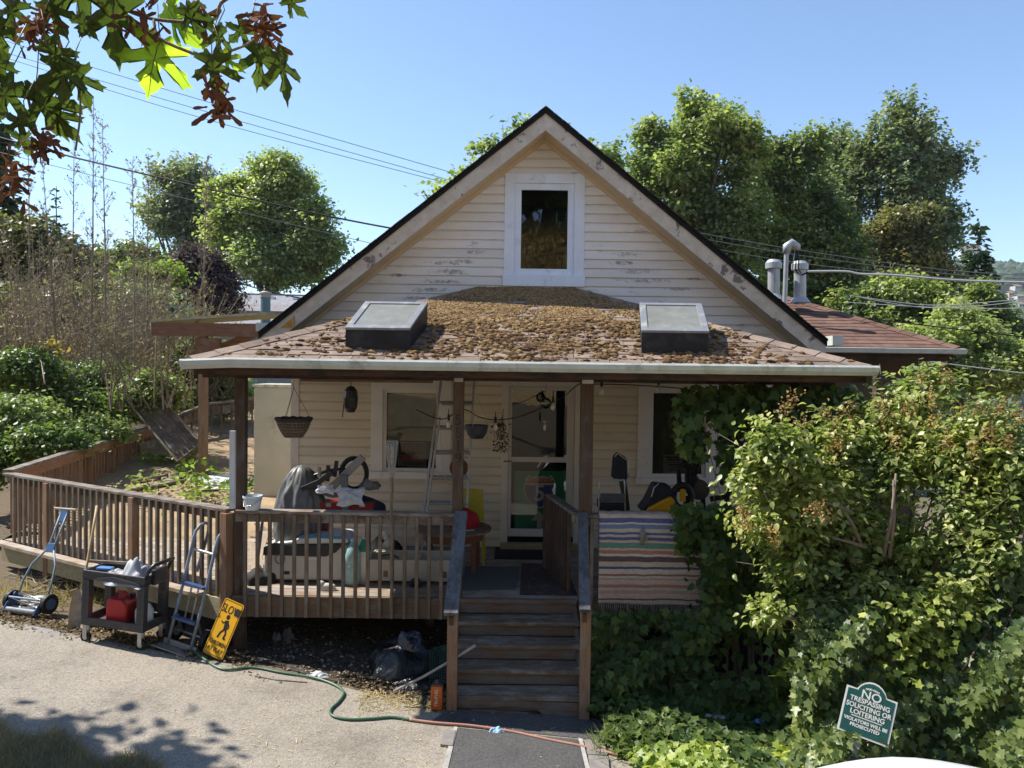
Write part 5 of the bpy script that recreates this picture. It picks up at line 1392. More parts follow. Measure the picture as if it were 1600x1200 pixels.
rp = B().tube(spline([P(682, 592, 9.7), P(684, 640, 9.7), P(690, 700, 9.68), P(696, 750, 9.6), P(706, 785, 9.4), P(716, 794, 8.9)], 6), .0045, 5).build('cord', M('pale_cord', (.50, .46, .38), .8, .1, 9), smooth=True); tag(rp, 'pale thin cord hanging down in front of the ladder', 'cord')
# string lights
sl_ = thing('string_lights', 'black cable of bare bulbs strung across the porch and doorway', 'string lights', P(800, 650, 9.2))
D = 9.2
cab = spline([P(650, 640, D), P(690, 655, D), P(724, 640, D), P(750, 652, D), P(778, 656, D), P(815, 650, D), P(850, 635, D), P(880, 620, D), P(905, 600, D - .5), P(925, 600, D - .5), P(975, 601, D - .3), P(1030, 604, D), P(1075, 608, D)], 6)
B().tube(cab, .007, 6).build('cable', BLACK, sl_, smooth=True)
BULB = glassmat('clear_bulb', (.85, .85, .8), 1.0)
for x, y, d in ((701, 668, D), (774, 672, D), (864, 640, D), (940, 615, D - .4), (1029, 612, D)):
    s0 = P(x, y - 11, d); b = B(); b.cyl(s0, s0 + Vector((0, 0, .075)), .016, 10); b.cyl(s0 + Vector((0, 0, .07)), s0 + Vector((0, 0, .14)), .005, 6); so = b.build('socket', BLACK, sl_)
    b = B(); b.lathe([(.012, 0), (.022, -.03), (.03, -.055), (.022, -.085), (.004, -.095)], 12, s0); b.build('bulb', M('frosty_bulb', (.55, .53, .48), .15, .1, 9, spec=.8), so, smooth=True)
# bowl planter
D = 9.1; k = D / FPX; c = P(745, 666, D)
bp = thing('hanging_bowl', 'dark grey plastic bowl planter hanging on pale twine by the door', 'planter', c)
b = B(); b.lathe([(.1 * k, -19 * k), (10 * k, -19 * k), (15 * k, -12 * k), (18 * k, 0), (18.6 * k, 2 * k), (17.5 * k, 2 * k), (14 * k, -9 * k), (.1 * k, -10 * k)], 26, c); b.build('bowl', M('slate_plastic', (.04, .042, .05), .45, .1, 8), bp, smooth=False)
b = B(); t0 = P(745, 616, D)
for a in (.2, 2.3, 4.4): b.tube([t0, (c.x + 18 * k * math.cos(a), c.y + 18 * k * math.sin(a), c.z)], .0035, 5)
b.tube([t0, Vector((t0.x, t0.y, PBZ + .05))], .0035, 5); b.tube([t0, P(739, 610, D)], .003, 4); b.build('twine', M('pale_twine', (.50, .43, .30), .9, .1, 9), bp)
# dried flowers
D = 10.4; c = P(785, 655, D); df = thing('dried_flowers', 'bunch of dried dark flowers hanging upside down beside the door', 'dried flowers', c)
b = B()
for i in range(22): b.tube([c + Vector((0, 0, .05)), P(783 + random.gauss(0, 6), random.uniform(668, 702), D + random.uniform(-.06, .06))], .003, 4)
b.tube([c + Vector((.01, 0, .14)), c], .006, 5); b.build('stems', M('dry_stem', (.24, .20, .12), .9, .2, 9), df)
pp = np.array([P(783 + random.gauss(0, 6.5), random.uniform(662, 705), D + random.uniform(-.08, .08)) for _ in range(170)])
leaf_mesh('petals', pp, rng.normal(size=pp.shape), .042, DIA, leafmat('dry_petals', (.05, .03, .025), (.13, .08, .06), (.3, .25, .2), trans=.1), df, kind='stuff')
# glass ball and charm
D = 9.9; c = P(853, 630, D); gb = thing('glass_ball', 'clear glass ball ornament hanging in the doorway', 'ornament', c)
b = B(); b.blob(c, .075, 3, 0); b.build('ball', glassmat('ball_glass', (.75, .78, .75), 1.5), gb, smooth=True); b = B(); b.tube([c + Vector((0, 0, .07)), c + Vector((0, 0, .25))], .003, 5); b.build('string', BLACK, gb)
D = 9.95; c = P(851, 668, D); fc = thing('fish_charm', 'small silvery fish charm dangling below the glass ball', 'ornament', c)
b = B(); b.blob(c, (.018, .01, .05), 2, .05); b.prism([c + Vector((0, 0, .04)), c + Vector((-.025, 0, .09)), c + Vector((.025, 0, .09))], (0, .006, 0)); b.build('fish', M('silver_charm', (.5, .5, .48), .3, .1, 9, metal=.6), fc, smooth=True)
b = B(); b.tube([c + Vector((0, 0, .06)), c + Vector((0, 0, .2))], .002, 4); b.build('string', BLACK, fc)
# grill under cover
D = 9.3; k = D / FPX
c = P(470, 790, D); gr = thing('covered_grill', 'round barbecue grill under a crumpled black cover', 'grill', (c.x, c.y, DECK))
COVER = M('grey_black_cover', (.12, .12, .118), .45, .25, 5, spec=.5)
b = B(); n, kk_ = 72, 24; ph = [random.uniform(0, 6) for _ in range(4)]; H = P(470, 726, D).z - DECK
for j in range(kk_ + 1):
    t = j / kk_; base = (math.sqrt(max(0, 1 - max(0, (t - .42) / .58) ** 2.2))) * (.90 + .10 * math.sin(t * 4.2))
    for i in range(n):
        a = 2 * math.pi * i / n
        fold = (.03 * math.sin(a * 7 + ph[0] + 3 * mnoise.noise(Vector((math.cos(a), math.sin(a), t * 2)))) + .30 * abs(mnoise.noise(Vector((math.cos(a) * 2.6, math.sin(a) * 2.6, t * 2.6)))) - .26 * abs(mnoise.noise(Vector((math.cos(a) * 4.5 + 3, math.sin(a) * 4.5, t * 4 + a * .3)))))
        r_ = .29 * max(.02, base) * (1 + fold)
        b.v.append(Vector((c.x + r_ * math.cos(a), c.y + r_ * math.sin(a), DECK + .35 + (H - .35) * t)))
for j in range(kk_):
    for i in range(n): b.f.append((j * n + i, j * n + (i + 1) % n, (j + 1) * n + (i + 1) % n, (j + 1) * n + i))
b.f.append(tuple(kk_ * n + i for i in range(n))); b.build('cover', COVER, gr, smooth=True)
for a in (.5, 2.6, 4.7):
    b = B(); b.cyl((c.x + .16 * math.cos(a), c.y + .16 * math.sin(a), DECK + .4), (c.x + .24 * math.cos(a), c.y + .24 * math.sin(a), DECK), .014, 8); b.build('leg', STEEL, gr)
# exercise glider / grey folded frame
GP = M('grey_plastic_frame', (.13, .14, .155), .45, .1, 6, spec=.45); GPL = M('light_grey_frame', (.26, .26, .25), .5, .1, 6)
D = 9.2; ex = thing('exercise_machine', 'folded grey and black exercise frame propped up behind the railing', 'exercise machine', P(530, 800, D))
def flatbar(pts, w_, mat, name, D, par, th=.05):
    b = B()
    for i in range(len(pts) - 1): b.beam(P(*pts[i], D), P(*pts[i + 1], D), th, w_ * D / FPX, up=(0, 0, 1))
    return b.build(name, mat, par, bevel=.008)
flatbar([(517, 763), (536, 745), (567, 714)], 12, GPL, 'long_arm', D, ex); flatbar([(538, 742), (540, 800)], 10.5, GP, 'upright', D - .06, ex, .05)
b = B(); b.tube(spline([P(497, 763, D - .02), P(505, 769, D - .02), P(520, 774, D - .02), P(535, 771, D - .02)], 4), .03, 8); b.build('foot_loop', GP, ex, smooth=True)
b = B(); b.tube([P(553 + 20 * math.cos(a), 740 + 24 * math.sin(a), D + .25) for a in [i * 2 * math.pi / 24 for i in range(24)]], .03, 8, closed=True); b.build('wheel_hoop', BLACK, ex, smooth=True)
flatbar([(472, 764), (500, 752), (520, 738)], 8, BLACKP, 'black_pedal_arm', D - .1, ex, .08); flatbar([(512, 752), (513, 727)], 6, BLACKP, 'grip', D - .02, ex, .04); flatbar([(523, 745), (526, 720)], 6, BLACKP, 'grip', D - .02, ex, .04)
b = B(); b.tube(spline([P(488, 744, D + .1), P(515, 735, D + .1), P(540, 733, D + .1)], 4), .02, 6); b.build('cross_bar', BLACKP, ex, smooth=True)
b = B(); b.cyl(P(499, 745, D - .05), P(499, 730, D - .05), .02, 8, .026); b.build('tan_grip', M('tan_grip', (.36, .31, .24), .6, .1, 9), ex)
# navy bag, white cloth, red toolbox
D = 9.35; c = P(563, 795, D)
o = bagmesh('duffel_bag', .31, .30, M('navy_fabric', (.014, .018, .04), .7, .3, 9), 15, fold=.05, flat=.5); tag(o, 'slumped navy fabric bag lying behind the grey frame', 'bag'); place(o, (c.x, c.y, P(563, 795, D).z), (0, 0, .1))
o = cloth('white_cloth', .3, .22, .1, M('white_fabric', (.62, .64, .68), .8, .08, 6), 41); tag(o, 'white crumpled cloth draped over the navy bag', 'cloth'); place(o, P(548, 775, D - .28), (R(62), 0, .2))
o = cloth('white_cloth', .2, .1, .06, M('white_fabric_small', (.62, .64, .68), .8, .08, 6), 43); tag(o, 'small white cloth scrap tucked left of the grey upright', 'cloth'); place(o, P(508, 764, D - .3), (R(60), 0, .2))
o = cloth('grey_camo_cloth', .25, .15, .1, M('grey_mottled_cloth', (.16, .15, .15), .8, .5, 18), 44); tag(o, 'grey mottled cloth on top of the navy bag', 'cloth'); place(o, P(578, 757, D), (R(30), 0, .2))
tb = thing('toolbox', 'long flat dark red toolbox on the porch behind the railing', 'toolbox', P(538, 800, D))
a, c = P(496, 803, D - .2), P(583, 786, D - .2); DR_ = M('dark_red_paint', (.22, .02, .02), .45, .2, 9)
B().mm((a.x, a.y, a.z), (c.x, a.y + .25, c.z)).build('box_body', DR_, tb, bevel=.01)
b = B(); 
for x in (.2, .8): b.mm((a.x + (c.x - a.x) * x - .03, a.y - .012, c.z - .05), (a.x + (c.x - a.x) * x + .03, a.y - .001, c.z - .005))
b.build('latch', STEEL, tb, kind='stuff')
for xx in (.12, .88): B().mm((a.x + (c.x - a.x) * xx - .02, a.y + .05, DECK), (a.x + (c.x - a.x) * xx + .02, a.y + .2, a.z)).build('leg', DR_, tb)
# big white cooler
D = 8.95; a, c = P(412, 918, D), P(547, 838, D); x0, x1, zb, zt_ = a.x, c.x, DECK + .03, c.z
WP = M('off_white_plastic', (.50, .49, .45), .45, .06, 4, dirt=(.3, .28, .24), dirt_amt=.1)
ck = thing('cooler', 'large off white rolling cooler with dark grey panel and blue striped lid', 'cooler', ((x0 + x1) / 2, D + .2, DECK))
wx = x1 - x0; hz_ = zt_ - zb
fr = lambda u, v, y=0: Vector((x0 + wx * u, D + y, zb + hz_ * v))
b = B(); b.prism([fr(.0, .0), fr(.92, .0), fr(1.0, .15), fr(1.0, .72), fr(.96, .80), fr(.0, .76)], (0, .48, 0)); b.build('cooler_body', WP, ck, bevel=.025)
b = B(); b.prism([fr(-.01, .56, -.012), fr(.72, .54, -.012), fr(.84, .64, -.012), fr(.93, .83, -.012), fr(.3, .79, -.012), fr(.12, .84, -.012), fr(.0, .74, -.012)], (0, .03, 0)); b.build('dark_panel', M('dark_grey_panel', (.045, .045, .05), .45, .1, 6), ck, bevel=.006)
b = B(); b.prism([fr(.12, .80), fr(.34, .88), fr(.42, .97), fr(.6, 1.0), fr(.93, .98), fr(.99, .9), fr(.96, .84), fr(.3, .80)], (0, .46, 0)); b.build('lid', M('bright_white_plastic', (.66, .68, .68), .35, .04, 4), ck, bevel=.015)
b = B(); b.prism([fr(.40, .93, -.006), fr(.6, .955, -.006), fr(.95, .93, -.006), fr(.93, .985, -.006), fr(.6, 1.005, -.006), fr(.43, .98, -.006)], (0, .02, 0)); b.build('blue_stripe', M('bright_blue_plastic', (.02, .28, .55), .35, .05, 4), ck)
b = B(); e = fr(.19, .47, -.004); b.tube([e + Vector((.055 * math.cos(t), -.004, .055 * math.sin(t))) for t in [i * 2 * math.pi / 20 for i in range(20)]], .006, 5, closed=True); b.build('drain_ring', GP, ck)
B().mm(fr(.52, .46, -.008), fr(.66, .53, .0)).build('name_plate', M('pale_plate', (.62, .62, .58), .5, .05, 6), ck, bevel=.003)
B().mm(fr(.21, .13, -.006), fr(.30, .20, .0)).build('drain_slot', BLACK, ck)
for xx in (.1, .9):
    b = B(); e = fr(xx, 0); b.cyl((e.x, D + .03, DECK + .06), (e.x, D + .09, DECK + .06), .06, 16); b.build('wheel', BLACKP, ck)
o = thing('shoe_pair', 'white shoe lying on the deck in front of the cooler', 'shoe', P(510, 929, 8.68)); e = P(510, 930, 8.68); e.z = DECK
b = B(); b.blob(e + Vector((0, 0, .04)), (.11, .045, .04), 3, .03); b.blob(e + Vector((-.06, 0, .06)), (.05, .04, .05), 2, .03); b.build('upper', WP, o, smooth=True); b = B(); b.prism([e + Vector((x * .115, y * .045, 0)) for x, y in ((1, 0), (.8, .7), (0, .8), (-.9, .8), (-1, 0), (-.9, -.8), (0, -.8), (.8, -.7))], (0, 0, .02)); b.build('sole', JUG, o)
o.name = 'shoe'
# water bottle
D = 8.95; k = D / FPX; c = P(551, 925, D); c.z = DECK
wb = thing('water_bottle', 'large teal translucent water bottle standing right of the cooler', 'bottle', c)
TEAL = M('teal_bottle', (.30, .48, .47), .15, .12, 7, spec=.6)
hh = P(551, 846, D).z - DECK
b = B(); r_ = 13.5 * k; b.lathe([(r_ * .9, 0), (r_, .02), (r_, hh * .2), (r_ * .93, hh * .22), (r_, hh * .25), (r_, hh * .47), (r_ * .93, hh * .5), (r_, hh * .53), (r_, hh * .7), (r_ * .8, hh * .85), (r_ * .3, hh * .95), (r_ * .28, hh)], 22, c); b.build('bottle_body', TEAL, wb, smooth=True)
b = B(); b.cyl(c + Vector((0, 0, hh)), c + Vector((0, 0, hh + .04)), r_ * .34, 14); b.build('cap', M('pale_blue_cap', (.4, .6, .7), .4, .05, 8), wb)
# mugs / small stuff beside it
o = thing('jug', 'white jug with green printed label next to the teal bottle', 'jug', P(570, 925, 9.0)); e = P(569, 925, 9.0); e.z = DECK
b = B(); b.lathe([(.075, 0), (.075, .4), (.03, .5), (.03, .54)], 16, e); b.build('jug_body', JUG, o, smooth=True); b = B(); b.lathe([(.077, .38), (.077, .42), (.035, .52), (.03, .52)], 16, e); b.build('green_label', M('green_label', (.05, .25, .15), .5, .1, 8), o)
o = thing('drink_can', 'red tin tub standing at the left end of the white box', 'tub', P(578, 900, 9.05)); e = P(577, 878, 9.05)
b = B(); b.lathe([(.085, -.3), (.095, 0), (.08, 0)], 18, e); b.build('tub_wall', RED, o); o.name = 'tub'
b = B(); b.blob(e + Vector((.04, 0, .06)), (.07, .05, .06), 2, .15); b.build('yellow_rag', M('pale_yellow_rag', (.55, .45, .2), .8, .1, 9), o, smooth=True)
# white long box
D = 8.95; a, c = P(574, 922, D), P(716, 876, D)
wb2 = thing('storage_bin', 'long plain off white open bin at the right end of the porch clutter', 'bin', ((a.x + c.x) / 2, D + .2, DECK))
b = B(); zz0, zz1 = DECK + .035, c.z
b.mm((a.x, D, zz0), (c.x, D + .02, zz1)); b.mm((a.x, D + .46, zz0), (c.x, D + .48, zz1)); b.mm((a.x, D + .02, zz0), (a.x + .02, D + .46, zz1)); b.mm((c.x - .02, D + .02, zz0), (c.x, D + .46, zz1)); b.mm((a.x + .02, D + .02, zz0), (c.x - .02, D + .46, zz0 + .02)); b.build('bin_wall', M('cream_melamine', (.50, .47, .40), .5, .06, 3, dirt=(.3, .27, .2), dirt_amt=.1), wb2, bevel=.005)
b = B(); b.mm((a.x + .02, D + .03, zz0 + .16), (a.x + (c.x - a.x) * .56, D + .44, zz1 - .01)); b.build('cardboard_fill', M('pale_cardboard', (.55, .45, .28), .9, .1, 6), wb2)
b = B(); e = P(607, 872, D + .1); b.tube([(e.x + .13 * math.cos(t), e.y, e.z + .07 * math.sin(t) - .03) for t in [i * math.pi / 12 for i in range(13)]], .008, 6); b.build('wire_loop', BLACK, wb2)
for xx in (.2, .85): B().mm((a.x + (c.x - a.x) * xx - .025, D - .006, zz0 + .05), (a.x + (c.x - a.x) * xx + .025, D, zz0 + .12)).build('brown_clip', WOOD_RIM, wb2)
for xx in (.06, .94): B().mm((a.x + (c.x - a.x) * xx - .03, D + .05, DECK), (a.x + (c.x - a.x) * xx + .03, D + .4, zz0)).build('foot', BLACK, wb2)
o = thing('headphones', 'round black gadget with pale plug lying before the white bin', 'gadget', P(648, 915, 8.8)); e = P(649, 914, 8.82)
b = B(); b.cyl(e, e + Vector((0, .05, 0)), .075, 18); b.build('drum', BLACKP, o, bevel=.01); e2 = P(640, 927, 8.78); b = B(); b.cyl(e2 + Vector((-.03, 0, 0)), e2 + Vector((.06, 0, .02)), .018, 10); b.build('plug', JUG, o)
B().mm((e.x - .03, e.y, DECK), (e.x + .03, e.y + .05, e.z)).build('stand', BLACKP, o); o.name = 'cord_reel'
# round table, chair and red bag
D = 9.7; k = D / FPX; c = P(708, 824, D)
tbx = thing('round_table', 'round reddish brown wooden table on the porch left of the door', 'table', (c.x, c.y, DECK))
b = B(); R_ = 60 * k; b.lathe([(R_ - .02, -.03), (R_, -.025), (R_, 0), (.01, 0)], 36, c); b.build('tabletop', wood('dull_table_top', (.15, .10, .07), 'x', grey=(.2, .16, .13), grey_amt=.5), tbx)
b = B(); b.lathe([(R_ - .1, -.14), (R_ - .1, -.03), (R_ - .12, -.03), (R_ - .12, -.14)], 36, c); b.build('apron', WOOD_TABLE, tbx)
for a in (.55, 2.6, 3.8, 5.6):
    e = c + Vector(((R_ - .13) * math.cos(a), (R_ - .13) * math.sin(a), -.03)); b = B(); b.beam(e, Vector((e.x, e.y, DECK)), .06, .06); b.build('leg', WOOD_TABLE, tbx, bevel=.006)
b = B(); e = c + Vector((.18, -.2, .006)); b.tube([e, e + Vector((.1, .03, 0))], .006, 5); o = b.build('pencil', JUG); tag(o, 'small pale stick lying on the round table top', 'stick')
ch = thing('yellow_chair', 'yellow plastic chair standing behind the round table', 'chair', P(738, 850, 10.2))
e = P(734, 766, 10.2); YC = M('mustard_plastic', (.42, .36, .03), .45, .1, 5)
b = B(); b.prism([e + Vector((-.21, 0, -.42)), e + Vector((.2, 0, -.42)), e + Vector((.17, .05, .0)), e + Vector((-.16, .05, .02))], (0, .025, 0)); b.build('backrest', YC, ch, bevel=.012)
b = B(); b.mm((e.x - .22, e.y - .42, e.z - .46), (e.x + .22, e.y + .02, e.z - .425)); b.build('seat', YC, ch, bevel=.012)
for sx in (-.19, .19):
    for sy in (-.38, 0): b = B(); b.beam((e.x + sx, e.y + sy, e.z - .46), (e.x + sx * 1.08, e.y + sy, DECK), .035, .035); b.build('leg', YC, ch)
o = bagmesh('red_bag', .21, .27, M('red_cloth', (.36, .012, .02), .7, .2, 6), 19, fold=.12, flat=.7); tag(o, 'crumpled red cloth bag sitting on the round table', 'bag'); place(o, P(723, 812, D) , (0, R(10), .5))
# mats and rugs on the landing
sh_ = lambda name, pts, z, mat: B().prism([Vector((p.x, p.y, z)) for p in pts], (0, 0, .008)).build(name, mat)
gd = lambda x, y: (lambda d: CAM + d * ((DECK - CAMZ) / d.z))(_f + _r * ((x - 800) / FPX) - _u * ((y - 600) / FPX))
o = sh_('door_mat', [gd(772, 874), gd(868, 875), gd(872, 852), gd(775, 851)], DECK + .002, M('black_mat', (.01, .01, .011), .95, .3, 60)); tag(o, 'black rubber door mat in front of the storm door', 'mat')
o = sh_('grey_mat', [gd(722, 922), gd(806, 922), gd(812, 886), gd(728, 886)], DECK + .002, M('grey_carpet_mat', (.10, .10, .105), 1, .2, 40)); tag(o, 'plain grey carpet mat at the top of the steps', 'mat')
def persian():
    mt, nt, bs = new_mat('dark_patterned_rug')
    geo = nt.nodes.new('ShaderNodeNewGeometry'); co = geo.outputs['Position']
    v = nt.nodes.new('ShaderNodeTexVoronoi'); v.distance = 'CHEBYCHEV'; v.inputs['Scale'].default_value = 13; nt.links.new(co, v.inputs['Vector'])
    c1 = ramp(nt, v.outputs['Distance'], [(.15, (.10, .075, .065)), (.2, (.02, .016, .018)), (.4, (.05, .02, .018)), (.46, (.13, .10, .08)), (.5, (.03, .025, .03))])
    nt.links.new(c1, bs.inputs['Base Color']); bs.inputs['Roughness'].default_value = 1; return mt
o = sh_('patterned_rug', [gd(812, 930), gd(902, 931), gd(893, 908), gd(871, 882), gd(815, 881)], DECK + .003, persian()); tag(o, 'dark patterned rug by the landing railing', 'rug')
# interstate sign behind the door glass
sg = thing('interstate_sign', 'green INTERSTATE 5 shield sign with white arrow behind the door glass', 'sign', P(843, 780, YW + .05))
ys0 = YW + .03
GRN = M('sign_green', (.02, .36, .19), .45, .08, 6); SWH = M('sign_white', (.78, .79, .76), .45, .05, 6); SRD = M('sign_red', (.60, .10, .06), .45, .08, 6); SBL = M('sign_blue', (.10, .12, .46), .45, .08, 6)
q = lambda x, y, dy=0: (lambda p: Vector((p.x, ys0 + dy, p.z)))(P(x, y, ys0))
B().prism([q(804, 826), q(884, 826.5), q(884, 736), q(804, 736)], (0, .004, 0)).build('sign_board', GRN, sg)
def shield(cx, cy, w_, h_):
    half = [(0, -.46), (.10, -.48), (.24, -.44), (.34, -.50), (.42, -.40), (.49, -.22), (.50, -.02), (.44, .18), (.30, .36), (.14, .46), (0, .52)]
    return [(cx + x * w_, cy + y * h_) for x, y in half] + [(cx - x * w_, cy + y * h_) for x, y in half[-2:0:-1]]
B().prism([q(x, y, -.006) for x, y in shield(843.5, 768, 51, 51)], (0, .004, 0)).build('shield_edge', SWH, sg)
pl_ = shield(843.5, 768, 47, 47)
B().prism([q(x, y, -.010) for x, y in pl_ if y >= 756] , (0, .003, 0)).build('shield_blue', SBL, sg)
B().prism([q(x, min(y, 754.5), -.010) for x, y in shield(843.5, 768, 47, 47) if y < 760], (0, .003, 0)).build('shield_red', SRD, sg)
text('INTERSTATE', .075, SWH, sg, face_mtx(q(843, 749.5, -.012)), sx=.85, bold=.001)
text('5', .33, SWH, sg, face_mtx(q(843, 771, -.012)), sx=.95, bold=.006)
B().prism([q(x, y, -.008) for x, y in ((839, 825), (839, 813), (830, 813), (842.5, 798), (855, 813), (847, 813), (847, 825))], (0, .004, 0)).build('white_arrow', SWH, sg)
# rug on the rail
def rugmat():
    mt, nt, bs = new_mat('striped_rag_rug')
    geo = nt.nodes.new('ShaderNodeNewGeometry'); co = geo.outputs['Position']
    sx = nt.nodes.new('ShaderNodeSeparateXYZ'); nt.links.new(co, sx.inputs[0])
    wv = math_(nt, 'MULTIPLY', math_(nt, 'SUBTRACT', noise(nt, mapping(nt, co, (2.2, .3, 1)), 1.6, 3), .5), .045)
    t = math_(nt, 'MULTIPLY', math_(nt, 'SUBTRACT', math_(nt, 'ADD', sx.outputs[2], wv), .62), 1 / 1.13)
    rs = random.Random(5); pale = [(.68, .59, .47), (.64, .52, .40), (.70, .63, .52), (.66, .49, .38), (.60, .54, .44)]
    deep = [(.12, .12, .24), (.40, .11, .10), (.17, .11, .12), (.52, .24, .18), (.20, .17, .16), (.15, .12, .19), (.58, .36, .28), (.38, .17, .14)]
    cool = [(.16, .36, .36), (.16, .32, .24), (.13, .15, .32), (.40, .14, .13), (.22, .27, .40)]
    cols, t0 = [], 0
    while t0 < .985 and len(cols) < 31:
        k_ = len(cols); cols.append((t0, rs.choice(pale) if k_ % 2 == 0 else rs.choice(deep if t0 < .62 else cool))); t0 += rs.uniform(.012, .045) * (1.15 if k_ % 2 else 1)
    n = nt.nodes.new('ShaderNodeValToRGB'); n.color_ramp.interpolation = 'CONSTANT'; el = n.color_ramp.elements
    while len(el) > 1: el.remove(el[-1])
    for i, (t1, c) in enumerate(cols):
        e = el[0] if i == 0 else el.new(t1 / t0); e.color = c + (1,)
        if i == 0: e.position = 0
    nt.links.new(t, n.inputs[0])
    fib = noise(nt, mapping(nt, co, (1, 1, 7)), 26, 5, .75)
    col = mix(nt, 1.0, n.outputs[0], ramp(nt, fib, [(.25, (.45, .45, .47)), (.5, (1, 1, 1)), (.75, (1.25, 1.22, 1.2))]), 'MULTIPLY')
    nt.links.new(col, bs.inputs['Base Color']); bs.inputs['Roughness'].default_value = 1; bs.inputs['Specular IOR Level'].default_value = .05
    bump(nt, bs, fib, .7, .012); return mt
RUG = rugmat()
Dr = 8.36
rg = thing('rag_rug', 'striped multicolour rag rug hanging over the railing right of the steps', 'rug', P(1018, 800, Dr))
a, c = P(937, 803, Dr), P(1100, 955, Dr); n, kz = 44, 46; b = B()
for j in range(kz + 1):
    for i in range(n + 1):
        x = a.x + (c.x - a.x) * i / n; zt2 = RTOP + .012
        if j <= 3: y = YP + .10 - .075 * j; z = zt2 + .004 * math.sin(i)
        else:
            t = (j - 3) / (kz - 3); zl = P(937 + 163 * i / n, 942 + 8 * i / n, Dr).z
            z = zt2 + (zl - zt2) * t; y = YP - .128 - .006 * math.sin(i * .33 + t) * t - .012 * t + .004 * mnoise.noise(Vector((i * .2, j * .5, 0)))
        b.v.append(Vector((x, y, z)))
for j in range(kz):
    for i in range(n): b.f.append((j * (n + 1) + i, j * (n + 1) + i + 1, (j + 1) * (n + 1) + i + 1, (j + 1) * (n + 1) + i))
o = b.build('rug_cloth', RUG, rg, smooth=True); sm = o.modifiers.new('thickness', 'SOLIDIFY'); sm.thickness = .012
FR = M('fringe_thread', (.42, .38, .33), .9, .1, 20); b = B()
for i in range(52):
    t = i / 51; e = P(938 + 160 * t, 942 + 8 * t, Dr + .0); b.tube([(e.x, YP - .15, e.z + .01), (e.x + random.uniform(-.012, .012), YP - .155, e.z - random.uniform(.03, .075))], .003, 4)
b.build('fringe', FR, rg, kind='stuff')
e = P(1003, 838, Dr); b = B(); b.blob((e.x, YP - .16, e.z), (.03, .02, .09), 2, .2); b.tube([(e.x - .02, YP - .15, e.z - .09), (e.x + .05, YP - .17, e.z - .02), (e.x, YP - .16, e.z + .1)], .012, 6); b.build('frayed_knot', M('grey_knot', (.25, .22, .19), .9, .3, 30), rg, smooth=True)
# right porch: folded stroller, black chair frame, yellow toy, dark gym weights
D = 9.2; st = thing('folded_stroller', 'folded dark stroller standing by the right porch wall', 'stroller', P(965, 800, D))
b = B(); b.prism([P(957, 748, D), P(981, 750, D), P(980, 716, D), P(966, 708, D), P(960, 715, D)], (0, .18, 0)); b.build('fabric_seat', M('dark_slate_fabric', (.02, .026, .034), .8, .3, 9), st, bevel=.02)
b = B(); b.tube(spline([P(961, 714, D), P(965, 709, D), P(974, 715, D), P(981, 722, D), P(982, 745, D)], 3), .008, 6); b.build('handle', STEEL, st, smooth=True)
b = B(); b.beam(P(970, 750, D), P(980, 800, D), .04, .05); b.beam(P(976, 745, D + .05), P(984, 810, D + .05), .02, .03); b.build('frame_leg', BLACKP, st)
for x in (966, 984): e = P(x, 862, D + .1); e.z = DECK + .08; b = B(); b.cyl(e, e + Vector((.03, 0, 0)), .08, 14); b.build('wheel', BLACK, st)
b = B(); b.beam(P(980, 800, D), Vector((P(966, 862, D).x, D + .1, DECK + .08)), .03, .03); b.beam(P(984, 805, D), Vector((P(984, 862, D).x, D + .1, DECK + .08)), .03, .03); b.build('frame_leg', BLACKP, st)
cf = thing('folding_chair', 'grey tube folding chair with dark seat behind the rug', 'chair', P(955, 800, 9.0)); D = 9.0
b = B(); b.tube(spline([P(936, 850, D), P(936, 770, D), P(938, 753, D), P(945, 751, D), P(970, 751, D), P(976, 757, D), P(977, 850, D)], 4), .009, 7); b.build('tube_frame', STEEL, cf, smooth=True)
b = B(); b.mm((P(938, 800, D).x, D, P(938, 800, D).z), (P(976, 800, D).x, D + .38, P(938, 787, D).z)); b.build('seat', BLACK, cf, bevel=.01); b = B(); b.mm((P(938, 785, D).x, D - .01, P(938, 785, D).z), (P(976, 800, D).x, D + .01, P(938, 771, D).z)); b.build('backrest', M('grey_weave', (.10, .10, .105), .8, .2, 30), cf)
ty = thing('ride_on_toy', 'yellow and black ride-on toy wedged behind the railing by the ivy', 'toy', P(1045, 790, 8.9)); D = 8.9
YT = M('toy_yellow', (.62, .30, .01), .4, .08, 5)
b = B(); b.prism([P(1010, 799, D), P(1014, 794, D), P(1036, 782, D), P(1050, 776, D), P(1056, 784, D), P(1052, 800, D)], (0, .2, 0)); b.build('yellow_fender', YT, ty, bevel=.02)
b = B(); b.mm(P(1063.5, 784, D - .01), P(1070, 764, D + .05)); b.build('yellow_stripe', YT, ty, bevel=.006)
b = B(); b.tube([P(1066 + 14 * math.cos(t), 776 + 18 * math.sin(t), D + .1) for t in [i * 2 * math.pi / 20 for i in range(20)]], .04, 8, closed=True); b.build('wheel', BLACK, ty, smooth=True)
b = B(); b.prism([P(1000, 798, D + .05), P(1010, 785, D + .05), P(1024, 757, D + .05), P(1048, 760, D + .05), P(1060, 785, D + .05), P(1052, 800, D + .05)], (0, .28, 0)); b.build('dark_body', M('navy_toy_body', (.02, .025, .035), .5, .2, 6), ty, bevel=.02)
b = B(); b.tube([P(1018, 776, D), P(1022, 762, D), P(1030, 755, D)], .006, 5); b.build('grey_lever', STEEL, ty)
fx = thing('exercise_bike', 'black exercise machine silhouetted in front of the right window', 'exercise machine', P(1085, 800, 9.6)); D = 9.6
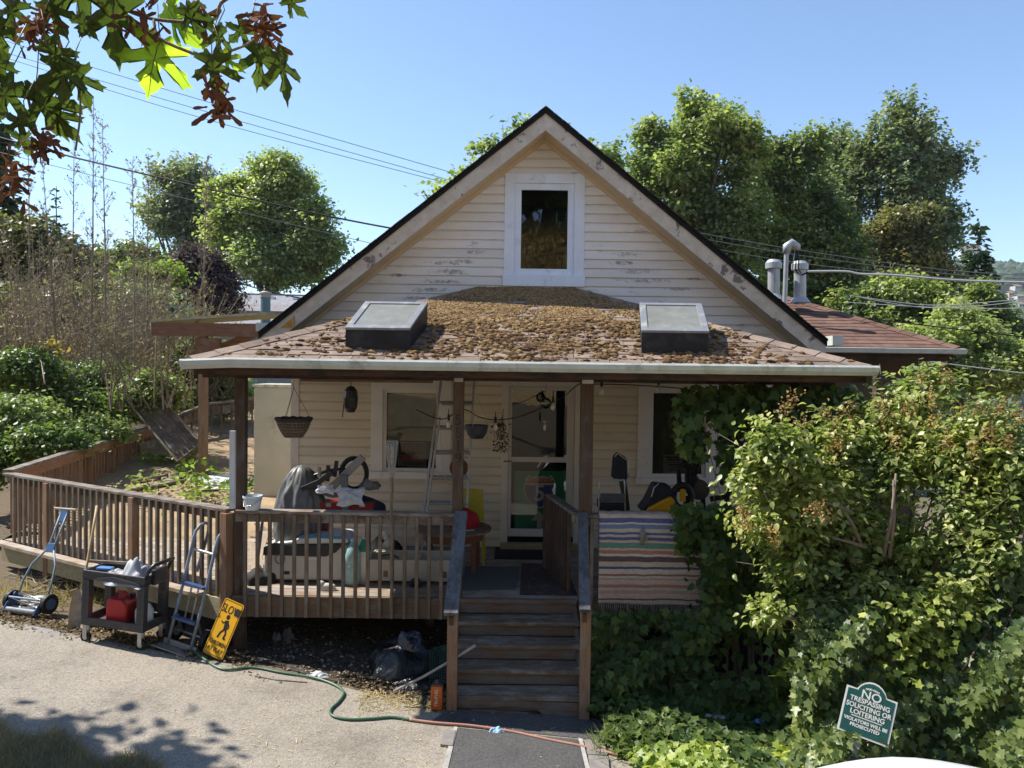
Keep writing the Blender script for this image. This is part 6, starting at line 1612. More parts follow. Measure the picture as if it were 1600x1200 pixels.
b = B(); b.tube([P(1062, 768, D)] + [P(1068.5 + 8 * math.cos(math.pi - t), 735 - 9 * math.sin(t), D) for t in [i * math.pi / 8 for i in range(9)]] + [P(1078, 770, D)], .03, 8); b.build('handle_loop', BLACK, fx, smooth=True)
b = B(); b.prism([P(1076, 775, D), P(1074, 742, D), P(1086, 738, D), P(1096, 752, D), P(1102, 775, D)], (0, .2, 0)); b.build('housing', BLACK, fx, bevel=.03)
b = B(); b.blob(P(1071, 719, D), .05, 2, .2); b.build('knob', BLACK, fx, smooth=True); b = B(); b.tube([P(1071, 719, D), P(1080, 733, D), P(1092, 725, D), P(1085, 742, D)], .03, 6); b.build('lever', BLACK, fx, smooth=True)
b = B(); b.cyl(P(1092, 765, D - .02), P(1092, 765, D + .2), .13, 20); b.build('flywheel', BLACKP, fx)
b = B(); b.beam(P(1072, 775, D), Vector((P(1068, 860, D).x, D, DECK)), .05, .05); b.beam(P(1098, 775, D), Vector((P(1104, 860, D).x, D, DECK)), .05, .05); b.build('leg', BLACK, fx)
wt = thing('weight_stand', 'black curved weight stand by the right porch corner', 'exercise machine', P(1135, 800, 9.4)); D = 9.4
b = B(); b.blob(P(1131, 752, D), .055, 2, .1); b.tube(spline([P(1131, 752, D), P(1138, 757, D), P(1139, 768, D), P(1133, 775, D), P(1110, 780, D)], 4), .035, 8); b.beam(P(1136, 772, D), Vector((P(1136, 800, D).x, D, DECK)), .05, .05); b.build('stand', BLACK, wt, smooth=False)
# white notice in right window
pn = thing('paper_notice', 'white printed notice with dark emblem inside the right window', 'notice', P(1058, 725, YW + .05)); a, c = P(1036, 740, YW + .046), P(1079, 711, YW + .046)
B().mm((a.x, a.y, a.z), (c.x, a.y + .002, c.z)).build('paper', M('white_paper', (.55, .56, .55), .7, .03, 6), pn)
b = B()
for r_, (u0, u1, h) in enumerate(((.06, .66, .022), (.14, .60, .022), (.08, .62, .012), (.2, .56, .02), (.3, .55, .014), (.2, .5, .014))):
    z = c.z - .035 - r_ * .036; u = u0
    while u < u1:
        e = min(u1, u + random.uniform(.04, .1)); b.mm((a.x + (c.x - a.x) * u, a.y - .002, z - h / 2), (a.x + (c.x - a.x) * e, a.y - .001, z + h / 2)); u = e + .02
b.build('print_lines', INK, pn, kind='stuff')
e = Vector((a.x + (c.x - a.x) * .84, a.y - .002, c.z - .05)); b = B()
for t in range(5): b.blob(e + Vector((.022 * math.cos(t * 1.256), 0, .022 * math.sin(t * 1.256))), (.015, .001, .015), 1, 0)
b.build('emblem', INK, pn)
# white board and bucket by the corner post
o = B().mm(P(358, 795, YP - .2), P(369, 673, YP - .16)).build('white_board', M('white_painted_board', (.60, .62, .63), .5, .08, 6, dirt=(.4, .38, .34), dirt_amt=.2)); tag(o, 'narrow white painted board standing upright beside the corner porch post', 'board')
bk_ = thing('bucket', 'small white plastic bucket with wire handle on the front railing', 'bucket'); k = 8.4 / FPX
b = B(); b.lathe([(11 * k, 0), (14.5 * k, 22 * k), (15.5 * k, 22 * k), (15.5 * k, 19 * k), (14 * k, 19 * k)], 22); b.build('pail', M('white_pail', (.62, .68, .72), .4, .04, 5), bk_)
b = B(); b.tube([(-15 * k, 0, 18 * k), (-9 * k, -15 * k, 7 * k), (3 * k, -17 * k, 9 * k), (12 * k, -12 * k, 15 * k), (15 * k, 0, 18 * k)], .004, 6); b.build('handle', STEEL, bk_, smooth=True)
e = P(395, 793, YP - .05); place(bk_, (e.x, YP - .05, RTOP + .002))
# leaning trough of old boards in the yard
tr_ = thing('wooden_trough', 'old weathered wooden trough tipped on end against the brown post', 'trough', P(270, 700, 14.6))
D = 14.2
A_, B_, C2, D2_ = P(206, 630, 15.4), P(244, 613, 15.5), P(309, 712, 14.9), P(286, 726, 14.75)
ax_ = (D2_ - A_).normalized(); wdt = (B_ - A_); nrm = ax_.cross(wdt).normalized(); nrm = nrm if nrm.y < 0 else -nrm
ln_ = (D2_ - A_).length; wv_ = (wdt - ax_ * wdt.dot(ax_)); wl3 = wv_.length; wv_.normalize()
wl3 = max(wl3, .46)
for i in range(4):
    o0 = A_ + wv_ * (wl3 * (i + .5) / 4); B().beam(o0, o0 + ax_ * ln_, wl3 / 4 - .015, .025, up=nrm).build('board', WOOD_OLD, tr_)
for o0 in (A_ + wv_ * -.02, A_ + wv_ * (wl3 + .02)):
    B().beam(o0 + nrm * .12, o0 + nrm * .12 + ax_ * ln_, .035, .20, up=nrm).build('side_board', WOOD_OLD, tr_)
for t in (0.01, ln_ - .02): B().beam(A_ + ax_ * t + nrm * .10, A_ + ax_ * t + nrm * .10 + wv_ * wl3, .03, .2, up=nrm).build('end_board', WOOD_OLD, tr_)
for u in (.3, .52, .74): B().beam(A_ + wv_ * wl3 * u + nrm * .04 + ax_ * .3, A_ + wv_ * wl3 * u + nrm * .04 + ax_ * (ln_ - .3), .02, .02, up=nrm).build('inner_slat', WOOD_RAIL, tr_)
# yard debris: boards, pale sheets, rubble
def on_yard(x, y, dz=0):
    d = _f + _r * ((x - 800) / FPX) - _u * ((y - 600) / FPX)
    t = 10
    for _ in range(60):
        p = CAM + d * t; e = p.z - yz(p.y) - dz
        t += e / max(.12, -d.z) * .5
    return CAM + d * t
boards = (((205, 752), (262, 742), .09, 'weathered grey plank lying in the yard nearest the fence'), ((205, 765), (290, 750), .12, 'sunlit pale plank edging the planting bed in the yard'), ((255, 755), (292, 738), .2, 'short broad plank tilted in the shade of the trough'), ((330, 800), (385, 775), .1, 'pale plank poking up behind the white board'), ((300, 790), (345, 800), .08, 'thin broken lath on the dirt behind the side railing'))
for (a_, c_, w_, lab) in boards:
    o = B().beam(on_yard(*a_, .05), on_yard(*c_, .05), w_, .04).build('plank', WOOD_OLD if 'pale' not in lab else WOOD_RAIL, bevel=.004); tag(o, lab, 'plank', 'loose planks in the yard')
e = on_yard(345, 750, .03); o = B().lathe([(.36, 0), (.40, .04), (.01, .05)], 24).build('white_disc', M('white_sheet', (.66, .66, .64), .6, .08, 5)); tag(o, 'round white disc lying on the dirt behind the white board', 'disc'); place(o, e, (R(4), R(3), 0))
o = B().box((0, 0, 0), (.5, .28, .02)).build('pale_panel', M('pale_panel', (.58, .57, .52), .7, .1, 6)); tag(o, 'flat pale panel scrap on the dirt in front of the round disc', 'panel'); place(o, on_yard(338, 762, .03), (R(3), R(2), .3))
b = B(); RB = M('tan_rubble', (.42, .32, .22), .95, .3, 6)
for _ in range(160):
    p = on_yard(random.uniform(205, 400), random.uniform(735, 800)); b.blob(p, (random.uniform(.02, .08), random.uniform(.02, .08), random.uniform(.01, .04)), 1, .35)
b.build('rubble', RB, kind='stuff')
# junk between cooler and house corner: splintered boards and dark sacks
CAN = M('pale_torn_card', (.52, .42, .30), .95, .2, 7)
specs = [((392, 915, 9.4), (415, 830, 10.0), .10, 'torn pale cardboard strip leaning left of the cooler', CAN), ((404, 900, 9.2), (398, 850, 9.6), .13, 'wide pale cardboard flap beside the corner post', CAN), ((398, 915, 9.1), (412, 800, 9.5), .03, 'black rod leaning among the scraps left of the cooler', BLACKP), ((440, 845, 10.0), (400, 818, 10.6), .06, 'brown lath lying across the scrap pile', WOOD_OLD), ((430, 830, 10.2), (472, 812, 9.9), .09, 'dark board sloping down toward the grill', WOOD_POST), ((395, 838, 11), (435, 842, 10.8), .1, 'pale plank flat on the scrap pile', WOOD_RAIL)]
for p0, p1, w_, lab, mt in specs:
    o = B().beam(P(*p0), P(*p1), w_, .02).build('scrap', mt); tag(o, lab, 'scrap', 'scraps piled left of the cooler')
o = bagmesh('dark_sack', .2, .32, M('dark_sack_cloth', (.03, .028, .028), .8, .3, 8), 51); tag(o, 'dark sack slumped left of the cooler behind the railing', 'sack'); e = P(408, 920, 9.0); place(o, (e.x, 9.0, DECK))
o = bagmesh('grey_sack', .16, .2, M('dark_red_sack_cloth', (.2, .02, .025), .8, .3, 8), 52); tag(o, 'dark red cloth bundle lying behind the cooler lid', 'bundle'); e = P(455, 850, 9.6); place(o, (e.x, 9.6, P(455, 856, 9.6).z))
o = bagmesh('black_sack', .3, .62, M('black_sack_cloth', (.013, .013, .014), .8, .3, 8), 53); tag(o, 'tall black sack standing in the shade left of the round table', 'sack'); e = P(598, 880, 10.1); place(o, (e.x, 10.1, DECK))
sl2 = B().mm((P(447, 870, 9.6).x, 9.6, DECK), (P(455, 800, 9.6).x, 10.0, P(447, 852, 9.6).z)).build('block_stack', WOOD_OLD); tag(sl2, 'rough block of old timber under the red bundle', 'block')
# NO TRESPASSING sign bottom right
Ds = 6.05; k = Ds / FPX
sg2 = thing('notice_sign', 'green NO TRESPASSING SOLICITING OR LOITERING sign on a leaning grey post', 'sign')
GN = M('dark_green_sign', (.012, .085, .075), .35, .1, 7, spec=.5); SWT = M('sign_cream_white', (.72, .71, .64), .4, .03, 8)
wS, hS = 76 * k, 86 * k
def outline(w_, h_, y, cut=0):
    out = []
    hw, hh_ = w_ / 2 - cut, h_ / 2
    out += [(-hw, -hh_ + cut), (hw, -hh_ + cut), (hw, hh_ * .62 - cut)]
    out += [(hw * .55, hh_ * .62 - cut * .6)]
    for i in range(9):
        a = R(25 + 130 * i / 8); out.append((hw * .58 * math.cos(a) / math.cos(R(25)), hh_ * .62 + (hh_ * .38 - cut) * (math.sin(a) - math.sin(R(25))) / (1 - math.sin(R(25))) ))
    out += [(-hw * .55, hh_ * .62 - cut * .6), (-hw, hh_ * .62 - cut)]
    return [Vector((x, y, z)) for x, z in out]
B().prism(outline(wS, hS, 0), (0, .006, 0)).build('sign_border', SWT, sg2)
B().prism(outline(wS, hS, -.002, .014), (0, .002, 0)).build('sign_face', GN, sg2)
for body, sz, z, sx in (('NO', .092, .105, 1.05), ('TRESPASSING', .052, .052, .96), ('SOLICITING OR', .052, .003, .92), ('LOITERING', .052, -.045, 1.0), ('VIOLATORS WILL BE', .036, -.105, .98), ('PROSECUTED', .036, -.142, 1.0)):
    text(body, sz, SWT, sg2, face_mtx(Vector((0, -.0035, z))), sx=sx, bold=.0012, name='lettering')
B().mm((-.115, -.0035, -.077), (.115, -.0022, -.070)).build('divider', SWT, sg2)
b = B()
for s in (-1, 1):
    for i in range(3): b.tube([(s * (.012 + i * .016) + .007 * math.cos(t), -.003, .158 - i * .003 + .006 * math.sin(t)) for t in [j * 2 * math.pi / 10 for j in range(10)]], .0018, 4, closed=True)
b.build('scroll_ornament', SWT, sg2)
b = B(); b.mm((-.075, .007, -.95), (.0, .045, .05)); b.build('post', M('weathered_grey_post', (.36, .35, .35), .8, .2, 9), sg2, bevel=.004)
place(sg2, P(1357, 1110, Ds), (R(-20), R(14), R(-18)))
# ---------------------------------------------------------------- vegetation
BARK = wood('grey_brown_bark', (.13, .10, .08), 'z', grey=(.22, .2, .18), grey_amt=.3)
BARKP = wood('pale_bark', (.24, .19, .14), 'z', grey=(.3, .27, .23), grey_amt=.3)
L_DEEP = leafmat('deep_green_leaf', (.085, .125, .04), (.19, .23, .085), (.37, .38, .19), trans=.45)
L_MID = leafmat('mid_green_leaf', (.12, .165, .055), (.27, .30, .12), (.46, .46, .25), trans=.48)
L_PALE = leafmat('pale_green_leaf', (.20, .24, .095), (.35, .38, .165), (.50, .50, .29), trans=.48)
L_GREY = leafmat('grey_green_leaf', (.17, .19, .12), (.29, .31, .20), (.40, .40, .30), trans=.4)
L_BROWN = leafmat('bronze_leaf', (.13, .14, .055), (.22, .205, .085), (.29, .23, .11), trans=.3)
L_LIME = leafmat('lime_leaf', (.16, .22, .03), (.26, .31, .05), (.34, .36, .1), trans=.45)
L_PURP = leafmat('purple_leaf', (.07, .045, .06), (.14, .09, .105), (.19, .13, .12), trans=.2)
L_CON = leafmat('conifer_needle', (.035, .065, .036), (.08, .115, .055), (.13, .16, .08), trans=.25)
L_POP = leafmat('poplar_leaf', (.105, .14, .075), (.22, .25, .14), (.42, .42, .29), trans=.42)
def at_ground(x, D, z): p = P(x, 600, D); return (p.x, D, z)
G_R = 'trees beyond the house on the right'
tree('broadleaf_tree', 'tall dense green tree rising directly right of the gable roof', 'tree', at_ground(1100, 34, -3), lobes_px(34, [(1090, 220, 75, 70), (1040, 290, 62, 80), (1130, 330, 80, 90), (1060, 400, 75, 80), (1160, 240, 45, 45), (1010, 240, 34, 48), (1130, 440, 90, 80), (1095, 172, 38, 28)]), 1500, 34, .26, .22, L_MID, BARK, .35, G_R, droop=.5, split=5, shell=2.4)
tree('broadleaf_tree', 'rounded dark green tree behind the roof vents', 'tree', at_ground(1240, 36, -3), lobes_px(36, [(1230, 300, 65, 55), (1275, 360, 70, 80), (1210, 390, 60, 70), (1260, 450, 80, 70), (1320, 400, 45, 70), (1215, 250, 36, 36), (1265, 240, 30, 34)]), 1250, 34, .28, .22, L_DEEP, BARK, .35, G_R, droop=.4, split=5, shell=2.4)
tree('poplar_tree', 'tallest airy poplar with feathery branches against the sky at right', 'tree', at_ground(1420, 46, -4), lobes_px(46, [(1415, 205, 32, 42), (1455, 245, 48, 40), (1395, 265, 45, 55), (1345, 245, 26, 50), (1430, 310, 62, 50), (1480, 265, 30, 22), (1335, 300, 30, 50), (1480, 350, 28, 50), (1400, 360, 70, 50)]), 820, 34, .34, .27, L_POP, BARK, .4, G_R, shell=2.0, split=5, spray=1.1, limbs=26)
tree('broadleaf_tree', 'bronze tinged round tree below the tall poplar', 'tree', at_ground(1410, 40, -4), lobes_px(40, [(1405, 365, 60, 45), (1375, 410, 50, 50), (1440, 410, 50, 55), (1470, 440, 35, 45)]), 800, 34, .26, .21, L_BROWN, BARK, .3, G_R, split=4)
tree('poplar_tree', 'narrow grey green tree top between the round tree and the poplar', 'tree', at_ground(1310, 48, -4), lobes_px(48, [(1300, 240, 28, 40), (1290, 290, 34, 50), (1320, 310, 34, 50)]), 330, 32, .32, .26, L_POP, BARK, .3, G_R, shell=2.0, split=5, spray=1.0, limbs=14)
tree('broadleaf_tree', 'leafy tree in the middle distance below the service wires', 'tree', at_ground(1410, 30, -4), lobes_px(30, [(1400, 460, 70, 45), (1350, 500, 55, 45), (1450, 500, 60, 50), (1400, 540, 90, 40), (1500, 540, 60, 40)]), 1000, 30, .24, .19, L_MID, BARK, .25, G_R, droop=.5, split=4)
tree('broadleaf_tree', 'yellow green shrubby tree at the right edge under the wires', 'tree', at_ground(1510, 24, -3.5), lobes_px(24, [(1510, 510, 50, 40), (1470, 545, 60, 45), (1560, 560, 60, 40), (1530, 590, 80, 50), (1600, 585, 55, 45), (1420, 590, 55, 40)]), 1000, 30, .20, .15, L_PALE, BARK, .18, G_R, split=4)
tree('broadleaf_tree', 'dark tree at far right edge standing beyond the yellow green shrubs', 'tree', at_ground(1590, 32, -5), lobes_px(32, [(1565, 510, 35, 30), (1540, 480, 30, 35), (1600, 540, 40, 35)]), 400, 28, .24, .19, L_DEEP, BARK, .2, G_R, split=4)
tree('broadleaf_tree', 'pale leafy tree whose top shows behind the gable peak', 'tree', at_ground(830, 28, -2), lobes_px(28, [(850, 265, 90, 66), (770, 265, 60, 42), (910, 250, 55, 52), (720, 298, 40, 26), (945, 265, 30, 45), (662, 300, 9, 7), (762, 232, 18, 20)]), 300, 18, .22, .21, L_MID, BARK, .22, droop=.6, split=5, shell=2.0, limbs=34)
# spire conifer
def conifer(name, label, x, D, ytop, ybot, half, mat, n=22, tiers=16, group=None, bare=0):
    top, bot = P(x, ytop, D), P(x, ybot, D); t = thing(name, label, 'conifer', bot, group)
    b = B(); b.tube([bot, top], [.02 * (top.z - bot.z) * .6, .01], 7); 
    pts, ax, nr = [], [], []
    k = D / FPX; ph = 0
    for i in range(tiers):
        f = (i + .5) / tiers; z = top.z + (bot.z - top.z) * f; ln = half * k * (f ** .9) * random.uniform(.75, 1.2)
        for j in range(int(4 + 5 * f)):
            a = ph + j * 6.283 / int(4 + 5 * f) + random.uniform(-.3, .3)
            d = np.array([math.cos(a), math.sin(a), -.28 - .2 * f])
            b.tube([Vector((top.x, top.y, z)), Vector((top.x + d[0] * ln, top.y + d[1] * ln, z + d[2] * ln * .7))], [.03, .008], 4)
            m_ = max(3, int(n * (ln / (half * k)) ** .7 * (1 if f > bare else .25)))
            for q_ in range(m_):
                s_ = random.uniform(.15, 1.05); pts.append((top.x + d[0] * ln * s_ + random.gauss(0, .05), top.y + d[1] * ln * s_ + random.gauss(0, .05), z + d[2] * ln * s_ * .7 + random.gauss(0, .05)))
                ax.append(d + rng.normal(size=3) * .5); nr.append(np.array([0, 0, 1]) + rng.normal(size=3) * .4)
        ph += 1.1
    b.build('trunk', BARK, t); leaf_mesh('crown', pts, nr, half * k * .26, DIA, mat, t, axis=np.array(ax)); return t
conifer('conifer', 'slim dark conifer spire before the far hill on the right', 1528, 42, 350, 530, 48, L_CON, 26, 20, bare=.25)
conifer('conifer', 'dark conifer cut by the left edge of the photo behind the maple leaves', -14, 30, 150, 560, 80, L_CON, 40, 22)
conifer('conifer', 'thin ragged conifer top among the bare saplings on the left', 88, 34, 290, 480, 26, L_CON, 12, 14)
G_L = 'trees behind the thicket on the left'
tree('broadleaf_tree', 'large rounded pale green tree left of the gable roof', 'tree', at_ground(435, 42, -2), lobes_px(42, [(430, 290, 62, 50), (395, 340, 62, 65), (470, 345, 68, 60), (500, 390, 50, 50), (440, 410, 80, 60), (360, 390, 36, 55), (350, 300, 26, 30), (420, 260, 34, 24)]), 1900, 32, .30, .22, L_PALE, BARK, .4, G_L, split=5)
tree('willow_tree', 'grey green feathery tree left of the rounded pale tree', 'tree', at_ground(295, 46, -2), lobes_px(46, [(285, 300, 48, 36), (265, 345, 36, 40), (310, 350, 45, 55), (300, 290, 34, 24)]), 650, 34, .36, .25, L_GREY, BARK, .35, G_L, droop=.6, split=6, spray=1.0, shell=2.0, limbs=24)
tree('broadleaf_tree', 'dark rounded shrubby tree far behind the thicket', 'tree', at_ground(220, 36, -1), lobes_px(36, [(215, 400, 45, 30), (240, 425, 50, 30), (170, 420, 30, 25)]), 380, 26, .26, .2, L_DEEP, BARK, .2, G_L, split=4)
tree('plum_tree', 'purple leaved tree right of the lime shrubs behind the thicket', 'tree', at_ground(315, 30, -1), lobes_px(30, [(310, 415, 34, 34), (335, 440, 34, 32), (290, 440, 24, 30), (345, 465, 30, 24)]), 460, 26, .22, .17, L_PURP, BARK, .2, G_L)
tree('broadleaf_tree', 'brown green scrubby tree at left edge behind the bare saplings', 'tree', at_ground(60, 28, 0), lobes_px(28, [(40, 380, 60, 45), (100, 400, 50, 36), (20, 430, 60, 50), (130, 440, 60, 40)]), 420, 22, .26, .22, L_BROWN, BARK, .2, G_L)
tree('shrub', 'bright lime shrub behind the thicket nearest the purple tree', 'shrub', at_ground(240, 27, .5), lobes_px(27, [(260, 430, 30, 18), (210, 430, 24, 16), (230, 450, 40, 16)]), 170, 20, .2, .18, L_LIME, BARK, .08, G_L)
tree('scrub_tree', 'olive scrubby growth filling the gap behind the left saplings', 'shrub', at_ground(60, 25, 0), lobes_px(25, [(30, 480, 60, 40), (100, 480, 60, 40), (165, 470, 50, 40), (60, 520, 80, 40), (150, 520, 60, 40)]), 330, 22, .22, .18, L_BROWN, BARK, .1, G_L)
tree('scrub_tree', 'brown green scrubby growth behind the thicket left of the grey roof', 'shrub', at_ground(235, 24, 0), lobes_px(24, [(215, 480, 50, 35), (265, 485, 36, 30), (230, 520, 60, 40), (290, 520, 40, 30)]), 260, 22, .2, .17, L_GREY, BARK, .1, G_L)
# bare saplings and dry thicket -----------------------------------------------
TWIG = wood('thin_twig_bark', (.24, .18, .125), 'z', grey=(.40, .33, .25), grey_amt=.4)
DRYL = leafmat('dry_brown_leaf', (.21, .155, .115), (.34, .265, .20), (.45, .37, .29), trans=.2, patch=2)
def sapling(name, label, x0, y0, x1, y1, D, twigs, tl, lf, group, r0=.022, fine=True):
    a, c = P(x0, y0, D), P(x1, y1, D); t = thing(name, label, 'sapling', a, group)
    mid_ = a.lerp(c, .5) + Vector((random.uniform(-.08, .08), 0, 0)); b = B(); b.tube([a, mid_, c], [r0, r0 * .6, r0 * .15], 5); b.build('stem', TWIG, t)
    b = B(); pts = []
    for _ in range(twigs):
        f = random.uniform(.18, .99); s = a.lerp(mid_, f * 2) if f < .5 else mid_.lerp(c, f * 2 - 1)
        ang = random.uniform(0, 6.28); up_ = random.uniform(.8, 1.9); l = tl * random.uniform(.4, 1.1) * (1.25 - f)
        d = Vector((math.cos(ang), math.sin(ang) * .7, up_)).normalized(); e = s + d * l
        b.tube([s, s.lerp(e, .5) + Vector((0, 0, -.02)), e], [.006, .0045, .002], 3)
        for g in range(3):
            s2 = s.lerp(e, random.uniform(.3, .9)); d2 = (d + Vector((random.uniform(-.8, .8), random.uniform(-.6, .6), random.uniform(-.1, .6)))).normalized(); e2 = s2 + d2 * l * random.uniform(.2, .45)
            b.tube([s2, e2], [.0035, .0018], 3)
            for _q in range(lf): pts.append(s2.lerp(e2, random.uniform(.2, 1.05)) + Vector((random.gauss(0, .02), random.gauss(0, .02), random.gauss(0, .02))))
        for _q in range(lf): pts.append(s.lerp(e, random.uniform(.2, 1.0)))
    b.build('twigs', TWIG, t, kind='stuff')
    if pts: leaf_mesh('dry_leaves', np.array(pts), rng.normal(size=(len(pts), 3)), .055, DIA, DRYL, t)
G_S = 'tall bare saplings above the thicket'
for i, (x0, x1, y1, lab) in enumerate(((140, 146, 150, 'tallest bare sapling with fine twigs against the sky'), (163, 160, 190, 'second tall bare sapling just right of the tallest'), (118, 116, 205, 'bare sapling just left of the tallest one'), (96, 66, 250, 'leaning dark bare sapling nearest the left leaf cluster'), (210, 207, 250, 'bare sapling left of the feathery tree'), (228, 232, 240, 'slender bare sapling before the feathery tree'), (322, 324, 245, 'solitary bare twig rising beside the pale round tree'), (50, 44, 190, 'bare sapling behind the left maple leaves'))):
    sapling('bare_sapling', lab, x0, 640, x1, y1, 17 + (i % 3) * .8, 60, .75, 1, G_S, .03)
G_T = 'dry brown shrubs in the thicket'
random.seed(11)
dry_x = [-20, 15, 48, 80, 112, 142, 170, 198, 226, 254, 282, 310, 335, 30, 96, 158, 216, 275, 0, 64, 125, 186, 240, 300]
for i, x in enumerate(dry_x):
    D = 18.5 + (i % 4) * 1.1 + (1.5 if i > 12 else 0)
    nst = 26
    if i % 4 == 1: D, nst = 14.8 + (i % 3) * .5, 9
    base = P(x, 640 - max(0, x - 240) * .2, D); t = thing('dry_shrub', 'dry brown shrub in the thicket', 'shrub', base, G_T)
    where = ('at the left edge of the thicket' if x < 60 else 'under the leaning dark sapling' if x < 120 else 'around the tallest bare sapling' if x < 180 else 'below the dark rounded tree' if x < 230 else 'below the feathery grey green tree' if x < 290 else 'just left of the lean-to beam')
    t['label'] = ('sparse dry brown shrub ' if nst == 9 else 'dense dry brown shrub ') + where
    b = B(); pts = []
    ytop = 315 + 70 * abs(math.sin(i * 1.7)) + max(0, x - 200) * .55
    for s in range(nst):
        e = P(x + random.gauss(0, 32), ytop + random.uniform(0, 1) ** .7 * 190, D + random.uniform(-.6, .6)); s0 = base + Vector((random.gauss(0, .25), random.gauss(0, .3), 0)); m_ = s0.lerp(e, .5) + Vector((random.gauss(0, .14), 0, 0))
        b.tube([s0, m_, e], [.018, .013, .005], 4)
        for _ in range(22):
            f = random.uniform(.3, 1); q0 = s0.lerp(m_, f * 2) if f < .5 else m_.lerp(e, f * 2 - 1)
            d = Vector((random.gauss(0, 1), random.gauss(0, .8), random.uniform(.2, 1.6))).normalized() * random.uniform(.12, .42)
            b.tube([q0, q0 + d], [.004, .0018], 3)
            for _q in range(2): pts.append(q0 + d * random.uniform(.15, 1.05) + Vector((random.gauss(0, .025), random.gauss(0, .025), random.gauss(0, .025))))
    b.build('stems', TWIG, t); leaf_mesh('dry_leaves', np.array(pts), rng.normal(size=(len(pts), 3)) + np.array([0, 0, .4]), .05, DIA, DRYL if i % 3 else leafmat('dry_olive_leaf', (.14, .13, .06), (.24, .21, .11), (.34, .28, .17), trans=.25, patch=2), t)
# green shrubs behind the fence
G_G = 'green shrubs over the picket fence'
L_SHR = leafmat('shrub_leaf', (.08, .13, .035), (.15, .21, .06), (.24, .28, .09), trans=.4, patch=1.5)
L_SHL = leafmat('light_shrub_leaf', (.16, .22, .07), (.28, .34, .13), (.38, .40, .18), trans=.4, patch=1.5)
L_ORA = leafmat('turning_leaf', (.28, .22, .05), (.42, .26, .08), (.45, .35, .12), trans=.4, patch=1.5)
shr = [((30, 655, 62, 42), 14.0, L_SHL, 'light green bramble shrub at the left edge above the railing'), ((115, 640, 60, 40), 15.2, L_SHR, 'dark green shrub behind the middle of the left fence'), ((60, 600, 55, 32), 17, L_SHL, 'green shrub rising behind the pale bramble at the left edge'), ((195, 622, 52, 36), 17.0, L_SHR, 'green shrub behind the tipped trough'), ((275, 605, 45, 36), 20, L_SHL, 'leafy shrub between the trough and brown post'), ((350, 610, 50, 40), 19, L_SHL, 'sunlit green shrub behind the dark back fence'), ((160, 590, 45, 26), 18, L_SHR, 'green shrub deep in the thicket'), ((245, 590, 45, 26), 19.5, L_SHR, 'green shrub in the thicket left of the lean-to beam'), ((310, 560, 40, 35), 18.5, L_SHR, 'green shrub under the lean-to roof'), ((-12, 715, 34, 34), 13.2, L_SHR, 'dark green shrub low at left behind the railing end')]
shr += [((235, 610, 46, 30), 15.6, L_SHL, 'sunlit green bramble left of the tipped trough in front of the dry stems'), ((40, 575, 50, 28), 15.0, L_SHR, 'green bramble at the left edge under the orange topped shrub'), ((75, 600, 50, 34), 15.8, L_SHR, 'green bramble between the pale shrub and the thicket at left'), ((150, 600, 50, 34), 16.4, L_SHR, 'green bramble right of the orange topped shrub'), ((75, 690, 46, 22), 13.2, L_SHR, 'low green bramble just over the left part of the picket fence'), ((140, 672, 46, 22), 14.6, L_SHL, 'low pale bramble just over the right part of the picket fence')]
for (x, y, rx, ry), D, mt, lab in shr:
    L = lobes_px(D, [(x, y, rx, ry), (x - rx * .5, y + ry * .4, rx * .6, ry * .6), (x + rx * .5, y + ry * .3, rx * .6, ry * .6)], .6)
    p = P(x, y + ry * 1.6, D); tree('green_shrub', lab, 'shrub', (p.x, D, p.z), L, 420, 18, .14, .085, mt, TWIG, .03, G_G, tmpl=OVAL, limbs=8, droop=.3, shell=2.2)
tree('turning_shrub', 'orange and yellow leaved shrub top at the left in the thicket', 'shrub', P(70, 600, 13.4), lobes_px(15.5, [(70, 545, 24, 11), (52, 540, 13, 8)]), 45, 12, .1, .09, L_ORA, TWIG, .012, tmpl=OVAL, limbs=4)
# weeds in the yard
L_WEED = leafmat('weed_leaf', (.12, .2, .03), (.25, .33, .06), (.34, .38, .12), trans=.4, patch=1)
G_W = 'weeds in the dirt yard'
for (x, y, n, s_, lab) in ((237, 720, 70, .16, 'leafy bright weed growing at the fence end'), (262, 722, 60, .15, 'broad leaved weed below the trough'), (300, 742, 90, .2, 'yellow green weed at the foot of the brown post'), (318, 765, 120, .28, 'sprawling weed patch in the middle of the yard'), (330, 785, 80, .25, 'low weed patch behind the side railing'), (385, 757, 60, .2, 'weed between corner post and cream closet'), (225, 775, 70, .25, 'weed beside the plank edging')):
    c = on_yard(x, y); t = thing('weed', lab, 'weed', c, G_W)
    pts = np.array(c) + np.abs(rng.normal(size=(n, 3))) * np.array([1, 1, .9]) * s_ * rng.choice([-1, 1], (n, 3)) * np.array([1, 1, 0]) + np.array([0, 0, 1]) * np.abs(rng.normal(size=(n, 1))) * s_ * .7
    leaf_mesh('leaves', pts, rng.normal(size=(n, 3)) * .6 + np.array([0, 0, 1]), .11, OVAL, L_WEED, t)
    b = B()
    for q_ in pts[:14]: b.tube([c, Vector(q_)], .004, 3)
    b.build('stems', TWIG, t)
